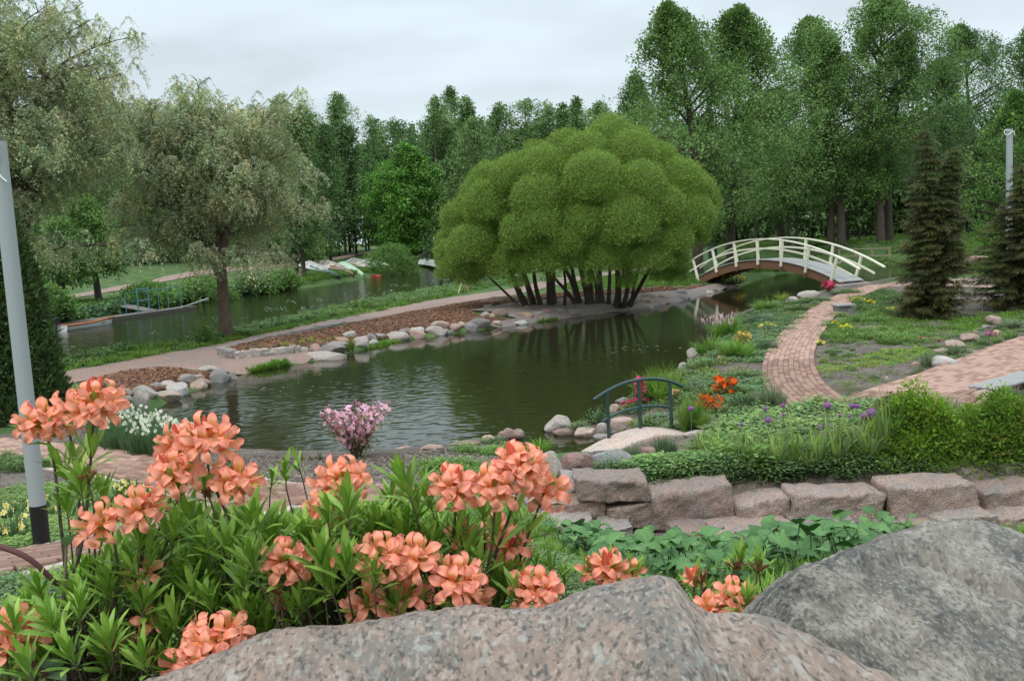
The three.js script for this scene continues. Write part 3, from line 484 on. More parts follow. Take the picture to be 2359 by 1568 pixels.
// squared blocks
function blockGeo(w, h, d, seed, c, uv = 1.3) {
  const base = new THREE.BoxGeometry(w, h, d, 18, 11, 9); let g = mergeVertices(base.deleteAttribute('normal').deleteAttribute('uv'), 1e-4); const P = g.attributes.position, C = [], U = [], r0 = rng(seed * 31 + 7), b = Math.min(w, h, d) * 0.07, sk = [r0() - 0.5, r0() - 0.5, r0() - 0.5, r0() - 0.5];
  for (let i = 0; i < P.count; i++) {
    let x = P.getX(i), y = P.getY(i), z = P.getZ(i); const ex = Math.max(0, Math.abs(x) - w / 2 + b), ey = Math.max(0, Math.abs(y) - h / 2 + b), ez = Math.max(0, Math.abs(z) - d / 2 + b), e = Math.hypot(ex, ey, ez);
    if (e > b) { const t = b / e; x -= Math.sign(x) * ex * (1 - t); y -= Math.sign(y) * ey * (1 - t); z -= Math.sign(z) * ez * (1 - t); }
    const n = (s, o) => (fbm(x * s + seed * 5.1 + o, y * s + o, z * s + seed, 3) - 0.5);
    y += y > 0 ? h * (0.22 * sk[0] * x / w * 2 + 0.14 * sk[1]) : h * 0.1 * sk[2] * x / w * 2; x += w * 0.1 * sk[3] * y / h;
    const fac = (s, o) => Math.abs(n(s, o)) * 2 - 0.3; x += n(4, 0) * 0.07 + n(14, 3) * 0.03; y += n(4, 20) * 0.06; z += n(4, 40) * 0.08 + fac(6, 33) * 0.06 + n(18, 60) * 0.035; y += n(16, 80) * 0.03;
    P.setXYZ(i, x, y, z); const f = 0.85 + 0.3 * fbm(x * 3 + seed, y * 3, z * 3, 3); C.push(c[0] * f, c[1] * f, c[2] * f); U.push((x + z * 0.5) * uv + seed * 0.37, (y + z * 0.8) * uv + seed * 0.71);
  }
  g.setAttribute('color', new THREE.Float32BufferAttribute(C, 3)); g.setAttribute('uv', new THREE.Float32BufferAttribute(U, 2)); g.computeVertexNormals(); return g;
}
{
  const wall = thing('retaining_wall', 'dry stone wall of rough pinkish granite blocks holding up the planted bed', 'stone wall', [0, 0, 0]);
  const B = [[190, 280, 268, 365, 'white', 9.6], [258, 285, 612, 388, 'brown', 9.3], [612, 335, 1012, 532, 'brown', 9.25], [1010, 372, 1282, 512, 'pink', 9.2], [1275, 350, 1730, 482, 'pink', 9.1], [1728, 312, 2168, 495, 'pink', 9.1], [2164, 322, 2560, 455, 'brown', 9.2], [133, 372, 405, 520, 'pink', 9.35], [402, 398, 622, 515, 'brown', 9.3], [50, 488, 352, 602, 'pale', 8.9], [-90, 462, 104, 545, 'beige', 9.0], [375, 512, 535, 585, 'pale', 8.95], [20, 372, 138, 470, 'pink', 9.45],
    [-20, 410, 60, 470, 'pale', 9.4], [690, 500, 745, 545, 'pink', 9.1], [725, 522, 895, 590, 'red', 8.85], [895, 512, 1305, 612, 'pink', 8.75], [1285, 486, 1590, 552, 'grey', 8.85], [1590, 492, 1800, 560, 'brown', 8.9], [1800, 482, 1990, 540, 'pink', 8.9], [1960, 455, 2250, 540, 'pale', 8.8], [2240, 450, 2540, 540, 'pink', 8.85], [1010, 505, 1280, 560, 'grey', 9.1]];
  B.forEach(([x0, y0, x1, y1, tone, D], i) => {
    const c = CW((x0 + x1) / 2, (y0 + y1) / 2), p = atD(...c, D), k = D / F * 0.921 / 1.8722, w = (x1 - x0) * k, h = (y1 - y0) * k, d = 0.5;
    const m = part('stone', blockGeo(w * 0.985, h * 1.0, d, i + 3, mix3(TONE[tone], [0.52, 0.45, 0.41], 0.55).map((v) => v * 0.86)), M.granite, wall); m.position.set(p.x, p.y, p.z - d / 2); m.rotation.set(0, (hash3(i, 2, 2) - 0.5) * 0.16, -0.054 * 0 + (hash3(i, 5, 5) - 0.5) * 0.05);
  });
}
{ // set stones round the end of the long bark bed
  const kb = thing('bed_kerb', 'low kerb of set grey stones around the corner of the long bark bed', 'kerb', [0, 0, 0]);
  const run = (pts, h, tone) => { for (let i = 0; i + 1 < pts.length; i++) { const a = hit(...pts[i]), b = hit(...pts[i + 1]), L = a.distanceTo(b); const m = part('kerb_stone', blockGeo(L * 1.0, h, 0.24, i + 60 + tone.length, TONE[tone]), M.granite, kb); m.position.copy(a.clone().add(b).multiplyScalar(0.5)).y += h * 0.3; m.rotation.y = Math.atan2(-(b.z - a.z), b.x - a.x); } };
  run([CS(255, 545), CS(335, 575), CS(435, 605)], 0.3, 'grey'); run([CS(440, 605), CS(650, 580), CS(870, 558), CS(1180, 532), CS(1255, 515)], 0.26, 'pale');
  run([CS(260, 490), CS(420, 445), CS(600, 400), CS(840, 345), CS(1150, 290), CS(1500, 215), CS(1850, 145)], 0.1, 'grey');
}

// the two boulders that the camera looks over
function boulder(ridge, prof, seed, label, amp = 0.035, mat = M.boulder) {
  const R = spline(ridge.map(([a, b, D, e = 1]) => { const p = atD(a, b, D); p.e = e; return p; }), 260), n = R.length, m = 110, P = [], U = [], C = [], I = [];
  const es = ridge.map((r) => r[3] ?? 1);
  const pc = new THREE.CatmullRomCurve3(prof.map(([z, y]) => V(0, y, z)), false, 'centripetal').getSpacedPoints(m);
  const arcs = [0]; for (let j = 1; j <= m; j++) arcs.push(arcs[j - 1] + pc[j].distanceTo(pc[j - 1]));
  for (let i = 0; i < n; i++) {
    const u = i / (n - 1) * (es.length - 1), e = lerp(es[Math.floor(u)], es[Math.min(es.length - 1, Math.ceil(u))], u % 1), endk = Math.min(1, Math.min(i, n - 1 - i) / 4);
    for (let j = 0; j <= m; j++) {
      const z = R[i].z + pc[j].z * (pc[j].z > 0 ? e : 1) * lerp(0.4, 1, endk), y = R[i].y + pc[j].y * (pc[j].z > 0 ? lerp(1, 1, e) : 1), x = R[i].x, o = seed * 7.3;
      const far = Math.min(1, Math.abs(pc[j].z) * 7 + 0.12);
      const rg = (s, k) => 1 - Math.abs(fbm(x * s + o + k, y * s, z * s + k, 3) - 0.5) * 4, d = (fbm(x * 3.2 + o, y * 3 + 2, z * 3.2, 5) - 0.5) * amp * 0.7 * far + (fbm(x * 22 + o, y * 22, z * 22 + 5, 5) - 0.5) * amp * 0.95 * (0.4 + 0.6 * far) - Math.max(0, rg(4.5, 3)) * amp * 0.42 * far - Math.pow(Math.max(0, rg(2.4, 9)), 10) * amp * 1.1 * far + (fbm(x * 48, y * 48, z * 48, 3) - 0.5) * 0.012;
      P.push(x, y + d, z); const f = 0.86 + 0.3 * fbm(x * 2.5 + o, z * 2.5, y * 2, 3); C.push(f, f * 0.99, f * 0.97); U.push(x * 1.15 + o, arcs[j] * (pc[j].z > 0 ? lerp(0.6, 1, e) : 1) * 1.15 + z * 0.1);
      if (i && j) { const a = (i - 1) * (m + 1) + j - 1; I.push(a, a + m + 1, a + m + 2, a, a + m + 2, a + 1); }
    }
  }
  for (const i of [0, n - 1]) { const o = P.length / 3, b = i * (m + 1); let cx = 0, cy = 0, cz = 0; for (let j = 0; j <= m; j++) { cx += P[(b + j) * 3]; cy += P[(b + j) * 3 + 1]; cz += P[(b + j) * 3 + 2]; } P.push(cx / (m + 1), cy / (m + 1), cz / (m + 1)); C.push(1, 1, 1); U.push(0, 0); for (let j = 0; j < m; j++) I.push(o, b + j, b + j + 1); }
  const g = new THREE.BufferGeometry(); g.setAttribute('position', new THREE.Float32BufferAttribute(P, 3)); g.setAttribute('color', new THREE.Float32BufferAttribute(C, 3)); g.setAttribute('uv', new THREE.Float32BufferAttribute(U, 2)); g.setIndex(I); g.computeVertexNormals();
  return tag(part('granite_boulder', g, mat), label, 'boulder');
}
boulder([[60, 1720, 1.45], [200, 1640, 1.47], [330, 1572, 1.5], [430, 1535, 1.5], [520, 1500, 1.5], [600, 1457, 1.5], [700, 1441, 1.5], [850, 1426, 1.5], [960, 1413, 1.5], [1050, 1396, 1.5], [1100, 1389, 1.5], [1200, 1393, 1.5], [1280, 1381, 1.5], [1330, 1359, 1.5], [1400, 1340, 1.5], [1470, 1323, 1.5], [1530, 1326, 1.5], [1562, 1342, 1.49], [1600, 1384, 1.48], [1650, 1409, 1.47], [1720, 1413, 1.45], [1800, 1427, 1.42], [1900, 1476, 1.38], [2000, 1530, 1.34], [2100, 1580, 1.3], [2250, 1680, 1.25]],
  [[0.5, -0.95], [0.42, -0.6], [0.31, -0.34], [0.2, -0.17], [0.11, -0.068], [0.045, -0.016], [0, 0], [-0.04, -0.014], [-0.11, -0.06], [-0.22, -0.2], [-0.3, -0.8]], 3, 'long low pinkish grey granite boulder speckled with lichen, under the azalea flowers', 0.03);
boulder([[1715, 1440, 1.52, 0.1], [1740, 1404, 1.56, 0.15], [1765, 1368, 1.62, 0.2], [1830, 1321, 1.75, 0.35], [1950, 1270, 1.9, 0.5], [2060, 1231, 2.0, 0.65], [2150, 1206, 2.08, 0.8], [2220, 1198, 2.12, 0.9], [2290, 1206, 2.12, 1], [2360, 1226, 2.1, 1], [2460, 1290, 2.05, 1], [2560, 1400, 2.0, 1], [2640, 1560, 1.95, 0.8]],
  [[0.86, -0.9], [0.76, -0.52], [0.6, -0.3], [0.42, -0.17], [0.24, -0.075], [0.09, -0.018], [0, 0], [-0.06, -0.02], [-0.14, -0.09], [-0.26, -0.3], [-0.34, -0.8]], 8, 'big dark weathered boulder with pale streaks rising beside the long low one', 0.036, M.boulder2);

// ================================================================ the arched footbridge
{
  const A = onY(1597, 657, 0.15), B = onY(1937, 664, 0.25), d = B.clone().sub(A).setY(0), c = d.length(), dir = d.normalize(), side = V(-dir.z, 0, dir.x); if (side.x < 0) side.negate();
  const rise = 1.02, R = (c * c / 4 + rise * rise) / (2 * rise), half = Math.asin(c / 2 / R), W = 1.3;
  const br = thing('arched_footbridge', 'arched timber footbridge with cream railings over the pond narrows', 'footbridge', A);
  const y0 = 0.28, lift = (s) => (B.y - A.y) * s;
  // a point of the arc: s 0..1 along, h above the deck, w across
  const arc = (s, h, w) => { const a = (s * 2 - 1) * half, x = c / 2 + (R + h) * Math.sin(a), y = y0 + rise - R + (R + h) * Math.cos(a) + lift(s); return V(dir.x * x + side.x * w, y, dir.z * x + side.z * w); };
  const paint = (mb) => mb, cream = std({ color: col(0.78, 0.74, 0.58), roughness: 0.55 }), brown = std({ map: rep(T.wood, 1.5), color: col(0.24, 0.115, 0.06), roughness: 0.75 }), deckM = [0.44, 0.4, 0.48, 0.42].map((v) => std({ map: rep(T.wood, 2), color: col(v, v * 1.0, v * 1.02), roughness: 0.85 }));
  function ribbon(s0, s1, h0, h1, w0, w1, n = 36) { const m = new MB(), rg = []; for (let k = 0; k <= n; k++) { const s = lerp(s0, s1, k / n); rg.push([[h0, w0], [h0, w1], [h1, w1], [h1, w0]].map(([h, w]) => m.pv(arc(s, h, w), [1, 1, 1], s * 10, h + w))); if (k) for (let e = 0; e < 4; e++) m.q(rg[k - 1][e], rg[k - 1][(e + 1) % 4], rg[k][(e + 1) % 4], rg[k][e]); } m.q(...rg[0]); m.q(...rg[n].reverse()); return m.geo(true); }
  for (const w of [0.02, W - 0.14]) part('arch_beam', ribbon(-0.015, 1.015, -0.42, -0.05, w, w + 0.12), brown, br);
  const N = 80, plank = chamferBox(W + 0.08, 0.045, c / N * 1.04 - 0.012, 0.006), mx = new THREE.Matrix4();
  seedAt(4);
  for (let k = 0; k < N; k++) { const s = (k + 0.5) / N, p = arc(s, -0.022, W / 2), t = arc(s + 0.005, 0, 0).sub(arc(s - 0.005, 0, 0)).normalize(), u = V().crossVectors(side, t).normalize(); const m = part('deck_plank', plank, pick(deckM), br); m.position.copy(p); m.quaternion.setFromRotationMatrix(mx.makeBasis(side, u.y > 0 ? u : u.negate(), V().crossVectors(side, u).normalize())); }
  const post = chamferBox(0.115, 1.24, 0.1, 0.012);
  for (const w of [-0.055, W + 0.055]) {
    for (let k = 0; k < 7; k++) { const s = 0.045 + k / 6 * 0.91, p = arc(s, 0.36, w), u = arc(s, 1, w).sub(arc(s, 0, w)).normalize(), m = part('post', post, cream, br); m.position.copy(p); m.quaternion.setFromRotationMatrix(mx.makeBasis(dir.clone().addScaledVector(u, -dir.dot(u)).normalize(), u, V().crossVectors(dir, u).normalize())); }
    const o = w < 0 ? -1 : 1;
    part('top_rail', ribbon(-0.075, 1.075, 0.93, 0.985, w - 0.055, w + 0.055), cream, br);
    part('middle_rail', ribbon(-0.045, 1.045, 0.47, 0.55, w - o * 0.055 - 0.022, w - o * 0.055 + 0.022), cream, br);
    for (let k = 0; k < 7; k++) { const s = 0.045 + k / 6 * 0.91, m = part('beam_cleat', chamferBox(0.07, 0.3, 0.05, 0.01), brown, br); const u = arc(s, 1, w).sub(arc(s, 0, w)).normalize(); m.position.copy(arc(s, -0.34, w + o * 0.02)); m.quaternion.setFromRotationMatrix(mx.makeBasis(dir.clone().addScaledVector(u, -dir.dot(u)).normalize(), u, V().crossVectors(dir, u).normalize())); }
  }
  for (const [s, t] of [[0.0, 'pink'], [1.0, 'grey']]) { const p = arc(s, -0.25, W / 2), m = part('abutment_stone', blockGeo(0.7, 0.45, W + 0.6, 90 + s, TONE[t]), M.granite, br); m.position.copy(p).y = -0.0 + (s ? 0.06 : -0.02); m.rotation.y = Math.atan2(-dir.z, dir.x); }
}
{ // the little slab footbridge with its green handrail
  const P1 = onY(1404, 1030, 0.2), P3 = onY(1547, 998, 0.26), dir = P3.clone().sub(P1).setY(0), L0 = dir.length(); dir.normalize(); const side = V(-dir.z, 0, dir.x); if (side.z < 0) side.negate();
  const br = thing('slab_footbridge', 'little humped footbridge of pink stone with a dark green tube handrail', 'footbridge', P1), rel = (s, w, y) => V(dir.x * s + side.x * w, y, dir.z * s + side.z * w);
  const m = new MB(), n = 24, s0 = -0.42, s1 = L0 + 0.38, top = (s) => 0.2 * Math.sin(clamp((s - s0) / (s1 - s0)) * Math.PI) + 0.0, rg = [];
  for (let k = 0; k <= n; k++) { const s = lerp(s0, s1, k / n), y = top(s), r = [], wob = (fbm(s * 5, 3, 1, 3) - 0.5) * 0.12; for (const [w, dy] of [[-0.06, -0.22], [-0.08 + wob * 0.4, -0.03], [-0.05 + wob * 0.4, 0], [0.15, 0.012], [0.32, 0.012], [0.5 + wob, 0], [0.54 + wob, -0.03], [0.5, -0.22]]) r.push(m.pv(rel(s, w, y + dy), [0.8, 0.68, 0.6], s * 1.4, w * 1.4)); rg.push(r); if (k) for (let e = 0; e < 8; e++) m.q(rg[k - 1][e], rg[k][e], rg[k][(e + 1) % 8], rg[k - 1][(e + 1) % 8]); }
  for (const r of [rg[0], rg[n]]) { for (let e = 1; e < 7; e++) m.f(r[0], r[e], r[e + 1]); }
  const slab = m.geo(); part('stone_slab', slab, std({ map: T.granite, vertexColors: true, roughness: 0.92, side: THREE.DoubleSide }), br);
  const green = std({ color: col(0.028, 0.062, 0.055), roughness: 0.4 }), k = mpp(P1);
  const at = (px, py, y) => { const D = -P1.z, q = atD(px, py, D); return q.sub(P1); };
  const posts = [[CG(618, 365), 0.02], [CG(978, 235), 0.18], [CG(1327, 250), 0.12]], feet = [0, L0 * 0.5, L0];
  const railTop = [CG(468, 447), CG(618, 350), CG(800, 265), CG(978, 222), CG(1150, 212), CG(1327, 240), CG(1472, 300)], railMid = [CG(568, 690), CG(640, 645), CG(800, 575), CG(978, 530), CG(1150, 515), CG(1327, 535), CG(1378, 560)];
  // unproject onto the upright plane through the posts
  const onPlane = ([px, py]) => { const d = ray(px, py), nn = V(side.x, 0, side.z), t = P1.clone().sub(EYE).dot(nn) / d.dot(nn); return EYE.clone().addScaledVector(d, t).sub(P1); };
  part('handrail', new MB().tube(spline(railTop.map(onPlane), 30), 0.026, 10, [1, 1, 1]).geo(), green, br);
  part('middle_rail', new MB().tube(spline(railMid.map(onPlane), 24), 0.022, 10, [1, 1, 1]).geo(), green, br);
  for (const [a, b] of [[CG(615, 355), CG(648, 975)], [CG(975, 225), CG(993, 838)], [CG(1325, 245), CG(1342, 826)]]) { const t = onPlane(a), f = onPlane(b); f.x = t.x = (t.x + f.x) / 2; f.z = t.z = (t.z + f.z) / 2; part('post', new MB().tube([f.clone().setY(f.y - 0.06), t], 0.026, 10, [1, 1, 1]).geo(), green, br); }
}

// ================================================================ poles, seats, bins, railing
function cordGeo(list, r) { return new MB().tube(spline(list, 40), r, 6, [1, 1, 1]).geo(); }
{
  const p = hit(97, 1268), k = mpp(p), Hh = 1.02 * (1272 - 362) * k, r = 18 * k, po = thing('grey_post', 'tall grey post with a black foot and a white cord tied at its top', 'post', p);
  part('post_shaft', new THREE.CylinderGeometry(r * 0.97, r, Hh, 28), std({ color: col(0.36, 0.38, 0.39), roughness: 0.5 }), po).position.y = Hh / 2;
  part('black_sleeve', new THREE.CylinderGeometry(r * 1.03, r * 1.03, 108 * k, 28), std({ color: col(0.008, 0.008, 0.009), roughness: 0.45 }), po).position.y = 54 * k;
  part('cap', new THREE.CylinderGeometry(r * 0.7, r * 0.97, 0.02, 28), std({ color: col(0.05, 0.05, 0.05) }), po).position.y = Hh + 0.01;
  const c = (x, y, z = r * 1.12) => V(x * r, Hh - y, z);
  part('cord', cordGeo([c(-0.6, 0.02), c(0.35, -0.005), c(0.6, 0.09), c(0.1, 0.17), c(-0.4, 0.2), c(0.0, 0.13), c(0.45, 0.1), c(0.2, 0.22), c(0.5, 0.28), c(1.15, 0.32)], 0.006), std({ color: col(0.8, 0.8, 0.8), roughness: 0.7 }), po);
}
{
  const top = atD(2326, 297, 29), p = on(top.x, top.z), Hh = top.y - p.y, r = 0.093, po = thing('grey_post', 'grey post with a white cord looped at its top, behind the cut-off spruce', 'post', p);
  part('post_shaft', new THREE.CylinderGeometry(r, r, Hh, 20), std({ color: col(0.36, 0.38, 0.39), roughness: 0.5 }), po).position.y = Hh / 2;
  part('cap', new THREE.CylinderGeometry(r * 0.9, r * 1.04, 0.05, 20), std({ color: col(0.04, 0.04, 0.04) }), po).position.y = Hh + 0.025;
  part('cord', cordGeo([V(-0.05, Hh - 0.06, r * 1.1), V(-0.16, Hh - 0.02, r), V(-0.2, Hh - 0.12, r), V(-0.1, Hh - 0.18, r * 1.2), V(0.06, Hh - 0.08, r * 1.2), V(0.1, Hh - 0.2, r * 1.2)], 0.013), std({ color: col(0.8, 0.8, 0.8), roughness: 0.7 }), po);
}
{ // slatted stool beside the brick path
  const p = hit(1943, 722), k = mpp(p), w = 44 * k, h = 20 * k, s = thing('garden_stool', 'small grey slatted seat on a stone block at the edge of the brick path', 'stool', p);
  for (let j = 0; j < 4; j++) part('slat', chamferBox(w, 0.05, w * 0.21, 0.006), M.grey, s).position.set(0, h, (j - 1.5) * w * 0.235);
  part('block', blockGeo(w * 0.8, h * 0.92, w * 0.72, 71, TONE.slate), M.granite, s).position.y = h * 0.46 - 0.02;
  s.rotation.y = 0.15;
}
{ // bench of long slats by the wide brick path
  const A = onY(2230, 891, 0.56), C = onY(2315, 867, 0.56), d = C.clone().sub(A).setY(0).normalize(), L = 1.75, ang = Math.atan2(-d.z, d.x), o = A.clone().setY(0), b = thing('slatted_bench', 'low bench with grey timber slats beside the wide brick path', 'bench', [A.x, H(A.x, A.z), A.z], ang), y = 0.56 - H(A.x, A.z);
  for (let j = 0; j < 5; j++) part('slat', chamferBox(L, 0.04, 0.082, 0.008), M.grey, b).position.set(L / 2, y, 0.045 + j * 0.092);
  for (const x of [0.22, L - 0.25]) part('block', blockGeo(0.26, Math.max(0.1, y - 0.05), 0.3, 73 + Math.round(x), TONE.grey), M.granite, b).position.set(x, (y - 0.07) / 2, 0.25);
}
stone([2268, 930], 62, 30, 'pink', 'broad pink stone lying in front of the slatted bench', { deep: 0.6, cut: 6, name: 'garden_stone' });
{ // timber railing beyond the pool
  const a = hit(1934, 604), b = hit(2050, 600), d = b.clone().sub(a), L = d.length(), r = thing('timber_railing', 'weathered timber railing standing beyond the pool behind the footbridge', 'railing', a, Math.atan2(-d.z, d.x)), h = 0.88, wood = std({ map: rep(T.wood, 2), color: col(0.42, 0.36, 0.26), roughness: 0.85 });
  part('top_rail', chamferBox(L + 0.2, 0.07, 0.12, 0.01), wood, r).position.set(L / 2, h, 0); part('lower_rail', chamferBox(L, 0.08, 0.05, 0.01), wood, r).position.set(L / 2, h * 0.45, 0.06);
  for (let k = 0; k < 4; k++) part('post', chamferBox(0.1, h + 0.3, 0.1, 0.01), wood, r).position.set(L * k / 3, h / 2 - 0.16, 0);
}
function picnicBench(p, turn, label, back, L, c = [0.16, 0.13, 0.1]) {
  const w = std({ map: rep(T.wood, 2), color: col(...c), roughness: 0.85 }), b = thing('park_bench', label, 'bench', p, turn);
  for (let j = 0; j < 3; j++) part('seat_slat', chamferBox(L, 0.05, 0.12, 0.01), w, b).position.set(0, 0.45, (j - 1) * 0.14);
  for (const x of [-L * 0.4, L * 0.4]) { part('leg', chamferBox(0.09, 0.45, 0.4, 0.01), w, b).position.set(x, 0.21, 0); if (back) part('back_post', chamferBox(0.08, 0.5, 0.06, 0.01), w, b).position.set(x, 0.68, -0.22); }
  if (back) for (const y of [0.66, 0.84]) part('back_slat', chamferBox(L, 0.13, 0.04, 0.01), w, b).position.set(0, y, -0.18);
  return b;
}
picnicBench(hit(...C8(1815, 118)), 0.1, 'grey park bench with a backrest seen between the alder trunks', true, 1.7, [0.24, 0.22, 0.2]);
picnicBench(hit(...C8(1900, 196)), 2.7, 'dark brown bench standing beside the green bin', true, 1.1, [0.06, 0.045, 0.035]);
picnicBench(hit(...CR(1495, 245)), 0.3, 'dark bench close beside the paired alder trunks', false, 1.3, [0.05, 0.04, 0.035]);
{
  const t = thing('picnic_table', 'orange brown picnic table under the far trees', 'table', hit(...CR(2095, 122)), 0.1), w = std({ map: rep(T.wood, 2), color: col(0.36, 0.2, 0.1), roughness: 0.8 });
  for (let j = 0; j < 5; j++) part('table_plank', chamferBox(2.6, 0.05, 0.15, 0.01), w, t).position.set(0, 0.75, (j - 2) * 0.165);
  for (const s of [-1, 1]) { part('bench_plank', chamferBox(2.6, 0.05, 0.28, 0.01), w, t).position.set(0, 0.45, s * 0.72); part('trestle', new MB().beam(V(s * 0.95, 0, -0.75), V(s * 0.95, 0.74, -0.2), 0.1, 0.06).beam(V(s * 0.95, 0, 0.75), V(s * 0.95, 0.74, 0.2), 0.1, 0.06).beam(V(s * 0.95, 0.4, -0.8), V(s * 0.95, 0.4, 0.8), 0.1, 0.06).geo(), w, t); }
}
for (const [pt, label] of [[C8(1812, 200), 'green litter bin beside the dark brown bench'], [C8(355, 388), 'green litter bin behind the far end of the footbridge']]) {
  const b = thing('litter_bin', label, 'bin', hit(...pt)), g = std({ color: col(0.02, 0.07, 0.05), roughness: 0.6 });
  part('bin_body', new THREE.CylinderGeometry(0.27, 0.23, 0.75, 20), g, b).position.y = 0.42; part('rim', new THREE.TorusGeometry(0.27, 0.025, 8, 20).rotateX(Math.PI / 2), g, b).position.y = 0.8; part('bin_post', new THREE.CylinderGeometry(0.04, 0.04, 1.0, 8), std({ color: col(0.05, 0.05, 0.05) }), b).position.set(0.3, 0.5, 0);
}
{ // two leaning laths that prop a young plant
  const f1 = hit(1054, 677), f2 = hit(1081, 674), c = f1.clone().add(f2).multiplyScalar(0.5), k = mpp(c), s = thing('plant_prop', 'pale timber prop of two laths leaning together at the path edge', 'plant prop', c), ap = V(0, 33 * k, 0), w = std({ color: col(0.62, 0.47, 0.24), roughness: 0.7 });
  for (const f of [f1, f2]) part('lath', new MB().beam(f.clone().sub(c).setY(-0.05), ap, 0.06, 0.05).geo(), w, s);
  part('lath', new MB().beam(V(0.1, -0.05, -0.5), ap, 0.06, 0.05).geo(), w, s);
}

// ================================================================ boats and the landing stage
function hull(L, W, Hh, { inner = true, c = [1, 1, 1], c2 = c } = {}) {   // keel at y 0, gunwale at Hh, bow towards +x
  const out = new MB(), n = 18, m = 10, rg = [], ri = [];
  for (let i = 0; i <= n; i++) {
    const t = i / n, wx = W / 2 * Math.pow(Math.sin(Math.PI * (0.16 + 0.84 * (1 - t)) * 0.5 + 0.0) , 0.9) * (t > 0.93 ? 1 - (t - 0.93) * 10 : 1), sheer = Hh * (1 + 0.35 * Math.pow(Math.max(0, t - 0.3) / 0.7, 2) + 0.08 * Math.pow(1 - t, 2)), keel = Hh * 0.4 * Math.pow(Math.max(0, t - 0.7) / 0.3, 2), r = [], q = [];
    for (let j = 0; j <= m; j++) { const a = (j / m * 2 - 1), z = wx * Math.sin(a * Math.PI / 2), y = keel + (sheer - keel) * Math.pow(Math.abs(a), 2.2); r.push(out.v((t - 0.5) * L, y, z, c, t, a)); q.push(out.v((t - 0.5) * L * 0.98, Math.min(y + 0.05, sheer), z * 0.93, c2, t, a)); }
    rg.push(r); ri.push(q);
    if (i) for (let j = 0; j < m; j++) { out.q(rg[i - 1][j], rg[i - 1][j + 1], r[j + 1], r[j]); if (inner) out.q(ri[i - 1][j], q[j], q[j + 1], ri[i - 1][j + 1]); }
    if (i && inner) for (const j of [0, m]) out.q(rg[i - 1][j], ri[i - 1][j], q[j], r[j]);
  }
  for (let j = 1; j < m; j++) { out.f(rg[0][0], rg[0][j], rg[0][j + 1]); }
  return out.geo();
}
const boatM = std({ vertexColors: true, roughness: 0.45, side: THREE.DoubleSide }), boatWood = std({ map: rep(T.wood, 2), color: col(0.35, 0.17, 0.07), roughness: 0.6 });
function boat(a, b, wide, label, { over = false, c = [0.75, 0.75, 0.73], c2 = c, roll = 0.3, seats = 3, h = 0.42, seatM = null } = {}) {
  const A = hit(...a), B = hit(...b), d = B.clone().sub(A), L = Math.max(2.4, d.length()), mid = A.clone().add(B).multiplyScalar(0.5); mid.y = H(mid.x, mid.z);
  const t = thing('rowing_boat', label, 'boat', mid), g = new THREE.Group();
  t.rotation.order = 'YZX'; t.rotation.set(over ? Math.PI + roll * 0.2 : roll, Math.atan2(-d.z, d.x), Math.atan2(d.y, Math.hypot(d.x, d.z)));
  if (over) t.position.y += h * 1.25; else t.position.y += 0.2;
  part('hull', hull(L, wide, h, { c, c2 }), boatM, t);
  const rail = (s) => spline([...Array(9)].map((_, i) => { const u = i / 8; return V((u - 0.5) * L, h * (1 + 0.35 * Math.pow(Math.max(0, u - 0.3) / 0.7, 2) + 0.08 * Math.pow(1 - u, 2)), s * wide / 2 * Math.pow(Math.sin(Math.PI * (0.16 + 0.84 * (1 - u)) * 0.5), 0.9) * (u > 0.95 ? 0.3 : 1)); }), 20);
  for (const s of [-1, 1]) part('gunwale', new MB().tube(rail(s), 0.03, 6, c2).geo(), boatM, t);
  if (!over) for (let k = 0; k < seats; k++) part('thwart', chamferBox(0.22, 0.04, wide * (0.78 - 0.12 * k), 0.008), seatM || boatWood, t).position.set((-0.3 + k * 0.28) * L, h * 0.72, 0);
  return t;
}
boat(CM(285, 560), CM(580, 660), 1.5, 'weathered white rowing boat half hidden behind the paired trunks', { c: [0.85, 0.85, 0.83], c2: [0.66, 0.63, 0.58], seatM: M.grey });
boat(CM(395, 580), CM(695, 690), 1.3, 'dark teal boat lying upside down beside the weathered white one', { over: true, c: [0.09, 0.17, 0.16] });
boat(CM(480, 545), CM(795, 630), 1.5, 'white rowing boat tipped open towards the river, in front of a red hull', { c: [0.85, 0.85, 0.83], c2: [0.68, 0.64, 0.58], roll: 0.4 });
boat(CM(600, 560), CM(865, 672), 1.3, 'faded red boat upside down between white and pale green boats', { over: true, c: [0.32, 0.16, 0.11] });
boat(CM(735, 555), CM(985, 695), 1.35, 'long pale green boat lying upside down with its bow near the water', { over: true, c: [0.5, 0.62, 0.46] });
boat(CM(810, 525), CM(1105, 605), 1.6, 'white open boat with cluttered seats beside the pale green hull', { c: [0.86, 0.86, 0.84], c2: [0.68, 0.64, 0.58], roll: 0.4 });
boat(CM(905, 505), CM(1175, 575), 1.5, 'clean white boat upside down next to the round bush', { over: true, c: [0.82, 0.82, 0.79] });
boat(CM(1025, 492), CM(1290, 560), 1.5, 'whitish turquoise boat mostly covered by the round bush', { over: true, c: [0.6, 0.75, 0.68] });
boat(CM(1100, 690), CM(1195, 680), 0.9, 'small red dinghy at the foot of the round bush', { over: true, c: [0.4, 0.08, 0.04], h: 0.3 });
boat(CM(1690, 520), CM(1860, 545), 1.6, 'white boat under the chestnut-shaped tree', { over: true, c: [0.8, 0.8, 0.78], h: 0.6 });
boat(CM(1830, 500), CM(1955, 540), 1.5, 'white boat partly behind the round willow', { over: true, c: [0.74, 0.74, 0.72], h: 0.6 });
boat(CM(1700, 450), CM(1790, 480), 1.3, 'white motorboat hull standing behind the chestnut-shaped tree', { c: [0.8, 0.8, 0.78], h: 0.6, roll: 0.7 });
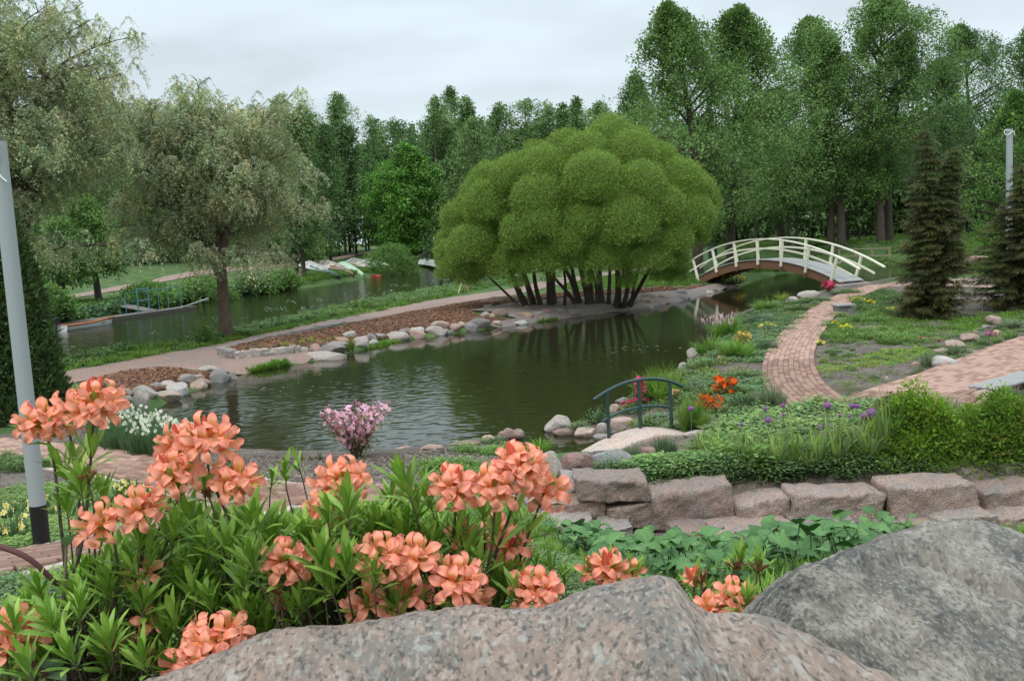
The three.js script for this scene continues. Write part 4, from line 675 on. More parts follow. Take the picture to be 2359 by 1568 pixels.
{
  const A = onY(...CL(330, 893), -0.3), B = onY(...CL(1350, 752), -0.3), d = B.clone().sub(A), L = d.length(), dock = thing('landing_stage', 'narrow grey plank jetty along the far river bank with blue rails', 'jetty', [A.x, -0.28, A.z], Math.atan2(-d.z, d.x)), n = Math.round(L / 0.17), dockWood = std({ map: rep(T.wood, 3), color: col(0.2, 0.185, 0.165), roughness: 0.9 });
  for (let k = 0; k < n; k++) part('deck_plank', chamferBox(0.155, 0.05, 1.1, 0.006), dockWood, dock).position.set((k + 0.5) * L / n, 0.06, -0.3);
  for (const z of [0.2, -0.8]) part('stringer', chamferBox(L, 0.16, 0.1, 0.01), std({ color: col(0.09, 0.075, 0.06), roughness: 0.9 }), dock).position.set(L / 2, -0.05, z);
  const blue = std({ color: col(0.07, 0.22, 0.25), roughness: 0.55 }), inv = (p) => dock.worldToLocal(p.clone()); dock.updateMatrixWorld();
  const pole = (u, top, bot = 790, nm = 'rail_post', r = 0.024) => { const b = onY(...CL(u, bot), -0.2), t = atD(...CL(u - (bot - top) * 0.1, top), -b.z), l = inv(b), q = inv(t); q.x = l.x; q.z = l.z; part(nm, new MB().tube([l, q], r, 8).geo(), blue, dock); return [l, q]; };
  const a = pole(883, 655, 800), b2 = pole(1113, 625, 768), c = pole(1180, 618, 757), e = pole(1268, 600, 757);
  part('hand_rope', new MB().tube(spline([a[1], b2[1], c[1], e[1]], 20), 0.022, 6).geo(), blue, dock);
  const g1 = pole(968, 625, 790, 'gate_post', 0.042), g2 = pole(1045, 620, 775, 'gate_post', 0.042);
  for (const t of [1, 0.5]) part('gate_bar', new MB().tube([g1[0].clone().lerp(g1[1], t), g2[0].clone().lerp(g2[1], t)], 0.04, 8).geo(), blue, dock);
  const ga = onY(...CL(795, 728), 0.25), gb = onY(...CL(1060, 775), -0.18), gd = gb.clone().sub(ga), G = thing('gangway', 'short grey plank gangway sloping from the bank down to the jetty', 'gangway', ga); G.rotation.order = 'YZX'; G.rotation.y = Math.atan2(-gd.z, gd.x); G.rotation.z = Math.atan2(gd.y, Math.hypot(gd.x, gd.z));
  for (let k = 0; k < 5; k++) part('plank', chamferBox(gd.length(), 0.05, 0.17, 0.006), dockWood, G).position.set(gd.length() / 2, 0, (k - 2) * 0.185);
  const pa = onY(...CL(1275, 752), 0), pb = onY(...CL(1455, 690), 0.6), pl = thing('mooring_boom', 'pale straight pole slanting from the jetty end up to the bank', 'pole', pa); part('pole', new MB().tube([V(), pb.sub(pa)], 0.06, 8, [1, 1, 1]).geo(), M.grey, pl); part('collar', new MB().tube([V(-0.02, -0.05, 0), V(0.05, 0.06, 0)], 0.09, 8, [1, 1, 1]).geo(), M.grey, pl);
  // the varnished rowing boat moored at the jetty
  const s = onY(...CL(470, 915), -0.42), w = onY(...CL(722, 880), -0.42), q = w.clone().sub(s), bo = thing('moored_boat', 'varnished brown and white rowing boat moored at the jetty end', 'boat', s.clone().add(w).multiplyScalar(0.5).setY(-0.56), Math.atan2(-q.z, q.x)), Lb = Math.max(3.6, q.length());
  part('hull', hull(Lb, 1.3, 0.44, { c: [0.6, 0.59, 0.56], c2: [0.4, 0.17, 0.07] }), boatM, bo);
  part('gunwale', new MB().tube(spline([...Array(9)].map((_, i) => { const u = i / 8; return V((u - 0.5) * Lb, 0.45 * (1 + 0.35 * Math.pow(Math.max(0, u - 0.3) / 0.7, 2)), 0.645 * Math.pow(Math.sin(Math.PI * (0.16 + 0.84 * (1 - u)) * 0.5), 0.9)); }), 20), 0.05, 6, [0.42, 0.14, 0.05]).geo(), boatM, bo);
  for (let k = 0; k < 3; k++) part('thwart', chamferBox(0.28, 0.05, 1.1 - 0.15 * k, 0.01), boatWood, bo).position.set((-0.28 + 0.26 * k) * Lb, 0.36, 0);
  part('foredeck', chamferBox(Lb * 0.24, 0.04, 0.62, 0.01), boatWood, bo).position.set(Lb * 0.33, 0.49, 0);
  part('outboard_motor', new MB().box(0, 0.75, 0, 0.3, 0.36, 0.26, [0.02, 0.02, 0.02]).box(-0.05, 0.4, 0, 0.12, 0.6, 0.1, [0.02, 0.02, 0.02]).geo(), M.paint, bo).position.set(-Lb / 2 - 0.12, -0.05, 0);
}

// ================================================================ trees
// a handful of leaves round a twig; copies of it, turned and tinted, make a crown
function leafTuft(seed, n, r, len, wid, { flat = 0, up = 0.2, twig = true, droop = 0.3, tint = 0.25 } = {}) {
  seedAt(seed); const m = new MB();
  for (let k = 0; k < n; k++) {
    const a = rand() * 6.283, y = rr(-1, 1), s = Math.sqrt(1 - y * y), q = Math.cbrt(rand()), p = V(Math.cos(a) * s * r * q, y * r * q * (1 - flat), Math.sin(a) * s * r * q), d = p.clone().normalize().add(V(gauss() * 0.6, up + gauss() * 0.5, gauss() * 0.6)), f = 1 + (rand() * 2 - 1) * tint, c = [f, f, f];
    m.leaf(p, d, len * rr(0.75, 1.2), wid * rr(0.8, 1.2), { segs: 2, fold: 0.15, droop, c0: c, roll: gauss() });
  }
  return m.geo();
}
function weepTuft(seed, n, L, len, wid) {   // leaves along hanging twigs
  seedAt(seed); const m = new MB();
  for (let t = 0; t < 4; t++) {
    const a = rr(0, 6.283), o = V(Math.cos(a), 0, Math.sin(a)), pts = [...Array(6)].map((_, i) => V(o.x * 0.1 * i * L + gauss() * 0.02, -Math.pow(i / 5, 1.4) * L * rr(0.8, 1) + 0.1 * i / 5 * L, o.z * 0.1 * i * L));
    m.tube(pts, [0.004, 0.0035, 0.003, 0.002, 0.002, 0.001], 3, [0.7, 0.7, 0.55], false);
    for (let k = 0; k < n / 4; k++) { const u = rr(0.05, 1) * 5, i = Math.min(4, Math.floor(u)), p = pts[i].clone().lerp(pts[i + 1], u - i), f = rr(0.75, 1.3); m.leaf(p, V(gauss(), rr(-0.9, 0.3), gauss()), len * rr(0.7, 1.2), wid, { segs: 2, fold: 0.1, c0: [f, f, f], roll: gauss() }); }
  }
  return m.geo();
}
const tufts = {
  alder: [1, 2, 3].map((s) => leafTuft(s, 20, 0.34, 0.14, 0.1)),
  willow: [4, 5, 6].map((s) => weepTuft(s, 84, 0.7, 0.085, 0.026)),
  birch: [7, 8].map((s) => leafTuft(s, 22, 0.46, 0.18, 0.13, { up: -0.2 })),
  maple: [9, 10].map((s) => leafTuft(s, 20, 0.42, 0.26, 0.22, { flat: 0.3, up: 0.1, droop: 0.8 })),
  bush: [11, 12].map((s) => leafTuft(s, 24, 0.3, 0.13, 0.075)),
  ball: [13, 14].map((s) => leafTuft(s, 34, 0.15, 0.075, 0.02, { up: 0.3 })),
  spruce: [15, 16].map((s) => { seedAt(s); const m = new MB(); for (let t = 0; t < 5; t++) { const d = V(1, 0, (t - 2) * 0.42).normalize(), L = t === 2 ? 0.42 : 0.3; for (let k = 0; k < 20; k++) { const u = k / 20, p = d.clone().multiplyScalar(u * L).add(V(0, -0.06 * u * u, 0)), a = k * 2.4, f = rr(0.7, 1.2), tip = u > 0.7 ? 1.25 : 1; m.leaf(p, V(d.x * 0.7, 0, d.z * 0.7).add(V(-d.z * Math.cos(a), Math.sin(a), d.x * Math.cos(a)).multiplyScalar(0.8)), 0.085, 0.03, { segs: 1, fold: 0, c0: [f * tip, f * tip, f] }); } } return m.geo(); }),
  thuja: [17, 18].map((s) => leafTuft(s, 26, 0.2, 0.13, 0.05, { up: 0.9, flat: -0.3 })),
};
// trunk, limbs and the places of the tufts
function grow(seed, o) {
  seedAt(seed);
  const { h, r, lean = V(), base = 0.25, top = 1, env, limbs = 40, up = [0.2, 0.9], droop = 0.1, side = 6, per = 3, sprd = 0.35, bare = 0.25, forks = [], tone = [0.14, 0.11, 0.085], bend = 0.3, limbTone = tone, wob = 0.25 } = o;
  const wood = new MB(), spots = [];
  const stems = [{ p0: V(), p1: V(lean.x, h * top, lean.z), r, h0: 0, main: true }, ...forks.map((f) => ({ p0: V(lean.x * f.at / h, f.at, lean.z * f.at / h), p1: f.to, r: f.r, h0: f.at }))];
  stems.forEach((st, si) => {
    const n = 14, pts = [];
    for (let k = 0; k <= n; k++) { const t = k / n, p = st.p0.clone().lerp(st.p1, t); p.x += Math.sin(t * 5 + seed + si) * bend * t * (1 - t); p.z += Math.cos(t * 4 + seed * 2 + si) * bend * t * (1 - t); if (!st.main) p.y += Math.sin(t * Math.PI) * 0.0; pts.push(p); }
    const rad = pts.map((_, k) => { const t = k / n; return st.r * (st.main ? (t < 0.06 ? 1.35 - t * 5 : 1.05 - t * 1.0) : 1 - 0.9 * t) + 0.008; });
    wood.tube(pts, rad, 9, tone, true, 1.6);
    st.line = new THREE.CatmullRomCurve3(pts);
  });
  for (let i = 0; i < limbs; i++) {
    const st = stems.length > 1 ? stems[i % stems.length] : stems[0], u0 = (i + rand()) / limbs;
    const t = lerp(st.main ? base : 0.25, 0.98, Math.pow(u0, o.crowd || 1)), b = st.line.getPoint(t), yy = b.y / h, a = i * 2.39996 + gauss() * 0.4;
    const R = env(clamp(yy), a) * rr(1 - wob, 1 + wob * 0.7), e = lerp(up[0], up[1], clamp(yy)) + gauss() * 0.12, d = V(Math.cos(a) * Math.cos(e), Math.sin(e), Math.sin(a) * Math.cos(e));
    if (R < 0.15) continue;
    const pts = []; let p = b.clone(); const dd = d.clone();
    for (let k = 0; k <= 6; k++) { pts.push(p); p = p.clone().addScaledVector(dd, R / 6); dd.y -= droop / 6; dd.x += gauss() * 0.08; dd.z += gauss() * 0.08; dd.normalize(); }
    const lr = Math.max(0.012, Math.min(st.r * 0.45, 0.018 * R + 0.01));
    wood.tube(pts, pts.map((_, k) => lr * (1 - k / 6.5)), 4, limbTone, false);
    const line = new THREE.CatmullRomCurve3(pts);
    for (let k = 0; k < side; k++) {
      const t2 = lerp(bare, 1, (k + rand()) / side), q = line.getPoint(t2), s = (k % 2 ? 1 : -1), sd = V(-d.z * s, 0.15 + gauss() * 0.25, d.x * s).addScaledVector(d, 0.5).normalize(), L2 = R * (o.sideL || 0.42) * (1.15 - t2) * rr(0.6, 1.3) + 0.15;
      const e2 = q.clone().addScaledVector(sd, L2).add(V(0, -droop * L2 * 0.3, 0));
      wood.tube([q, q.clone().lerp(e2, 0.5).add(V(0, 0.04, 0)), e2], [lr * 0.4, lr * 0.3, 0.004], 3, limbTone, false);
      for (let j = 0; j < per; j++) { const c = q.clone().lerp(e2, (j + rand()) / per); spots.push(c.add(V(gauss() * sprd, gauss() * sprd * 0.7, gauss() * sprd))); }
    }
  }
  return { wood: wood.geo(), spots };
}
const crownList = (spots, { s = 1, tone, k = 0.28, hue = 0.12, tilt = 0.5, light }) => spots.map((p) => ({ p, e: [gauss() * tilt, rand() * 6.283, gauss() * tilt], s: s * rr(0.75, 1.3), c: vary(light ? tone.map((v) => v * light(p)) : tone, k, hue) }));
function tree(name, label, category, p, seed, kind, o, c, group) {
  const t = thing(name, label, category, p, 0, group), g = grow(seed, o);
  part('trunk', g.wood, c.bark || M.bark, t);
  const geos = tufts[kind], per = geos.map(() => []); crownList(g.spots, c).forEach((k, i) => per[i % geos.length].push(k));
  per.forEach((l, i) => l.length && copies('crown', geos[i], c.mat || M.leaf, l, t));
  return t;
}
const G = { alder: [0.175, 0.295, 0.075], alder2: [0.145, 0.255, 0.07], dark: [0.12, 0.22, 0.06], willow: [0.54, 0.58, 0.34], willow2: [0.45, 0.5, 0.29], birch: [0.185, 0.3, 0.09], maple: [0.17, 0.36, 0.05], bush: [0.16, 0.29, 0.06], ball: [0.245, 0.365, 0.06], spruce: [0.105, 0.125, 0.04], thuja: [0.1, 0.165, 0.042], lime: [0.3, 0.46, 0.06] };
const oval = (w, lo, hi, pow = 0.6) => (y) => { const t = (y - lo) / (hi - lo); return t <= 0 || t >= 1 ? 0.2 : 1.15 * w * Math.pow(Math.sin(Math.PI * Math.pow(t, pow * 0.85)), 0.9) * (1 - 0.35 * t * t); };
const cone = (w, lo, k = 1) => (y) => (y < lo ? 0.2 : w * Math.pow(Math.max(0.02, 1 - (y - lo) / (1 - lo)), k) * clamp((y - lo) * 9 + 0.35));

// the silvery willows beside the river
{
  const p = hit(522, 778), k = mpp(p), h = 9.3;
  tree('willow_tree', 'grey green willow with a forked leaning trunk beside the gravel path', 'tree', p, 31, 'willow', { limbTone: [0.26, 0.25, 0.18], h: 7.5, r: 0.21, lean: V(-0.3, 0, -0.4), base: 0.33, limbs: 92, side: 8, per: 4, sprd: 0.4, up: [0.05, 1.15], droop: 0.75, bare: 0.2, bend: 0.5, top: 0.92, forks: [{ at: 2.1, to: V(-1.9, 6.6, 0.2), r: 0.16 }, { at: 2.6, to: V(1.5, 6.3, 0.6), r: 0.14 }], env: (y) => (y < 0.2 ? 1.0 : 2.75 * Math.pow(Math.max(0, 1 - Math.pow((y - 0.42) / 0.66, 2)), 0.6)), tone: [0.2, 0.155, 0.125] }, { tone: G.willow, s: 1.0, k: 0.3, hue: 0.16, tilt: 0.25 });
  const q = hit(35, 875); q.z -= 4; q.x -= 1.6; q.y = H(q.x, q.z);
  tree('willow_tree', 'tall sparse olive willow behind the grey post with arching branches', 'tree', q, 37, 'willow', { limbTone: [0.22, 0.21, 0.16], h: 12.5, r: 0.3, lean: V(0.1, 0, 0), base: 0.3, limbs: 92, side: 8, per: 4, sprd: 0.4, up: [0.0, 1.0], droop: 0.6, bare: 0.2, bend: 0.5, forks: [{ at: 4, to: V(1.5, 9.4, 0.3), r: 0.14 }, { at: 3.2, to: V(-3, 10, 0.5), r: 0.16 }], env: (y) => (y < 0.1 ? 1.2 : 2.9 * Math.pow(Math.max(0, 1 - Math.pow((y - 0.42) / 0.64, 2)), 0.6)), tone: [0.13, 0.11, 0.09] }, { tone: G.willow, s: 1.05, k: 0.3, hue: 0.16, tilt: 0.25 });
}
// the dense globe-shaped willow on many stems
{
  const c0 = hit(1335, 702), k = mpp(c0), t = thing('round_willow', 'huge dome shaped bright green willow on many dark stems beside the pond', 'tree', c0), cx = V(0, 0, 0);
  // silhouette in pixels, turned into metres about the foot
  const S = (px, py) => { const q = atD(px, py, -c0.z); return [q.x - c0.x, q.y - c0.y]; };
  seedAt(51);
  const lobes = [];
  const add = (px, py, r, z) => { const [x, y] = S(px, py < 470 ? lerp(py, 470, 0.06) : py); lobes.push([V(x, y, z * 1.12 + rr(-0.25, 0.25)), r * k * rr(0.7, 0.9)]); };
  // front lobes as they can be told apart in the photograph, then the dome behind them
  for (const [px, py, r, z] of [[1205, 540, 62, 2.6], [1090, 570, 55, 1.6], [1040, 590, 44, 0.2], [1120, 480, 60, 1.7], [1055, 505, 52, 0.2], [1235, 470, 68, 2.6], [1330, 515, 70, 3.1], [1420, 520, 72, 3.1], [1510, 545, 62, 2.5], [1560, 500, 66, 1.8], [1590, 455, 60, 0.8], [1545, 425, 62, 1.6], [1450, 440, 72, 2.6], [1350, 430, 72, 2.7], [1250, 400, 66, 2.2], [1175, 415, 55, 1.6], [1130, 425, 55, 0.9], [1340, 365, 70, 1.7], [1440, 370, 70, 1.8], [1510, 375, 55, 1.0], [1400, 330, 60, 0.6], [1460, 325, 45, 0.3], [1300, 345, 50, 0.5], [1240, 370, 50, 0.6], [1190, 395, 45, 0.2], [1620, 480, 30, 0.2], [1585, 540, 50, 0.8], [1260, 590, 55, 2.4], [1180, 600, 50, 1.9], [1370, 590, 50, 2.8], [1460, 590, 52, 2.4], [1540, 600, 34, 1.6], [1120, 610, 34, 0.8], [1545, 628, 20, 1.2], [1100, 450, 45, 0.0], [1060, 600, 40, -0.4], [1030, 560, 34, -0.8], [1600, 520, 40, -0.6], [1240, 520, 50, 2.9], [1290, 560, 44, 3.0], [1400, 475, 50, 3.1], [1490, 490, 50, 2.7], [1105, 605, 40, 1.4], [1165, 608, 42, 1.9], [1225, 600, 42, 2.5], [1300, 592, 42, 2.7], [1385, 598, 42, 2.7], [1465, 598, 42, 2.4], [1055, 612, 34, 0.4], [1545, 632, 24, 1.4], [1035, 622, 30, 0.5], [1075, 636, 26, 0.9], [1100, 632, 24, -0.6], [1190, 640, 18, 2.0], [1260, 628, 18, 2.4], [1345, 632, 18, 2.5], [1425, 640, 18, 2.3], [1500, 628, 20, 1.9]]) add(px, py, r, z);
  for (const [px, py, r] of [[1110, 520, 70], [1200, 450, 75], [1300, 400, 80], [1400, 390, 80], [1500, 430, 80], [1570, 490, 62], [1320, 500, 85], [1450, 500, 85], [1200, 540, 70], [1070, 560, 50]]) { add(px, py, r, -1.4); add(px + rr(-20, 20), py + 20, r * 0.9, -2.8); }
  // smaller lobes between them
  { const n0 = lobes.length; for (let i = 0; i < 46; i++) { const a = lobes[Math.floor(rand() * n0)], u = V(gauss(), 0.5 + gauss(), 0.4 + gauss()).normalize(); lobes.push([a[0].clone().addScaledVector(u, a[1] * 0.72), a[1] * rr(0.38, 0.62)]); } }
  const list = [[], []];
  lobes.forEach(([c, r], li) => {
    const n = Math.round(r * r * 760);
    for (let i = 0; i < n; i++) {
      const y = 1 - 1.5 * (i + rand()) / n, a = i * 2.39996, s = Math.sqrt(Math.max(0, 1 - y * y)), d = V(Math.cos(a) * s, y, Math.sin(a) * s), bump = 1 + 0.12 * (fbm(d.x * 3 + li, d.y * 3, d.z * 3 + li, 2) - 0.5) * 2, q = c.clone().addScaledVector(d, r * bump * (rand() < 0.2 ? rr(0.8, 0.97) : rr(0.95, 1.04)));
      let inside = 0; for (const [c2, r2] of lobes) if (c2 !== c && q.distanceToSquared(c2) < r2 * r2 * 0.9) { inside = 1; break; }
      if (inside) continue;
      list[i % 2].push({ p: q, q: new THREE.Quaternion().setFromUnitVectors(V(0, 1, 0), d).multiply(new THREE.Quaternion().setFromAxisAngle(V(0, 1, 0), rand() * 6.283)), s: rr(0.8, 1.25), c: vary(G.ball, 0.22, 0.12) });
    }
  });
  list.forEach((l, i) => copies('crown', tufts.ball[i], M.leaf, l, t));
  // the stems: foot and where each vanishes into the crown
  const m = (foot, up, r, tone = [0.12, 0.1, 0.085]) => { const a = S(...foot), b = S(...up), z = rr(-1.2, 1.2), pts = [...Array(9)].map((_, i) => { const u = i / 8; return V(lerp(a[0], b[0], Math.pow(u, 1.15)) + Math.sin(u * 4 + foot[0]) * 0.06, lerp(a[1] * 0.2, b[1], u) - 0.1 * (1 - u), z * (0.25 + u * 1.3)); }); part('stem', new MB().tube(pts, pts.map((_, i) => r * (i ? 1.05 - i * 0.065 : 1.35)), 8, tone, true, 2).geo(), M.bark, t); };
  for (const [f, u, r] of [[[1216, 708], [1168, 610], 0.15], [[1236, 712], [1185, 590], 0.14], [[1247, 708], [1222, 600], 0.11], [[1268, 708], [1248, 590], 0.11], [[1273, 706], [1262, 580], 0.12], [[1278, 704], [1282, 590], 0.08], [[1326, 708], [1270, 630], 0.09], [[1332, 708], [1296, 600], 0.11], [[1342, 710], [1312, 590], 0.12], [[1352, 708], [1335, 590], 0.13], [[1368, 708], [1350, 580], 0.13], [[1376, 706], [1362, 590], 0.07], [[1392, 706], [1388, 590], 0.13], [[1406, 706], [1402, 590], 0.09], [[1420, 704], [1412, 580], 0.14], [[1438, 704], [1436, 590], 0.1], [[1455, 698], [1462, 600], 0.06], [[1446, 700], [1502, 600], 0.1], [[1196, 698], [1085, 600], 0.06], [[1300, 706], [1290, 600], 0.07], [[1382, 708], [1372, 600], 0.06], [[1425, 706], [1450, 600], 0.06]]) m(f, u, r);
}
// the alders beyond the footbridge
function puffTree(name, label, p, h, w, seed, tone, { kind = 'birch', n = 420, lo = 0.1, lean = -0.4, trunk = [0.12, 0.1, 0.085], r = 0.16, s = 1.2, gap = 0.42, pw = 0.75, peak = 0.32, limbs = 16, ragged = 0 } = {}) {
  seedAt(seed); const t = thing(name, label, 'tree', p), wood = new MB(), spots = [], L = (u) => V(lean * u * u + 0.15 * Math.sin(u * 5 + seed), u * h, 0.1 * Math.sin(u * 4 + seed * 2));
  wood.tube([...Array(11)].map((_, i) => L(i / 10)), [...Array(11)].map((_, i) => r * (1.1 - i * 0.1) + 0.015), 7, trunk, true, 1.5);
  for (let g = 0; spots.length < n && g < n * 8; g++) {
    const u = lerp(lo, 1.02, Math.pow(rand(), 0.85)), a = rand() * 6.283, v = (u - lo) / (1 - lo), pr = v < peak ? Math.pow(v / peak, 0.5) : Math.pow(Math.max(0, 1 - (v - peak) / (1.02 - peak)), pw);
    const rag = Math.max(0.08, (fbm(Math.cos(a) * 1.1 + seed, u * h * 0.38, Math.sin(a) * 1.1, 3) - 0.5) * (ragged ? 3.4 : 3.0) + 0.95), q = Math.sqrt(rr(0.12, 1)), R = w * pr * rag * q, c = L(u); c.x += w * 0.5 * (fbm(u * 3.2 + seed, 5, 2, 2) - 0.5) * (1 - v);
    if (fbm((c.x + Math.cos(a) * R) * 0.9 + seed * 3, u * h * 0.8, Math.sin(a) * R * 0.8, 3) < gap * (1 - 0.6 * smooth(0.7, 0.95, v))) continue;
    spots.push(V(c.x + Math.cos(a) * R, c.y + 0.2 * R, c.z + Math.sin(a) * R));
  }
  for (let i = 0; i < limbs; i++) { const q = pick(spots), b = L(Math.max(0.1, q.y / h - 0.1)); wood.tube([b, b.clone().lerp(q, 0.5).add(V(0, 0.1, 0)), q], [r * 0.3, r * 0.2, 0.015], 4, trunk.map((v) => v * 0.9), false); }
  part('trunk', wood.geo(), M.bark, t); const gs = tufts[kind], per = gs.map(() => []); crownList(spots, { tone, s, k: 0.3, hue: 0.12 }).forEach((k, i) => per[i % gs.length].push(k)); per.forEach((l, i) => l.length && copies('crown', gs[i], M.leaf, l, t)); return t;
}
const rrs = (s, a, b) => lerp(a, b, hash3(s, 17, 5));
const far = (px, D) => { const q = atD(px, 520, D); return on(q.x, q.z); };
function alder(base, topPx, halfPx, seed, label, extra = {}) {
  const p = extra.at || hit(...base), k = mpp(p), top = atD(topPx[0], topPx[1], -p.z);
  return puffTree('alder_tree', label, p, top.y - p.y, halfPx * k * rrs(seed, 1.2, 1.5), seed, extra.tone || G.alder, { kind: 'alder', n: Math.round((extra.limbs || 70) * 21), lo: (extra.base ?? 0.2) * 0.85, lean: top.x - p.x, r: extra.r || 0.27, s: extra.s || 1.0, gap: 0.475, pw: rrs(seed + 1, 0.5, 0.85), peak: rrs(seed + 2, 0.16, 0.42), limbs: 44, ragged: 1 });
}
alder([1690, 622], [1705, 38], 175, 61, 'tall broad alder standing just behind the round willow', { limbs: 120, per: 5 });
alder([1612, 630], [1545, 30], 150, 62, 'tall alder leaning over the far end of the footbridge', { limbs: 95, per: 5, base: 0.16, r: 0.3 });
alder([1912, 566], [1868, 60], 115, 63, 'slim pointed alder with twin trunks beyond the middle of the footbridge', { limbs: 90, base: 0.22 });
alder([1934, 566], [1905, 95], 95, 64, 'grey trunked alder beside the slim pointed one', { limbs: 60, base: 0.3, r: 0.3 });
alder([2028, 560], [2030, 2], 125, 65, 'tallest alder with a pale straight trunk behind the two-topped spruce', { limbs: 110, base: 0.22, r: 0.27 });
alder([2050, 556], [2085, 90], 90, 66, 'alder crowded close against the tallest one', { limbs: 60, base: 0.3, tone: G.alder2 });
alder(null, [2215, 75], 120, 67, 'dark leaved alder above the picnic table', { at: far(2240, 84), limbs: 95, base: 0.18, tone: G.dark, r: 0.3 });
alder(null, [2170, 150], 80, 68, 'dark slender alder behind the two-topped spruce', { at: far(2140, 76), limbs: 60, base: 0.2, tone: G.dark });
alder(null, [2395, 55], 110, 69, 'alder cut by the picture edge beyond the second grey post', { at: far(2390, 70), limbs: 80, base: 0.14, tone: G.alder2 });
alder([1640, 590], [1465, 190], 70, 70, 'lower alder between the far wood and the tall alders', { limbs: 70, base: 0.1, at: on(12.0, -76), tone: G.alder2 });
alder([1790, 590], [1790, 220], 75, 71, 'thin alder filling the gap behind the footbridge', { limbs: 60, base: 0.18, at: on(20.5, -72), tone: G.alder2 });
alder([2300, 600], [2335, 230], 80, 72, 'young leafy alder crowding behind the second grey post', { limbs: 80, base: 0.08, at: on(24.5, -46), tone: G.bush, s: 0.8 });
for (const [px, py, tp, r, lab] of [[1742, 575, 300, 0.12, 'slender dark trunked tree behind the footbridge rail, first of three'], [1818, 572, 330, 0.11, 'slender dark trunked tree behind the footbridge rail, second of three'], [1836, 572, 300, 0.1, 'slender dark trunked tree behind the footbridge rail, third of three']]) { const p = hit(px, py), k = mpp(p); tree('young_tree', lab, 'tree', p, px, 'alder', { h: (py - tp) * k, r, base: 0.3, limbs: 34, side: 5, per: 3, sprd: 0.4, up: [0, 0.7], droop: 0.3, env: oval(2.2, 0.25, 1), tone: [0.08, 0.075, 0.065] }, { tone: G.alder, s: 0.9 }); }
// trees of the far bank
const puffAt = (name, label, base, topPx, halfPx, seed, tone, o = {}) => { const p = o.at || hit(...base), k = mpp(p), top = atD(topPx[0], topPx[1], -p.z); return puffTree(name, label, p, top.y - p.y, halfPx * k, seed, tone, { lean: top.x - p.x - 0.3, ...o }); };
function birch(base, topPx, halfPx, seed, label, { tone = G.birch, bark, limbs = 60, trunk = [0.13, 0.11, 0.09], env, kind = 'birch', lo = 0.12, name = 'birch_tree', s = 1, at, per = 4, r = 0.2 } = {}) {
  const p = at || hit(...base), k = mpp(p), top = atD(topPx[0], topPx[1], -p.z), h = top.y - p.y, w = halfPx * k;
  return tree(name, label, 'tree', p, seed, kind, { h, r, lean: V(top.x - p.x, 0, 0), base: lo, limbs, side: 6, per, sprd: 0.42, up: [0.25, 1.05], droop: 0.55, bare: 0.25, env: env || oval(w, lo - 0.06, 1.04, 0.7), tone: trunk, limbTone: [0.1, 0.085, 0.07], wob: 0.5 }, { tone, s, k: 0.25, hue: 0.12, mat: M.leaf });
}
puffAt('birch_tree', 'birch with a bright white trunk, tallest of the far bank wood', [812, 575], [788, 226], 105, 81, G.birch, { n: 520, trunk: [0.85, 0.83, 0.78], r: 0.26, lo: 0.2, gap: 0.44 });
puffAt('birch_tree', 'thin birch standing behind the white trunked one', [868, 572], [858, 275], 50, 82, G.birch, { n: 240, trunk: [0.6, 0.58, 0.55], r: 0.12 });
puffAt('maple_tree', 'dense bright green rounded maple above the boats', [955, 606], [938, 343], 92, 83, G.maple, { kind: 'maple', n: 1100, lo: 0.04, s: 1.25, gap: 0.3, pw: 0.62, peak: 0.3, r: 0.3, trunk: [0.07, 0.06, 0.05] });
for (const [px, py, tp, w, lab, tone] of [[227, 698, 470, 70, 'small dark tree with a leaning trunk on the bank behind the jetty', G.bush], [148, 705, 520, 55, 'small tree with a pale trunk near the moored boat', G.bush], [684, 640, 400, 60, 'first of two slim trunks standing by the boats', G.alder2], [699, 642, 380, 55, 'second of two slim trunks standing by the boats', G.alder2]]) { const p = hit(px, py), k = mpp(p); tree('bank_tree', lab, 'tree', p, px, 'birch', { h: (py - tp) * k, r: 0.24, lean: V(px === 227 ? -0.5 : 0, 0, 0), base: 0.28, limbs: 40, side: 6, per: 3, sprd: 0.5, up: [0.1, 0.9], droop: 0.4, env: oval(w * k, 0.2, 1.03), tone: [0.1, 0.085, 0.07] }, { tone, s: 0.9 }); }
function bushAt(p, w, h, label, { tone = G.bush, kind = 'bush', seed = 1, n = 260, s = 1, name = 'shrub', dense = 1, category = 'shrub', group } = {}) {
  seedAt(seed + 400); const t = thing(name, label, category, p, 0, group), spots = [], wood = new MB();
  for (let i = 0; i < n; i++) { const a = i * 2.39996, y = rand(), rr2 = Math.sqrt(rand()), e = Math.sqrt(Math.max(0, 1 - Math.pow(y * 1.02, 2.4))) * (0.72 + 0.5 * fbm(Math.cos(a) * 2 + seed, Math.sin(a) * 2, y * 3, 2)); spots.push(V(Math.cos(a) * w * e * lerp(rr2, 1, 0.5 * dense), y * h, Math.sin(a) * w * e * lerp(rr2, 1, 0.5 * dense))); }
  for (let i = 0; i < 9; i++) { const q = pick(spots); wood.tube([V(gauss() * 0.1, -0.1, gauss() * 0.1), V(q.x * 0.4, q.y * 0.55, q.z * 0.4), q], [0.035, 0.02, 0.006].map((v) => v * Math.min(1, h)), 5, [0.1, 0.08, 0.06], false); }
  part('stem', wood.geo(), M.bark, t); const gs = tufts[kind], per = gs.map(() => []); crownList(spots, { tone, s, k: 0.25 }).forEach((q, i) => per[i % gs.length].push(q)); per.forEach((l, i) => copies('foliage', gs[i], M.leaf, l, t)); return t;
}
{ const p = hit(902, 632); bushAt(p, 3.2, 3.3, 'round green bush on the river bank with boats tucked behind it', { n: 520, s: 1.3, seed: 3 }); }
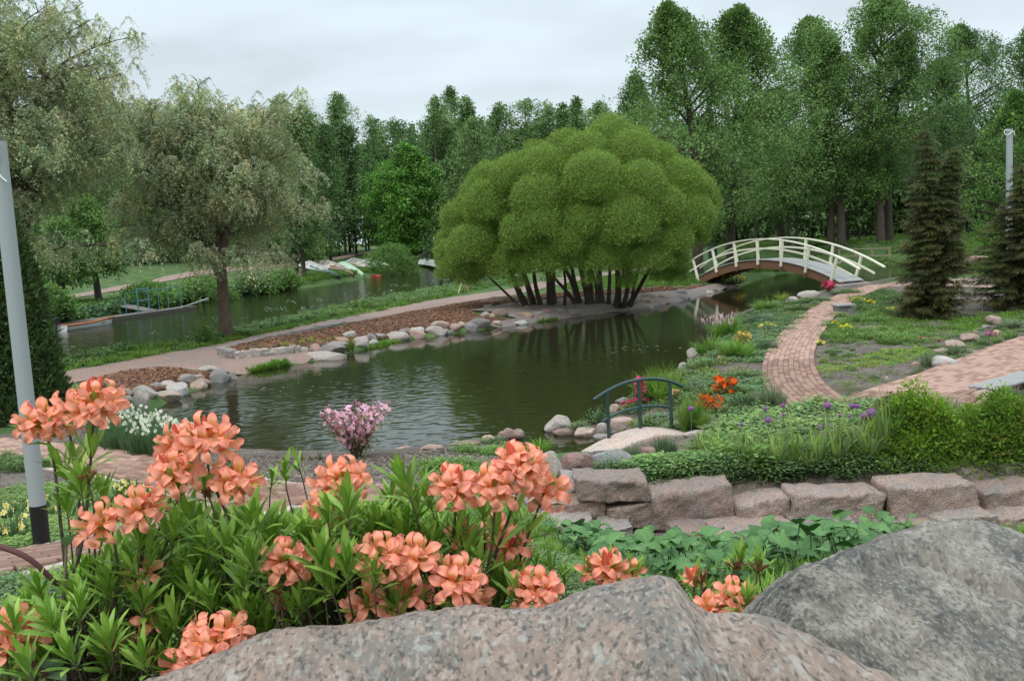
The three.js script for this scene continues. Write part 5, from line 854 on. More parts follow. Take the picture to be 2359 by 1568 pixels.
{ const p = hit(870, 566); bushAt(p, 1.6, 1.6, 'small yellow green bush at the wood edge by the bank path', { n: 120, s: 1.5, tone: G.lime.map((v) => v * 0.7), seed: 4 }); }
for (const [px, py, w, h, lab] of [[340, 702, 3.4, 1.2, 'dark low bush on the bank behind the blue gate'], [470, 698, 4, 1.7, 'leafy bush hanging over the river behind the willow trunk'], [590, 674, 2.8, 1.5, 'leafy bush hanging over the river between willow and boats'], [652, 662, 2.2, 1.2, 'bush at the water below the slim trunks'], [100, 735, 3, 1.6, 'dark bush on the bank by the moored boat']]) bushAt(hit(px, py), w * 0.6, h, lab, { n: 260, s: 1.4, seed: px });
// the nearer rank of the far wood, tree by tree
const rank = [[205, 650, 222, 45, 'small pointed dark tree between the two willows', 'dark'], [290, 640, 260, 60, 'tree behind the forked willow, beside the pointed one', 'birch'], [660, 600, 235, 60, 'birch rising just past the forked willow crown', 'birch'], [715, 598, 262, 45, 'narrow birch leaning in the wind beside the white trunked one', 'birch'], [758, 590, 300, 50, 'low dark tree before the narrow leaning birch', 'dark'], [925, 570, 288, 45, 'thin topped tree right behind the maple', 'alder2'], [1010, 575, 235, 55, 'birch with a wind swept top beyond the maple', 'birch'], [1050, 575, 213, 50, 'highest wind swept birch between maple and round willow', 'birch'], [1110, 570, 285, 60, 'pale green birch behind the edge of the round willow', 'birch'], [1160, 570, 250, 45, 'birch top showing behind the slope of the round willow', 'birch'], [1225, 570, 244, 50, 'birch above the shoulder of the round willow', 'birch'], [1280, 570, 255, 45, 'ragged birch above the round willow, between two taller ones', 'birch'], [1335, 570, 240, 50, 'birch straight above the top of the round willow', 'birch'], [1395, 570, 248, 50, 'birch at the end of the wood beside the tall alders', 'birch'], [430, 620, 300, 60, 'tree hidden behind the forked willow crown', 'dark'], [570, 610, 280, 60, 'tree showing through the forked willow crown', 'birch'], [100, 660, 250, 70, 'dark tree behind the tall sparse willow', 'dark']];
rank.forEach(([px, py, tp, w, lab, tone], i) => { const D = 118 + (i % 4) * 8 - (px < 500 ? 20 : 0); const b = atD(px, py, D), p = on(b.x, b.z); puffAt('birch_tree', lab, null, [px - 4 - (i % 3) * 5, tp], w * 1.7, 500 + i, G[tone], { at: p, n: 460, s: 1.3, trunk: i % 3 ? [0.12, 0.1, 0.085] : [0.55, 0.53, 0.5], gap: 0.43, pw: 0.45 + (i * 7 % 5) * 0.11, peak: 0.2 + (i * 3 % 4) * 0.09 }); });
// the wood behind them reads as one mass
{
  seedAt(91); const list = [], wood = new MB();
  const put = (x, z, h, w, tone) => { const y0 = H(x, z); wood.tube([V(x, y0 - 0.3, z), V(x + gauss() * 0.3, y0 + h * 0.95, z)], [0.2, 0.05], 5, tone === G.birch ? [0.3, 0.29, 0.27] : [0.08, 0.07, 0.06], false); const n = Math.round(120 * h / 14); for (let i = 0; i < n; i++) { const t = Math.pow(rand(), 0.8), R = w * (0.5 + fbm(x + t * 4, t * h * 0.5, z, 2)) * (t < 0.3 ? Math.sqrt(t / 0.3) : Math.pow(Math.max(0, 1 - (t - 0.3) / 0.72), 0.75)) * Math.sqrt(rand()), a = rand() * 6.283; list.push({ p: V(x + Math.cos(a) * R, y0 + (0.08 + 0.92 * t) * h, z + Math.sin(a) * R), e: [gauss() * 0.4, rand() * 6.28, gauss() * 0.4], s: rr(1.6, 2.5), c: vary(tone, 0.28, 0.12) }); } };
  for (let i = 0; i < 150; i++) { const px = -150 + i * 13 + rr(-8, 8), D = rr(128, 165), b = atD(px, 560, D); put(b.x, b.z, rr(15.5, 21.5) * (px > 850 && px < 960 ? 0.85 : 1), rr(2.6, 4.4), rand() < 0.4 ? G.dark : G.birch); }
  for (let i = 0; i < 70; i++) { const px = 1380 + i * 17 + rr(-8, 8), D = rr(225, 260), b = atD(px, 520, D); put(b.x, b.z, rr(15, 22), rr(4, 6), rand() < 0.5 ? G.dark : G.birch); }
  for (let i = 0; i < 60; i++) { const px = 60 + i * 16 + rr(-8, 8), D = rr(112, 124), b = atD(px, 600, D); if (px > 720 && px < 1000) continue; put(b.x, b.z, rr(3, 6), rr(2.5, 3.6), rand() < 0.6 ? G.dark : G.bush); }
  for (let i = 0; i < 46; i++) { const px = 1990 + i * 11 + rr(-8, 8), D = rr(84, 100), b = atD(px, 520, D); put(b.x, b.z, rr(3, 13), rr(2.4, 3.6), rand() < 0.6 ? G.dark : G.alder2); }
  for (let i = 0; i < 40; i++) { const px = 1400 + i * 26 + rr(-10, 10), D = rr(84, 99), b = atD(px, 520, D); put(b.x, b.z, rr(6, 12), rr(2.8, 4.2), rand() < 0.6 ? G.dark : G.alder2); }
  copies('far_wood', tufts.birch[0], M.leaf, list); const w = part('far_wood', wood.geo(), M.bark); tag(w, null, null, null, 'stuff');
}
// conifers
function spruce(p, h, w, seed, label, { tops = [[0, 1, 1]], tone = G.spruce, name = 'spruce_tree' } = {}) {
  seedAt(seed); const t = thing(name, label, 'tree', p), wood = new MB(), list = [[], []];
  for (const [ox, hk, wk, oy = 0] of tops) {
    const hh = h * hk; wood.tube([V(ox * 0.3, -0.1, 0), V(ox * 0.8, hh * 0.5, 0), V(ox, hh, 0)], [0.11, 0.07, 0.01], 7, [0.12, 0.09, 0.07], true, 2);
    const whorls = Math.round(hh / 0.17);
    for (let i = 0; i < whorls; i++) {
      const u = i / whorls, y = oy + 0.1 + u * (hh - 0.1 - oy), R = 1.1 * w * wk * Math.pow(1 - u, 0.9) * (0.75 + 0.45 * fbm(u * 9 + seed, ox * 3, 2, 2)) + 0.05, n = Math.max(3, Math.round(9 * Math.pow(1 - u, 0.3)));
      for (let b = 0; b < n; b++) {
        const a = b / n * 6.283 + i * 1.3 + gauss() * 0.3, L = R * rr(0.4, 1.25), dx = Math.cos(a), dz = Math.sin(a), x0 = ox * (0.3 + 0.7 * y / hh);
        const pts = [0, 0.35, 0.7, 1].map((s) => V(x0 + dx * L * s, y - 0.28 * L * s + 0.22 * L * s * s, dz * L * s)); wood.tube(pts, [0.014, 0.011, 0.007, 0.003], 3, [0.1, 0.08, 0.06], false);
        const m = Math.max(1, Math.round(L / 0.15)); for (let k = 0; k < m; k++) { const s = (k + 0.4) / m, q = V(x0 + dx * L * s, y - 0.28 * L * s + 0.22 * L * s * s, dz * L * s); list[k % 2].push({ p: q, e: [gauss() * 0.3, -a + gauss() * 0.35, -0.15 + gauss() * 0.25], s: rr(0.7, 1.05), c: vary(mix3(tone, [0.17, 0.12, 0.03], clamp(s * s * rr(0.1, 1.0) * 0.7)), 0.3, 0.15) }); }
      }
    }
  }
  part('trunk', wood.geo(), M.bark, t); list.forEach((l, i) => copies('crown', tufts.spruce[i], M.leaf, l, t)); return t;
}
{ const p = hit(2146, 733), k = mpp(p); spruce(p, (733 - 296) * k, 72 * k, 101, 'dark olive spruce with two tops between the brick paths and the alders', { tops: [[-0.12, 1, 1], [0.62, 0.9, 0.55, 1.2]] }); }
{ const p = hit(2352, 712), k = mpp(p); spruce(p, (712 - 370) * k, 100 * k, 103, 'broad dark spruce cut by the picture edge in front of the second grey post', { tops: [[0, 1, 1.05], [0.7, 0.85, 0.8, 0.8]] }); }
{ // the dark evergreen behind the tall grey post
  const p = hit(28, 962), k = mpp(p), h = 490 * k, w = 105 * k, t = thing('thuja', 'dense dark green thuja standing behind the tall grey post', 'tree', p), list = [[], []]; seedAt(105);
  for (let i = 0; i < 3600; i++) { const u = Math.pow(rand(), 1.15), a = i * 2.39996, R = w * Math.pow(Math.max(0, 1 - u), 0.55) * (0.78 + 0.4 * fbm(Math.cos(a) * 2.2, u * 7, Math.sin(a) * 2.2, 3)) * (rand() < 0.25 ? rr(0.6, 1) : rr(0.92, 1.04)); list[i % 2].push({ p: V(Math.cos(a) * R, u * h, Math.sin(a) * R), e: [gauss() * 0.35 + 0.3 * Math.sin(a), rand() * 6.28, gauss() * 0.35 - 0.3 * Math.cos(a)], s: rr(0.8, 1.3), c: vary(G.thuja, 0.3, 0.15) }); }
  part('trunk', new MB().tube([V(0, -0.1, 0), V(0, h * 0.9, 0)], [0.15, 0.03], 8, [0.1, 0.08, 0.06]).geo(), M.bark, t); list.forEach((l, i) => copies('crown', tufts.thuja[i], M.leaf, l, t));
}

// ================================================================ plants of the beds
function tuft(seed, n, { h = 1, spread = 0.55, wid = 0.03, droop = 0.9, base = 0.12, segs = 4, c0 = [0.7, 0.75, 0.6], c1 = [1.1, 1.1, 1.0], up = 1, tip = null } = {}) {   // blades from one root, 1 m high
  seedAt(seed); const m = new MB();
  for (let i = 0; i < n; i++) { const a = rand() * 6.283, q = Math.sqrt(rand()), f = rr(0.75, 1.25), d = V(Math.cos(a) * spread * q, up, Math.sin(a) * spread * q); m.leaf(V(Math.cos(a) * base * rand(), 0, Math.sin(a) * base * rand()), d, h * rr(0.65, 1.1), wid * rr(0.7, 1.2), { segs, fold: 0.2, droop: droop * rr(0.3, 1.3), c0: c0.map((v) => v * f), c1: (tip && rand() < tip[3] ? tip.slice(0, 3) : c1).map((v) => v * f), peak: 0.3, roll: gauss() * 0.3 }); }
  return m.geo();
}
function herb(seed, n, { r = 0.5, h = 0.6, len = 0.22, wid = 0.14, fold = 0.2, droop = 0.6, segs = 2, stems = true } = {}) {   // leaves held out on thin stalks
  seedAt(seed); const m = new MB();
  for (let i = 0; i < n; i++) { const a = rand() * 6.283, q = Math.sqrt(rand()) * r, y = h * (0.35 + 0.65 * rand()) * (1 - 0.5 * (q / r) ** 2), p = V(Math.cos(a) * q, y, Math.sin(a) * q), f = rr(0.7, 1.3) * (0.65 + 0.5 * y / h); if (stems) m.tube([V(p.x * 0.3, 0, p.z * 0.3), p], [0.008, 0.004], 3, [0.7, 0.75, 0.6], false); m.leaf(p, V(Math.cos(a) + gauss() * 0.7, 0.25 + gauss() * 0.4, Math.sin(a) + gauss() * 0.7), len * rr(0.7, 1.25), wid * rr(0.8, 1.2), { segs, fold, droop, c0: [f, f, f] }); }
  return m.geo();
}
function blooms(seed, n, { r = 0.5, h = 0.1, s = 0.06, petals = 5, c = [1, 1, 1], c2 = c } = {}) {
  seedAt(seed); const m = new MB();
  for (let i = 0; i < n; i++) { const a = rand() * 6.283, q = Math.sqrt(rand()) * r, p = V(Math.cos(a) * q, rr(0, h), Math.sin(a) * q), ax = V(gauss() * 0.8, 1, gauss() * 0.8).normalize(), u = V().crossVectors(ax, V(1, 0.2, 0.1)).normalize(), f = rr(0.8, 1.15); for (let k = 0; k < petals; k++) { const d = u.clone().applyAxisAngle(ax, k / petals * 6.283).addScaledVector(ax, 0.35); m.leaf(p, d, s * rr(0.8, 1.15), s * 0.75, { segs: 2, fold: -0.1, c0: c2.map((v) => v * f), c1: c.map((v) => v * f), droop: 0.6 }); } }
  return m.geo();
}
const P_ = {
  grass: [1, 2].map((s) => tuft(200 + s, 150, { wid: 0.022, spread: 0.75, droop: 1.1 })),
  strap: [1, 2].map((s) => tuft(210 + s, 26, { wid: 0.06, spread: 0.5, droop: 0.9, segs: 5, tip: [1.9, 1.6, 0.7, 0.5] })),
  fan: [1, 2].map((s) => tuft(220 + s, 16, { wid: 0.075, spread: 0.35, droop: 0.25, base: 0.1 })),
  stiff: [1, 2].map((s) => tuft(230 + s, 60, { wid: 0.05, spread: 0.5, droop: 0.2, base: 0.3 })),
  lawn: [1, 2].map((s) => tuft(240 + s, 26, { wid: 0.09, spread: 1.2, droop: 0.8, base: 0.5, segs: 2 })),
  herb: [1, 2, 3].map((s) => herb(250 + s, 46)),
  fine: [1, 2].map((s) => herb(260 + s, 90, { len: 0.13, wid: 0.075, r: 0.55 })),
  mat: [1, 2].map((s) => leafTuft(270 + s, 60, 0.5, 0.16, 0.07, { flat: 0.55, up: 0.5 })),
  juniper: [1, 2].map((s) => leafTuft(280 + s, 90, 0.5, 0.2, 0.03, { flat: 0.5, up: 0.35, droop: 0.2 })),
  spirea: [1, 2].map((s) => leafTuft(290 + s, 50, 0.28, 0.085, 0.05, { up: 0.5 })),
  umbel: [1, 2].map((s) => { seedAt(300 + s); const m = new MB(); for (let i = 0; i < 5; i++) { const p = V(gauss() * 0.28, rr(0.7, 1.05), gauss() * 0.28); m.tube([V(p.x * 0.3, 0, p.z * 0.3), p], [0.01, 0.006], 3, [0.12, 0.2, 0.05], false); for (let k = 0; k < 9; k++) m.leaf(p.clone().add(V(gauss() * 0.07, gauss() * 0.02, gauss() * 0.07)), V(gauss(), 0.3, gauss()), 0.035, 0.035, { segs: 1, c0: [0.8, 0.82, 0.74] }); } return m.geo(); }),
  white: [1, 2].map((s) => blooms(310 + s, 26, { c: [0.85, 0.86, 0.8], r: 0.5, h: 0.3, s: 0.07 })),
};
const inPoly = (P, n, pad = 0) => { const xs = P.map((p) => p[0]), zs = P.map((p) => p[1]), out = [], X = [Math.min(...xs), Math.max(...xs)], Z = [Math.min(...zs), Math.max(...zs)]; for (let g = 0; out.length < n && g < n * 60; g++) { const x = rr(...X), z = rr(...Z); if (sdPoly(P, x, z) < -pad) out.push([x, z]); } return out; };
// uncountable cover: many small copies over an area
function cover(name, P, n, kind, tone, { s = 0.2, k = 0.25, seed = 1, sy = 1, patch = 0, mat = M.leaf, avoid = [], group } = {}) {
  seedAt(600 + seed); const gs = P_[kind], per = gs.map(() => []);
  inPoly(P, n).forEach(([x, z], i) => { if (patch && fbm(x * 0.9 + seed, z * 0.9, 3, 3) < patch) return; for (const [q, d] of avoid) if (sdPoly(q, x, z) < d) return; const z_ = s * rr(0.6, 1.35); per[i % gs.length].push({ p: on(x, z, -0.01), e: [gauss() * 0.12, rand() * 6.283, gauss() * 0.12], s: [z_, z_ * sy * rr(0.7, 1.25), z_], c: vary(tone, k, 0.15) }); });
  return per.map((l, i) => l.length ? copies(name, gs[i], mat, l) : null);
}
// plants of the raised bed stand behind the wall, not on it
const WALL = [[0.3, -9.84], [8, -9.82], [8, -8.3], [0.3, -8.3]];
function back(p, w = 60) { if (p.x > 0.3 && p.z > -10.1 && p.z < -8.4) { const d = -9.88 - Math.min(0.22, w * 0.0012); p.x *= d / p.z; p.z = d; p.y = H(p.x, p.z); } return p; }
const SIZE = { herb: [1.15, 1.7], fine: [1.15, 1.8], mat: [1.2, 2.4], juniper: [1.25, 2.2], grass: [1.5, 1.75], strap: [1.45, 1.8], stiff: [1.3, 1.15], fan: [1.2, 1.05] };
// one plant: foot at that pixel, w x h pixels large
function plant(name, label, category, pt, w, h, kind, tone, { n = 1, seed, mat = M.leaf, group, flower = null, p: at, spread = 0.34, s = 1 } = {}) {
  const p = back(at || hit(...pt), w), k = mpp(p), W = w * k, Hh = h * k, t = thing(name, label, category, p, 0, group); seedAt(seed || Math.round(p.x * 97 + p.z * 31) + 5000);
  const gs = P_[kind], per = gs.map(() => []);
  for (let i = 0; i < n; i++) { const a = i * 2.39996, q = n > 1 ? Math.sqrt((i + 0.5) / n) * W * spread * 1.3 : 0, d = 1 - 0.45 * (n > 1 ? (i + 0.5) / n : 0); const [fx, fy] = SIZE[kind] || [1, 1], sx = (n > 1 ? W * 0.55 / Math.sqrt(n) * 1.7 * s : W) * fx, sy = Hh * d * fy; per[i % gs.length].push({ p: V(Math.cos(a) * q, 0, Math.sin(a) * q), e: [0, rand() * 6.283, 0], s: [sx * rr(0.85, 1.15), sy * rr(0.85, 1.1), sx * rr(0.85, 1.15)], c: vary(tone, 0.16, 0.1) }); }
  per.forEach((l, i) => l.length && copies('foliage', gs[i], mat, l, t));
  if (flower) flower(t, W, Hh);
  return t;
}
const K = (C) => (u, v, w, h) => { const a = C(u, v), b = C(u + w, v - h); return [a, b[0] - a[0], a[1] - b[1]]; };
const kR = K(CR), k7 = K(C7), kG = K(CG), kS = K(CS), k8 = K(C8), kP = K(CP), kN = K(CN), kF = K(CF), kA = K(CA), kW = K(CW);
const A = { grass: [0.2, 0.35, 0.05], lime: [0.31, 0.44, 0.05], leaf: [0.15, 0.265, 0.052], dark: [0.085, 0.175, 0.05], blue: [0.19, 0.3, 0.15], olive: [0.21, 0.26, 0.06], sage: [0.3, 0.37, 0.21], bright: [0.2, 0.36, 0.045], mantle: [0.26, 0.42, 0.09] };
// heads of small flowers on a plant
const flowers = (c, n, s, c2 = c, lo = 0.6, hi = 1.1, name = 'blossom') => (t, W, Hh) => { const g = blooms(77, 1, { r: 0, h: 0, s: 1, c: [1, 1, 1], c2: c2.map((v, i) => v / Math.max(0.01, c[i])) }), l = []; for (let i = 0; i < n; i++) { const a = rand() * 6.283, q = Math.sqrt(rand()), y = lerp(lo, hi, rand()) * (1 - 0.35 * q * q); l.push({ p: V(Math.cos(a) * q * W * 0.46, y * Hh, Math.sin(a) * q * W * 0.46), e: [gauss() * 0.6 + 0.5, rand() * 6.283, gauss() * 0.6], s: s * rr(0.8, 1.25), c: vary(c, 0.15, 0.08) }); } copies(name, g, M.petal, l, t); };
function azaleaSmall(label, pt, w, h, c, n, s, { c2 = c, leaf = A.leaf, bare = 0.5, shape } = {}) {
  const p = hit(...pt), k = mpp(p), W = w * k, Hh = h * k, t = thing('flowering_azalea', label, 'azalea', p), m = new MB(); seedAt(Math.round(p.x * 71 - p.z * 13) + 700); const l = [], lf = [];
  for (let i = 0; i < n; i++) { const a = rand() * 6.283, q = Math.sqrt(rand()), u = rand(), e = shape ? shape(u) : lerp(0.55, 1, Math.sin(Math.PI * Math.min(1, u * 0.85 + 0.1))), b = V(Math.cos(a) * q * W * 0.5 * e, lerp(0.25, 1, u) * Hh, Math.sin(a) * q * W * 0.5 * e); if (i % 3 === 0) m.tube([V(gauss() * 0.03, -0.03, gauss() * 0.03), V(b.x * 0.45, b.y * 0.5, b.z * 0.45), b], [0.008, 0.006, 0.003].map((v) => v * Math.max(1, Hh)), 4, [0.15, 0.1, 0.07], false); l.push({ p: b, e: [gauss() * 0.7 + 0.4, rand() * 6.28, gauss() * 0.7], s: s * rr(0.8, 1.25), c: vary(c, 0.16, 0.08) }); if (rand() < bare * 2) lf.push({ p: b.clone().add(V(gauss() * 0.06, -0.05 - rand() * 0.12, gauss() * 0.06)), e: [0, rand() * 6.28, 0], s: 0.35 * rr(0.7, 1.2) * Math.min(1.2, Math.max(0.5, Hh)), c: vary(leaf, 0.2, 0.1) }); }
  part('stem', m.geo(), M.stem, t); copies('foliage', tufts.bush[0], M.leaf, lf, t); copies('blossom', blooms(78, 1, { r: 0, h: 0, s: 1, c: [1, 1, 1], c2: c2.map((v, i) => v / Math.max(0.01, c[i])) }), M.petal, l, t); return t;
}

// --- the planted bank between pond and brick path
const clump = (label, a, kind, tone, o) => plant(kind === 'grass' ? 'ornamental_grass' : 'bedding_plant', label, kind === 'grass' ? 'grass clump' : 'plant', ...a, kind, tone, o);
clump('rounded yellow green grass clump at the pond edge, farther of the pair below the footbridge', kR(700, 708, 78, 62), 'grass', A.lime);
clump('wide yellow green grass clump at the pond edge, nearer of the pair below the footbridge', kR(590, 765, 190, 76), 'grass', A.grass, { n: 3 });
clump('blue green leafy mound beside the wide yellow green grass', kR(545, 850, 240, 95), 'fine', A.blue, { n: 7 });
clump('low leafy plant at the path bend just past the stool', kR(820, 760, 160, 60), 'fine', A.leaf, { n: 4 });
clump('pale grass with pink flower spikes leaning over the pond', kR(310, 945, 270, 120), 'grass', A.bright, { n: 4, flower: (t, W, Hh) => { const l = []; for (let i = 0; i < 60; i++) { const a = rand() * 6.283, q = Math.sqrt(rand()); l.push({ p: V(Math.cos(a) * q * W * 0.5 - W * 0.12, Hh * rr(0.85, 1.35), Math.sin(a) * q * W * 0.5), e: [gauss() * 0.2, 0, gauss() * 0.2], s: [0.03, 0.11, 0.03], c: vary([0.6, 0.34, 0.42], 0.2) }); } copies('flower_spike', new THREE.SphereGeometry(0.5, 6, 5), std({ roughness: 0.9 }), l, t); } });
clump('bright green fine grass in front of the pale yellow azalea', kR(370, 1085, 260, 115), 'grass', A.bright, { n: 4 });
clump('bright green fine grass at the water beside the pale yellow azalea', kR(190, 1060, 180, 120), 'grass', A.bright, { n: 2 });
clump('silvery green leafy mound behind the orange azaleas along the path', kR(590, 1030, 170, 110), 'fine', A.blue, { n: 4 });
azaleaSmall('pale yellow azalea in the bank between pond and brick path', ...kR(432, 1000, 130, 95), [0.82, 0.56, 0.16], 60, 0.055, { leaf: A.bright });
azaleaSmall('tiny pale yellow azalea nearer the little footbridge', ...kR(292, 1112, 55, 42), [0.82, 0.66, 0.3], 16, 0.045, { leaf: A.bright });
clump('flat olive juniper mat spreading above the orange azaleas', kR(400, 1215, 300, 75), 'juniper', A.olive, { n: 9 });
clump('leafy green plant at the pond edge stones, farther of two', kR(175, 1160, 110, 95), 'herb', A.leaf, { n: 3 });
clump('leafy green plant at the pond edge stones, nearer of two', kR(65, 1165, 120, 70), 'herb', A.blue, { n: 3 });
clump('tall light green grass behind the handrail of the little footbridge', kG(1240, 440, 560, 330), 'grass', A.grass, { n: 7 });
clump('broad light green grass clump beside the lower orange azalea', kG(1560, 800, 400, 370), 'grass', A.grass, { n: 4 });
clump('light green grass at the pond edge behind the magenta azalea', kG(860, 440, 240, 240), 'grass', A.bright, { n: 2 });
clump('spiky lavender like plant beside the brick path junction', kR(625, 1420, 230, 175), 'stiff', A.sage.map((v) => v * 0.8), { n: 5 });
azaleaSmall('vivid orange azalea, upper of the two by the brick path', ...kR(300, 1345, 190, 125), [0.85, 0.13, 0.012], 60, 0.055, { leaf: A.leaf });
azaleaSmall('vivid orange azalea, lower of the two by the brick path', ...kR(215, 1465, 190, 125), [0.85, 0.14, 0.015], 60, 0.052, { leaf: A.leaf });
azaleaSmall('slim magenta azalea seen through the green handrail', ...kG(990, 560, 200, 380), [0.82, 0.07, 0.22], 70, 0.05, { leaf: A.leaf, shape: (u) => 0.9 - 0.5 * u });
azaleaSmall('small magenta azalea sprig beside the slim magenta one', ...kG(838, 555, 110, 100), [0.82, 0.07, 0.22], 12, 0.045);
azaleaSmall('bright pink azalea at the near foot of the arched footbridge', ...kR(1025, 635, 90, 80), [0.8, 0.09, 0.2], 60, 0.09, { leaf: A.leaf });
azaleaSmall('little cream flowered shrub between the tall grasses', ...kG(1395, 455, 90, 110), [0.8, 0.55, 0.28], 14, 0.05);
clump('leafy green fringe at the near foot of the arched footbridge', kR(1150, 650, 220, 55), 'fine', A.leaf, { n: 6 });
clump('low green cover along the path below the footbridge', kR(940, 705, 240, 50), 'fine', A.leaf, { n: 6 });
clump('dark glossy round leaved plant beside the first handrail post', kG(505, 720, 270, 240), 'herb', A.dark, { n: 6, mat: M.gloss });
clump('light green leafy plant between the water slabs', kG(310, 790, 260, 150), 'herb', A.leaf, { n: 5 });
clump('deep green leafy plant under the lower handrail', kG(1070, 835, 360, 250), 'herb', A.leaf, { n: 7 });
clump('leafy dark green plant right of the lower orange azalea', kR(420, 1430, 230, 130), 'herb', A.dark, { n: 6 });
clump('leafy blue green plant between the two orange azaleas', kR(90, 1320, 200, 90), 'fine', A.blue, { n: 5 });
clump('green leafy plant on the path side of the lower orange azalea', kR(460, 1340, 160, 80), 'fine', A.leaf, { n: 4 });
clump('soft green grass tuft on the gravel spit by the near shore', kN(2130, 640, 190, 160), 'grass', A.bright);
clump('feathery green rosemary like plant growing across the slate boulder', kG(910, 1130, 200, 220), 'stiff', A.sage.map((v) => v * 0.75), { n: 3 });
clump('bushy lavender like plant in front of the slab bridge end', kG(1240, 1080, 380, 240), 'stiff', A.blue.map((v) => v * 0.75), { n: 7 });

const BANK = hits([1500, 905], [1560, 868], [1620, 820], [1660, 750], [1760, 712], [1880, 688], [1900, 700], [1850, 735], [1800, 785], [1768, 840], [1770, 880], [1800, 935], [1740, 960], [1640, 990], [1540, 1000], [1480, 985], [1440, 950]);
cover('ground_cover', BANK, 1100, 'fine', A.leaf, { s: 0.34, sy: 0.6, seed: 2, patch: 0.4 });
cover('ground_cover', BANK, 700, 'fine', A.blue, { s: 0.3, sy: 0.6, seed: 3, patch: 0.45 });
cover('ground_cover', BANK, 300, 'mat', A.olive, { s: 0.4, seed: 9, patch: 0.42 });

// --- the bed behind the wall
const BED = [[0.8, -9.75], [5.8, -9.6], [7.5, -11.8], [6.2, -13.2], [4.6, -12.9], [3.2, -14.2], [1.7, -13.0], [0.9, -11.4]];
const bedTone = (x, z) => fbm(x * 1.1, z * 1.1, 9, 3);
cover('ground_cover', hits([1450, 1075], [1600, 1060], [1760, 1075], [1980, 1110], [1980, 1128], [1700, 1120], [1600, 1100], [1480, 1095]), 260, 'fine', A.leaf.map((v) => v * 1.25), { s: 0.32, sy: 0.6, k: 0.4, patch: 0.3, seed: 4, avoid: [[WALL, 0.0]] });
cover('ground_cover', hits([1630, 1000], [1760, 960], [1900, 938], [2060, 935], [2150, 960], [2040, 1010], [1800, 1030], [1660, 1040]), 420, 'herb', A.mantle.map((v) => v * 0.72), { s: 0.34, sy: 0.75, k: 0.35, seed: 5, avoid: [[WALL, 0.0]] });
cover('ground_cover', [[0.9, -9.74], [6.6, -9.74], [6.6, -10.15], [0.9, -10.15]], 330, 'fine', A.leaf.map((v) => v * 0.85), { s: 0.27, sy: 0.8, seed: 10, patch: 0.36 });
cover('ground_cover', [[3.5, -9.74], [7, -9.74], [7, -10.15], [3.5, -10.15]], 240, 'spirea', [0.17, 0.28, 0.03], { s: 0.55, seed: 32 });
cover('ground_cover', hits([1480, 1078], [1640, 1040], [1900, 1050], [2050, 1085], [2050, 1110], [1780, 1095], [1560, 1090]), 300, 'fine', A.leaf, { s: 0.34, sy: 0.6, k: 0.4, patch: 0.34, seed: 6, avoid: [[WALL, 0.0]] });
cover('ground_cover', hits([1560, 1050], [1700, 1030], [2020, 1060], [2040, 1105], [1700, 1100]), 150, 'herb', A.bright, { s: 0.3, sy: 1.1, seed: 19, patch: 0.46, avoid: [[WALL, 0]] });
cover('ground_cover', hits([1560, 1050], [1700, 1030], [2020, 1060], [2040, 1105], [1700, 1100]), 60, 'strap', [0.2, 0.3, 0.12], { s: 0.24, sy: 1.3, seed: 20, avoid: [[WALL, 0]] });
clump('olive juniper mat hanging over the wall top', k7(460, 720, 380, 70), 'juniper', A.olive, { n: 12 });
clump('olive juniper mat behind the sloping wall block', k7(760, 780, 330, 90), 'juniper', A.olive, { n: 10 });
clump('green columbine like mound by the juniper at the wall', k7(960, 800, 180, 120), 'fine', A.leaf, { n: 6 });
clump('green columbine like mound below the strap leaved clumps', k7(1240, 800, 300, 120), 'fine', A.leaf, { n: 8 });
clump('dark green mound of fine leaves behind the juniper mats', k7(560, 655, 320, 90), 'fine', A.leaf, { n: 9 });
clump('dark green mound of fine leaves below the iris fan', k7(790, 670, 260, 90), 'fine', A.dark.map((v) => v * 1.3), { n: 7 });
clump('dark green mound of fine leaves near the wall block corner', k7(1560, 790, 140, 90), 'fine', A.leaf, { n: 4 });
const strapT = [0.2, 0.3, 0.12];
for (const [a, lab] of [[k7(700, 610, 110, 130), 'stiff iris fan in the bed behind the slab bridge'], [k7(880, 590, 130, 130), 'strap leaved clump with yellowing tips near the iris fan'], [k7(1150, 650, 190, 190), 'large strap leaved clump with blue green blades in the middle of the bed'], [k7(1360, 770, 190, 180), 'strap leaved clump drooping over the wall, first of three by the wall top'], [k7(1465, 775, 220, 150), 'strap leaved clump with broad bent blades, second of three by the wall top'], [k7(1625, 760, 170, 240), 'tall strap leaved clump beside the bright green bush, third of three by the wall top'], [k7(1300, 590, 200, 140), 'pale tipped strap leaved clump below the paired allium heads'], [k7(1450, 590, 200, 140), 'pale tipped strap leaved clump in the thick of the bed'], [k7(1600, 600, 180, 150), 'pale tipped strap leaved clump behind the tall one'], [k7(1560, 510, 180, 90), 'grey green strap leaved clump below the open allium head'], [k7(1010, 570, 140, 130), 'thin strap leaved clump between iris fan and large clump'], [k7(1180, 770, 90, 60), 'little yellowing strap leaved clump at the wall edge']]) plant('strap_leaved_plant', lab, 'plant', ...a, /iris/.test(lab) ? 'fan' : 'strap', strapT, { n: /little|iris/.test(lab) ? 1 : 2, s: 0.9 });
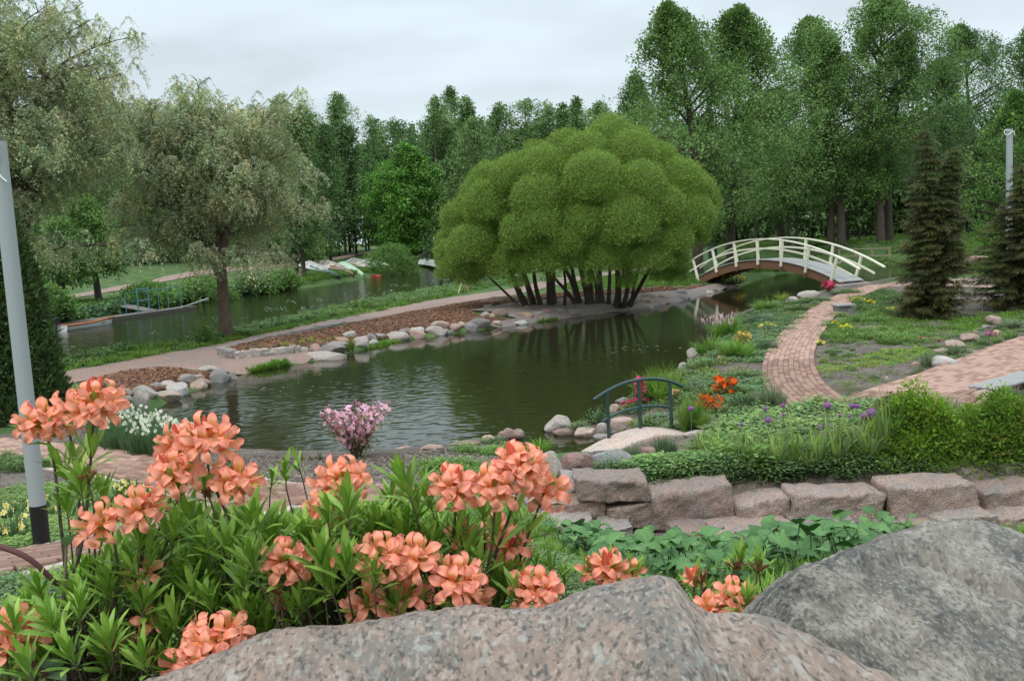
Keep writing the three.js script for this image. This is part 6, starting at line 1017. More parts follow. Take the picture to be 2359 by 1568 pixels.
// bright green clipped bushes
function spirea(label, a, tone, n) { const [pt, w, h] = a, p = back(hit(...pt), w * 1.3), k = mpp(p), W = w * k, Hh = h * k, t = thing('low_bush', label, 'bush', p), per = [[], []], m = new MB(); seedAt(Math.round(w * 3 + h)); for (let i = 0; i < n; i++) { const q = Math.sqrt(rand()), an = rand() * 6.283, x = Math.cos(an) * q, z = Math.sin(an) * q, top = (1 - 0.8 * q ** 2.4) * Math.max(0.25, -0.35 + 2.7 * fbm(x * 2.3 + w, z * 2.3, 1, 3)), y = top * (rand() < 0.7 ? rr(0.75, 1.12) : rand()); per[i % 2].push({ p: V(x * W * 0.56 + gauss() * 0.03, y * Hh, z * W * 0.26 + gauss() * 0.03), e: [gauss() * 0.5, rand() * 6.28, gauss() * 0.5], s: rr(0.32, 0.62), c: vary(mix3(tone.map((v) => v * 1.65), [0.3, 0.2, 0.06], rand() < 0.12 ? 0.6 : 0), 0.25, 0.12) }); if (i % 24 === 0) m.tube([V(x * W * 0.1, -0.05, z * W * 0.1), V(x * W * 0.5, y * Hh, z * W * 0.4)], [0.006, 0.003], 4, [0.16, 0.09, 0.05], false); } part('stem', m.geo(), M.stem, t); per.forEach((l, i) => copies('foliage', P_.spirea[i], M.leaf, l, t)); return t; }
spirea('bright yellow green bush on the wall beside the strap leaved clumps', k7(1835, 745, 400, 165), [0.14, 0.235, 0.02], 1100);
spirea('bright yellow green bush on the wall at the picture edge', k7(2235, 735, 440, 175), [0.13, 0.215, 0.022], 1200);
spirea('reddish tipped bush behind the two bright ones, near the bench', k7(2230, 520, 600, 95), [0.12, 0.17, 0.025], 1000);
spirea('brownish green bush beside the open allium head', k7(1720, 470, 260, 100), [0.105, 0.125, 0.035], 520);
spirea('mid green bush between the grey green tuft and the bright ones', k7(1960, 540, 480, 90), [0.11, 0.18, 0.03], 800);
plant('lavender_clump', 'upright grey green lavender like clump along the wide brick path', 'plant', ...k7(1900, 400, 420, 130), 'stiff', A.sage.map((v) => v * 0.75), { n: 12, s: 0.8 });
plant('lavender_clump', 'silvery grey tuft behind the bright green bush', 'plant', ...k7(1850, 460, 150, 90), 'stiff', [0.24, 0.28, 0.22], { n: 3 });
plant('lavender_clump', 'grey green tuft by the bench slats', 'plant', ...k7(2290, 320, 220, 90), 'stiff', A.sage.map((v) => v * 0.7), { n: 6 });
cover('ground_cover', [[5.2, -9.6], [9, -9.6], [9.5, -13.6], [7.2, -13.2], [6.2, -12.0]], 260, 'fine', A.bright.map((v) => v * 0.8), { s: 0.35, seed: 8 });
// alliums
const starHead = (() => { seedAt(320); const m = new MB(); m.add(new THREE.IcosahedronGeometry(0.78, 2), null, [0.75, 0.75, 0.75]); for (let i = 0; i < 90; i++) { const y = 1 - 2 * (i + 0.5) / 90, a = i * 2.39996, s = Math.sqrt(1 - y * y), d = V(Math.cos(a) * s, y, Math.sin(a) * s), p = d.clone().multiplyScalar(0.8), f = rr(0.7, 1.3); for (let k = 0; k < 3; k++) m.leaf(p, d.clone().add(V(gauss() * 0.8, gauss() * 0.8, gauss() * 0.8)), 0.3, 0.12, { segs: 1, c0: [f, f, f] }); } return m.geo(); })();
const purple = std({ color: col(0.36, 0.14, 0.38), vertexColors: true, roughness: 0.8, side: THREE.DoubleSide });
[[668, 348, 15, 130, 'flattened allium head behind the grass clump at the little bridge'], [1060, 407, 17, 140, 'round purple allium head over the pale green cover, larger one on its own'], [1047, 348, 11, 120, 'small allium head by the lavender like plant at the path junction'], [1135, 333, 13, 110, 'allium head standing against the brick path junction'], [1138, 380, 9, 110, 'tiny allium head below the one against the path junction'], [1360, 333, 20, 140, 'broad allium head over the corner of the rockery'], [1327, 440, 13, 110, 'upper allium head on its side of the group of four'], [1370, 434, 14, 110, 'upper allium head towards the bush in the group of four'], [1332, 472, 10, 90, 'lowest small allium head in the group of four'], [1358, 466, 13, 90, 'lower allium head towards the bush in the group of four'], [1490, 335, 15, 120, 'allium head against the wide path, first of a touching pair'], [1512, 336, 14, 120, 'allium head against the wide path, second of a touching pair'], [1425, 383, 10, 110, 'small allium head above the group of four'], [1473, 388, 10, 110, 'small allium head midway between pair and open head'], [1547, 386, 14, 110, 'dense allium head touching the open star shaped one'], [1588, 372, 27, 130, 'largest allium with an open star shaped head'], [1680, 318, 21, 130, 'full allium head before the lavender like clump'], [1710, 305, 13, 130, 'smaller allium head beside the full one at the lavender'], [925, 428, 10, 100, 'small allium head at the edge of the pale green cover by the grass'], [1107, 548, 8, 60, 'tiny allium bud low among the strap leaves, first of two'], [1137, 545, 8, 60, 'tiny allium bud low among the strap leaves, second of two']].forEach(([u, v, r, st, lab]) => {
  const f = hit(...C7(u + 2, v + st)), k = mpp(f), head = atD(...C7(u, v), -f.z), R = r / 2.0336 * 0.921 * k * 1.2, t = thing('allium', lab, 'allium', f), hd = head.clone().sub(f);
  part('stalk', new MB().tube([V(), V(hd.x * 0.3, hd.y * 0.5, 0), hd], [0.007, 0.006, 0.005], 5, [0.13, 0.2, 0.08]).geo(), M.stem, t); const m = part('flower_head', starHead, purple, t); m.position.copy(hd); m.scale.set(R, R * 0.82, R); m.rotation.y = u;
});

// --- the rockery between the two brick paths
const ROCKERY = hits([1890, 740], [1990, 690], [2110, 700], [2358, 730], [2358, 770], [2230, 830], [2130, 860], [2000, 900], [1930, 900], [1885, 850], [1885, 790]);
cover('ground_cover', ROCKERY, 700, 'fine', A.leaf, { s: 0.2, sy: 0.7, seed: 16, patch: 0.48 });
cover('ground_cover', ROCKERY, 420, 'mat', A.bright.map((v) => v * 0.85), { s: 0.2, seed: 17, patch: 0.5 });
cover('ground_cover', ROCKERY, 900, 'lawn', A.grass, { s: 0.1, seed: 18, patch: 0.44 });
cover('stonecrop_mat', hits([1776, 868], [1850, 850], [1960, 832], [2040, 806], [2140, 800], [2150, 818], [2080, 838], [2000, 848], [1870, 862]), 560, 'mat', A.lime, { s: 0.22, sy: 0.7, seed: 11 });
cover('ground_cover', hits([1995, 715], [2080, 700], [2140, 745], [2240, 735], [2358, 720], [2358, 745], [2240, 760], [2120, 770], [2020, 760]), 420, 'mat', A.bright.map((v) => v * 0.8), { s: 0.34, seed: 12, patch: 0.3 });
cover('ground_cover', hits([1905, 730], [1990, 720], [2120, 765], [2130, 800], [1990, 800], [1900, 790], [1890, 760]), 330, 'fine', A.bright, { s: 0.28, seed: 13, patch: 0.4 });
cover('ground_cover', hits([1960, 690], [2040, 672], [2110, 690], [2080, 730], [1980, 720]), 230, 'fine', A.leaf, { s: 0.3, seed: 14, patch: 0.34 });
cover('ground_cover', hits([2130, 770], [2300, 740], [2240, 770], [2150, 805]), 150, 'mat', A.bright, { s: 0.22, seed: 15, patch: 0.45 });
const tuftRow = [[1290, 1150, 150, 60, 'juniper', A.olive, 'dark olive juniper in the lime green stonecrop'], [1310, 1250, 150, 60, 'juniper', A.olive.map((v) => v * 0.8), 'dark juniper cushion below the stonecrop mat'], [1150, 1310, 170, 90, 'juniper', A.olive, 'spreading yellow green juniper at the rockery corner'], [1165, 1340, 170, 40, 'juniper', A.olive, 'lowest flat juniper at the path junction corner'], [1100, 1185, 100, 50, 'juniper', A.olive, 'small juniper by the edge of the curved brick path'], [1440, 1200, 200, 60, 'juniper', A.olive, 'juniper running from the stonecrop to the white boulder'], [1418, 1285, 60, 36, 'stiff', A.dark, 'small dark cushion tuft by the wide path, lowest'], [1505, 1255, 86, 46, 'stiff', A.dark, 'larger dark cushion tuft by the wide path'], [1690, 1150, 80, 90, 'grass', A.sage.map((v) => v * 0.75), 'blue grey grass against the white boulder'], [1630, 1205, 80, 70, 'grass', A.sage.map((v) => v * 0.8), 'thin blue grey grass below the white boulder'], [1915, 1105, 84, 50, 'stiff', A.dark, 'dark green cushion beyond the white boulder'], [1875, 1065, 90, 80, 'grass', A.sage.map((v) => v * 0.75), 'blue grey grass at the flat topped slabs'], [1945, 1050, 50, 30, 'stiff', A.dark, 'tiny dark cushion among the slabs'], [2080, 1000, 130, 80, 'fine', A.leaf, 'green cushion beside the broken slab'], [2175, 985, 70, 50, 'stiff', A.leaf, 'round green cushion under the orange tinted stone'], [2260, 955, 110, 66, 'stiff', A.leaf, 'pair of green tufts by the wide path edge'], [2175, 895, 70, 36, 'stiff', A.dark, 'dark cushion by the thin grey slab'], [2270, 880, 150, 70, 'grass', A.sage.map((v) => v * 0.7), 'soft grey grass at the far end of the slabs'], [1210, 900, 60, 26, 'fine', A.bright, 'small bright plant in the pebbles near the stool'], [1290, 945, 110, 50, 'fine', A.bright, 'bright low plant mid rockery'], [1560, 945, 130, 60, 'fine', A.bright, 'bright low plant towards the slabs'], [1130, 960, 90, 60, 'stiff', A.leaf, 'green tuft near the curved brick path'], [1055, 1075, 70, 66, 'fine', A.leaf, 'leafy green plant on the inner bend of the curved path'], [1185, 1040, 50, 36, 'fine', A.leaf, 'little leafy plant above the stonecrop'], [985, 1120, 70, 50, 'fine', A.lime, 'lime green plant at the inner bend of the curved path']];
for (const [u, v, w, h, kind, tone, lab] of tuftRow) plant('rockery_plant', lab, 'plant', ...kR(u, v, w, h), kind, tone, { n: kind === 'juniper' ? 5 : kind === 'fine' ? 3 : 2 });
for (const [a, c, n, s, lab] of [[kR(1215, 705, 110, 40), [0.75, 0.6, 0.03], 26, 0.06, 'yellow flowers right beside the stool'], [kR(1305, 725, 60, 40), [0.75, 0.6, 0.03], 20, 0.06, 'taller yellow flowers beyond the stool'], [kR(1060, 870, 60, 40), [0.75, 0.55, 0.03], 14, 0.045, 'yellow flowers at the inner edge of the curved path'], [kR(1145, 905, 110, 50), [0.72, 0.66, 0.04], 40, 0.045, 'cushion of lemon yellow flowers in the rockery'], [kR(1500, 775, 200, 50), [0.8, 0.6, 0.05], 30, 0.06, 'scattered yellow narcissi before the two-topped spruce'], [kR(590, 885, 150, 40), [0.75, 0.65, 0.1], 24, 0.05, 'dots of yellow flowers in the blue green mound'], [kR(960, 1000, 60, 40), [0.75, 0.65, 0.1], 10, 0.045, 'pale yellow flowers low by the curved path'], [kR(1640, 975, 320, 30), [0.4, 0.07, 0.08], 40, 0.035, 'low line of dark red flowers above the stonecrop'], [kR(2130, 945, 90, 40), [0.6, 0.15, 0.35], 26, 0.04, 'pink flowering cushion under the orange tinted stone'], [k8(560, 660, 340, 120), [0.75, 0.5, 0.03], 60, 0.09, 'yellow flowers on the bank seen under the footbridge']]) plant('flowering_plant', lab, 'flowers', ...a, 'fine', A.leaf, { n: 3, flower: flowers(c, n, s) });

// --- around the pond and the long beds
cover('cow_parsley_verge', hits([95, 842], [300, 805], [480, 772], [620, 742], [760, 712], [900, 684], [1050, 655], [1170, 636], [1190, 648], [1060, 676], [900, 706], [760, 734], [640, 756], [560, 777], [480, 793], [300, 824], [130, 854]), 1700, 'herb', A.leaf.map((v) => v * 1.05), { s: 0.34, seed: 21, patch: 0.36 });
cover('cow_parsley_verge', hits([95, 836], [300, 798], [480, 766], [620, 738], [760, 708], [900, 680], [1050, 651], [1190, 640], [1060, 668], [900, 697], [760, 726], [560, 768], [300, 814], [130, 846]), 560, 'umbel', [1, 1, 1], { s: 0.5, seed: 22, patch: 0.45 });
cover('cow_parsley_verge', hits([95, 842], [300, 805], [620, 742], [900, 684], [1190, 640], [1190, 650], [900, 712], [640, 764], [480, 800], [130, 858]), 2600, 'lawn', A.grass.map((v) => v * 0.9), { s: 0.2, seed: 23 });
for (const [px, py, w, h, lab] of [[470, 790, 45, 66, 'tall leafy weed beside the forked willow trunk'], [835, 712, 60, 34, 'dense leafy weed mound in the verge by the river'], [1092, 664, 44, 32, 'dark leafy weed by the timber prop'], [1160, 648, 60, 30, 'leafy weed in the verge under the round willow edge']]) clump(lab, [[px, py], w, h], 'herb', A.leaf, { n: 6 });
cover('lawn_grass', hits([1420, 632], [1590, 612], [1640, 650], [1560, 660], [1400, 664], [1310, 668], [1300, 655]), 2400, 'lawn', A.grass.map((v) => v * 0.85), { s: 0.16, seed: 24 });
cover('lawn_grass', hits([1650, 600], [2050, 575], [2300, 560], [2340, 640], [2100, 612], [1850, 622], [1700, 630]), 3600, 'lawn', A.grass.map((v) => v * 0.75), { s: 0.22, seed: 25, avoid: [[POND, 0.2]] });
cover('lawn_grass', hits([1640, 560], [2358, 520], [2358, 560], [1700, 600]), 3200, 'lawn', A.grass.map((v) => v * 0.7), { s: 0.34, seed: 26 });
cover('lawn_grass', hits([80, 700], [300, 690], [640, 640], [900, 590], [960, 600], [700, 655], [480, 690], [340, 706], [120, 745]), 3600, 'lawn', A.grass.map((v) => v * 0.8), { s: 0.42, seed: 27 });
cover('bank_growth', hits([60, 775], [140, 748], [350, 706], [500, 688], [640, 670], [640, 660], [480, 680], [300, 700], [80, 730]), 700, 'herb', A.dark.map((v) => v * 1.3), { s: 0.9, seed: 28 });
cover('lawn_grass', hits([570, 856], [640, 838], [660, 844], [600, 862]), 160, 'lawn', A.bright, { s: 0.2, seed: 29 });
cover('lawn_grass', hits([840, 800], [900, 786], [930, 792], [880, 808], [850, 812]), 120, 'lawn', A.bright, { s: 0.2, seed: 30 });
cover('lawn_grass', hits([1225, 752], [1275, 740], [1280, 750], [1240, 758]), 60, 'lawn', A.leaf, { s: 0.22, seed: 31 });
// fallen leaves and scum drifting on the pond
{ seedAt(690); const l = []; for (const [u, v, w, h, n] of [[1500, 805, 240, 10, 16], [420, 930, 120, 12, 26], [620, 880, 300, 40, 22], [1750, 680, 90, 8, 14]]) for (let i = 0; i < n; i++) { const p = onY(u + gauss() * w * 0.4, v + gauss() * h, 0.006); if (sdPoly(POND, p.x, p.z) < -0.3) l.push({ p, e: [-Math.PI / 2, 0, rand() * 6.28], s: [rr(0.03, 0.07), rr(0.015, 0.035), 1], c: vary([0.2, 0.2, 0.11], 0.3) }); } copies('floating_leaves', new THREE.CircleGeometry(1, 8), std({ roughness: 0.6, side: THREE.DoubleSide }), l); }
// bark chips
for (const [P, n, sd] of [[MULCH_1, 2200, 1], [MULCH_2, 7000, 2]]) { seedAt(640 + sd); const l = inPoly(P, n, 0.05).map(([x, z]) => ({ p: on(x, z, 0.055), e: [gauss() * 0.5, rand() * 6.28, gauss() * 0.5], s: [rr(0.05, 0.14), rr(0.012, 0.025), rr(0.03, 0.06)], c: vary(pick([[0.2, 0.09, 0.05], [0.13, 0.06, 0.035], [0.29, 0.155, 0.09]]), 0.25) })); copies('bark_chips', new THREE.BoxGeometry(1, 1, 1), std({ roughness: 0.95 }), l); }
// chips and pebbles on the soil
for (const [P, n, sd] of [[SOIL_R, 5200, 3], [hits([420, 1100], [590, 1126], [1090, 1138], [1235, 1110], [1230, 1050], [1100, 1036], [850, 1060], [560, 1052]), 2600, 4]]) { seedAt(640 + sd); const l = inPoly(P, n, 0.05).map(([x, z]) => { const s = rr(0.008, 0.024); return { p: on(x, z, 0.022), e: [gauss(), rand() * 6.28, gauss()], s: [s * rr(1, 1.8), s * 0.6, s], c: vary(pick([[0.2, 0.16, 0.135], [0.13, 0.095, 0.075], [0.28, 0.24, 0.21], [0.09, 0.065, 0.05]]), 0.25) }; }); copies('soil_chips', new THREE.OctahedronGeometry(1, 0), std({ roughness: 0.95 }), l); }
for (const [u, v, w, h, lab] of [[1080, 455, 90, 85, 'widest lime green iris fan, first in the bark bed beyond the kerb'], [1185, 455, 60, 80, 'second lime green iris fan in the bark bed'], [1312, 420, 70, 85, 'third lime green iris fan in the bark bed'], [1420, 405, 75, 105, 'fourth and tallest lime green iris fan in the bark bed'], [1530, 400, 40, 60, 'fifth lime green iris fan, slim, in the bark bed'], [1575, 405, 40, 60, 'sixth lime green iris fan in the bark bed, by the slab'], [1655, 385, 50, 75, 'seventh lime green iris fan in the bark bed'], [1745, 365, 40, 60, 'last lime green iris fan near the tilted stone']]) plant('iris_plant', lab, 'iris', ...kS(u, v, w * 1.4, h * 1.25), 'fan', [0.42, 0.55, 0.12], { n: 3 });
for (const [u, v, w, h, tone, lab] of [[890, 395, 90, 55, A.dark, 'dark green cushion at the path side of the bark bed, first'], [1015, 385, 80, 50, A.dark, 'dark green cushion at the path side of the bark bed, second'], [1240, 345, 90, 70, A.dark, 'dark green cushion at the path side of the bark bed, third and tallest'], [1470, 330, 100, 60, A.dark, 'dark green cushion at the path side of the bark bed, fourth'], [985, 460, 100, 60, A.dark, 'dark green cushion in front of the first iris fan'], [1600, 315, 70, 36, A.leaf, 'small green cushion beyond the fifth iris fan'], [590, 490, 130, 60, A.bright, 'mid green leafy plant at the kerbed corner of the bark bed'], [690, 430, 120, 50, A.leaf, 'mid green leafy plant behind the one at the kerbed corner'], [800, 465, 130, 60, A.bright, 'mid green leafy plant beside the front kerb']]) plant('bedding_plant', lab, 'plant', ...kS(u, v, w, h), 'fine', tone, { n: 3 });
plant('reed_tuft', 'brownish green sedge growing between stones at the water edge', 'grass clump', ...kS(1930, 510, 110, 170), 'grass', A.olive, { n: 2 });
plant('reed_tuft', 'thin reeds standing in the shallows off the beach', 'grass clump', ...kS(945, 690, 70, 110), 'stiff', A.sage, { n: 1 });
plant('reed_tuft', 'small tuft at the shallows beside the thin reeds', 'grass clump', ...kS(1090, 655, 60, 60), 'grass', A.leaf, { n: 1 });
// white flowers by the pond corner
{
  const P = hits([225, 985], [300, 985], [395, 1010], [455, 1040], [450, 1058], [330, 1060], [240, 1040], [215, 1010]), t = thing('white_daffodil_patch', 'patch of white daffodils between pond corner and brick path', 'flowers', hit(330, 1040)); seedAt(700);
  const c = t.position, l = [[], []], bl = P_.white; inPoly(P, 250).forEach(([x, z], i) => { const p = on(x, z).sub(c); l[i % 2].push({ p, e: [0, rand() * 6.28, 0], s: [0.3, rr(0.34, 0.46), 0.3], c: vary([0.12, 0.22, 0.09], 0.2) }); }); l.forEach((q, i) => copies('foliage', P_.stiff[i], M.leaf, q, t));
  const fl = blooms(79, 1, { r: 0, h: 0, s: 0.034, c: [0.88, 0.88, 0.83], c2: [0.9, 0.85, 0.55], petals: 6 }), st = new MB(); inPoly(P, 230).forEach(([x, z]) => { const p = on(x, z).sub(c); p.y += rr(0.3, 0.44) + 0.02; const m = part('blossom', fl, M.petal, t); m.position.copy(p); m.rotation.set(0.9 + gauss() * 0.5, gauss() * 0.8, gauss() * 0.4, 'YXZ'); m.scale.setScalar(rr(0.85, 1.2)); });
}
// pale yellow daffodils on the left bank
cover('ground_cover', hits([0, 1130], [200, 1116], [440, 1110], [520, 1140], [470, 1190], [300, 1238], [0, 1276]), 1500, 'fine', [0.22, 0.34, 0.06], { s: 0.22, sy: 0.45, seed: 41 });
cover('ground_cover', hits([0, 1055], [120, 1072], [240, 1100], [180, 1110], [0, 1100]), 220, 'fine', A.leaf, { s: 0.22, seed: 42, patch: 0.42 });
{
  const t = thing('daffodil_patch', 'pale yellow daffodils in the green cover beside the grey post', 'flowers', hit(150, 1180)); seedAt(710); const c = t.position, fl = blooms(80, 1, { r: 0, h: 0, s: 0.046, c: [0.95, 0.9, 0.5], c2: [0.85, 0.6, 0.05], petals: 6 }), st = new MB(), lv = [[], []];
  for (const [u, v] of [[35, 1020], [65, 1050], [20, 1070], [200, 995], [205, 1035], [225, 1075], [325, 960], [370, 1035], [480, 1060], [885, 875], [925, 865], [890, 930], [845, 905], [810, 880], [990, 890], [1005, 940], [1110, 940], [825, 985], [815, 1015], [125, 1125], [140, 1170], [30, 1170], [45, 1195], [10, 1195], [480, 1035], [860, 850], [950, 910], [100, 1010], [1060, 905], [160, 1090]]) { const f = hit(...CA(u + 3, v + 75)), h = atD(...CA(u, v), -f.z).sub(c), b = f.sub(c); st.tube([b, h], [0.004, 0.004], 4, [0.1, 0.17, 0.05], false); const m = part('blossom', fl, M.petal, t); m.position.copy(h); m.rotation.set(1.0 + gauss() * 0.4, gauss() * 0.7, 0, 'YXZ'); for (let k = 0; k < 2; k++) lv[k].push({ p: b.clone().add(V(gauss() * 0.08, 0, gauss() * 0.08)), e: [0, rand() * 6.28, 0], s: [0.14, 0.19, 0.14], c: vary([0.14, 0.23, 0.1], 0.2) }); }
  part('stalk', st.geo(), M.stem, t).userData.kind = 'stuff'; lv.forEach((l, i) => copies('foliage', P_.fan[i], M.leaf, l, t));
}
azaleaSmall('pale pink azalea in full flower at the near pond edge', [822, 1056], 165, 122, [0.95, 0.58, 0.68], 420, 0.042, { c2: [0.9, 0.42, 0.55], leaf: [0.26, 0.27, 0.1], bare: 0.1, shape: (u) => 0.35 + 0.75 * u });
for (const [u, v, h, lab] of [[290, 145, 60, 'first iris tuft at the near pond edge'], [395, 140, 62, 'second iris tuft at the near pond edge'], [470, 140, 40, 'third and shortest iris tuft at the near pond edge'], [522, 140, 75, 'fourth iris tuft at the near pond edge, beside the pale pink azalea']]) plant('iris_plant', lab, 'iris', ...kF(u, v, 60, h), 'fan', [0.17, 0.25, 0.08], { n: 1 });
cover('ground_cover', hits([930, 1052], [1050, 1042], [1190, 1030], [1240, 1060], [1230, 1110], [1100, 1120], [980, 1100]), 260, 'fine', A.bright, { s: 0.2, seed: 43, patch: 0.42 });
cover('ground_cover', hits([400, 1080], [560, 1060], [640, 1070], [560, 1110]), 60, 'fine', A.leaf, { s: 0.2, seed: 44, patch: 0.4 });
clump('tangled green weeds behind the orange truss at the pond edge', [[1130, 1024], 70, 22], 'fine', A.leaf, { n: 3 });
// the green slope below the camera
cover('ground_cover', [[-4.6, -5.6], [-1.4, -6.8], [0.6, -7.6], [1.2, -5.2], [1.2, -2.6], [-2.4, -2.2], [-4, -3.6]], 2600, 'fine', [0.15, 0.25, 0.07], { s: 0.2, sy: 0.7, seed: 45 });
cover('ground_cover', [[-0.6, -9.9], [0.4, -9.2], [1.2, -8.4], [0.6, -7.4], [-1.6, -7.2], [-2.2, -8.6]], 700, 'lawn', A.grass, { s: 0.13, seed: 46 });
cover('lawn_grass', [[1.0, -8.9], [5.5, -8.6], [6, -5], [3, -3], [0.8, -4], [0.6, -7]], 2600, 'lawn', A.grass, { s: 0.14, seed: 47 });
for (const [u, v, w, h, lab] of [[1190, 670, 300, 100, 'yellow green spurge glowing between the azalea stems'], [385, 660, 110, 80, 'small yellow green spurge beside the tall azalea stems'], [1760, 600, 110, 50, 'yellow green spurge close to the wall end']]) plant('spurge_plant', lab, 'plant', ...kF(u, v, w, h), 'fine', [0.25, 0.32, 0.03], { n: 5, flower: flowers([0.6, 0.55, 0.02], 70, 0.022) });

// broad crinkled leaves in front of the wall, each one a leaf
function broadLeaf(seed) { seedAt(seed); const m = new MB(), n = 8, w = 5; const id = []; for (let i = 0; i <= n; i++) { const t = i / n, W = 0.42 * Math.pow(Math.sin(Math.PI * Math.pow(t * 0.96 + 0.03, 0.6)), 0.85), r = []; for (let j = -w; j <= w; j++) { const s = j / w, e = Math.abs(s) > 0.9 ? (i % 2 ? 0.94 : 1.04) : 1; r.push(m.v(s * W * e, 0.26 * t - 0.5 * t * t + Math.abs(s) * W * 0.32 + 0.02 * Math.sin(i * 2.4 + Math.abs(j) * 1.5), t, [1, 1, 1].map((v) => v * (Math.abs(j) < 1 ? 1.25 : 0.9 + 0.2 * hash3(i, j, seed))), 0.5 + s * 0.5, t)); } id.push(r); if (i) for (let j = 0; j < 2 * w; j++) m.q(id[i - 1][j], id[i][j], id[i][j + 1], id[i - 1][j + 1]); } return m.geo(); }
{
  const gs = [1, 2, 3, 4].map((s) => broadLeaf(800 + s)), tones = [[0.085, 0.19, 0.052], [0.11, 0.23, 0.065], [0.07, 0.16, 0.046], [0.135, 0.26, 0.08]].map((c) => leafMat({ color: col(...c), roughness: 0.55, transmission: 0.15, bumpMap: T.leafBump, bumpScale: 0.002 }));
  const patch = (label, P, n, hgt, size) => {
    seedAt(Math.round(n * 7 + hgt * 100)); const pts = inPoly(P, n), c = on(pts[0][0], pts[0][1]), t = thing('broad_leaved_plant', label, 'plant', c), st = new MB(), m4 = new THREE.Matrix4();
    pts.map(([x, z]) => ({ x, z, d: -z })).sort((a, b) => a.d - b.d).forEach(({ x, z }, i) => { const lv = rand(), p = on(x, z, hgt * (0.25 + 0.75 * lv)), a = rand() * 6.283, s = size * rr(0.7, 1.25); const b = p.clone().sub(c), g = part('leaf', gs[i % 4], tones[Math.floor(rand() * 4)], t); g.position.copy(b); g.rotation.set(rr(-0.75, 0.2), a, gauss() * 0.3, 'YXZ'); g.scale.setScalar(s); const r = on(x - Math.sin(a) * 0.08, z - Math.cos(a) * 0.08).sub(c); st.tube([r, b], [0.005, 0.004], 4, [0.1, 0.17, 0.06], false); });
    part('stalk', st.geo(), M.stem, t).userData.kind = 'stuff'; return t;
  };
  patch('small patch of crinkled broad leaves below the wall end', hits([1275, 1278], [1330, 1255], [1400, 1262], [1420, 1290], [1330, 1305]), 90, 0.28, 0.125);
  patch('middle patch of crinkled broad leaves along the wall foot', hits([1380, 1320], [1440, 1290], [1560, 1270], [1640, 1290], [1760, 1300], [1800, 1330], [1740, 1400], [1500, 1400], [1400, 1370]), 295, 0.28, 0.135);
  patch('tall patch of crinkled broad leaves under the squared pink block', hits([1720, 1320], [1800, 1268], [1900, 1250], [2030, 1240], [2120, 1250], [2080, 1280], [1900, 1340], [1780, 1370]), 290, 0.32, 0.135);
}

// ================================================================ the orange azaleas in front
function corolla(seed) {
  seedAt(seed); const m = new MB(), nt = 10, ns = 6;
  for (let k = 0; k < 5; k++) {
    const a0 = k / 5 * 6.283 + Math.PI / 2 + gauss() * 0.06, top = k === 0, rows = [], wv = rr(0, 6), L = rr(0.92, 1.08), back = rr(-0.004, 0.02);
    for (let i = 0; i <= nt; i++) {
      const t = i / nt, r = 0.0035 + 0.0105 * smooth(0, 0.42, t) + 0.037 * Math.pow(Math.max(0, (t - 0.3) / 0.7), 1.0) * L, z = -0.036 + 0.045 * smooth(0, 0.62, t) - back * Math.pow(Math.max(0, t - 0.55) / 0.45, 2) - 0.004 * Math.pow(Math.max(0, t - 0.8) / 0.2, 2), row = [];
      for (let j = 0; j <= ns; j++) {
        const s = j / ns * 2 - 1, lobeW = t < 0.62 ? lerp(0.0085, 0.0118, smooth(0.34, 0.62, t)) : 0.0118 * Math.pow(Math.max(0, 1 - Math.pow((t - 0.62) / 0.385, 1.9)), 0.72), ang = t < 0.34 ? s * 0.63 : null;
        let x, y; if (ang !== null) { x = Math.cos(a0 + ang) * r; y = Math.sin(a0 + ang) * r; } else { const e = s * Math.max(0.0015, lobeW); x = Math.cos(a0) * r - Math.sin(a0) * e; y = Math.sin(a0) * r + Math.cos(a0) * e; }
        const ruf = smooth(0.45, 1, t) * (0.0042 * Math.sin(s * 4.2 + wv + t * 5) * Math.abs(s) + 0.006 * s * s * (top ? 1 : 0.6)) - 0.0016 * Math.cos(s * 1.6) * smooth(0.3, 0.7, t);
        const edge = smooth(0.45, 1, Math.max(Math.abs(s) * 0.8, t)), vein = 0.93 + 0.07 * Math.abs(Math.sin(s * 7.5)) - (Math.abs(s) < 0.12 ? 0.05 : 0);
        let c = mix3([1, 0.42, 0.26], [1, 0.3, 0.22], edge); c = mix3(c, [1, 0.5, 0.37], smooth(0.55, 0.95, t) * (1 - Math.abs(s) * 0.8) * 0.8);
        const th = (1 - smooth(0.25, top ? 0.78 : 0.5, t)) * (1 - 0.5 * Math.abs(s)); c = mix3(c, top ? [0.98, 0.42, 0.02] : [0.97, 0.4, 0.08], th * 0.85);
        row.push(m.v(x, y, z + ruf, c.map((v) => v * vein), s, t));
      }
      rows.push(row); if (i) for (let j = 0; j < ns; j++) m.q(rows[i - 1][j], row[j], row[j + 1], rows[i - 1][j + 1]);
    }
  }
  return m.geo();
}
const FL = { corolla: [1, 2, 3, 4, 5].map((s) => corolla(900 + s)) };
{ seedAt(910); const m = new MB(); for (let k = 0; k < 6; k++) { const a = -1.4 + k * 0.5, e = V(Math.cos(a) * 0.011, -0.004 + Math.sin(a) * 0.008, 0.028 + (k === 5 ? 0.014 : rr(-0.004, 0.004))), pts = [V(0, 0, -0.03), V(e.x * 0.3, -0.006, 0), V(e.x * 0.8, e.y - 0.004, 0.018), e]; m.tube(spline(pts, 6), 0.0007, 4, [0.95, 0.5, 0.3], false); m.add(new THREE.SphereGeometry(k === 5 ? 0.0014 : 0.0016, 5, 4), new THREE.Matrix4().setPosition(e), k === 5 ? [0.35, 0.4, 0.1] : [0.3, 0.15, 0.05]); } FL.stamen = m.geo(); }
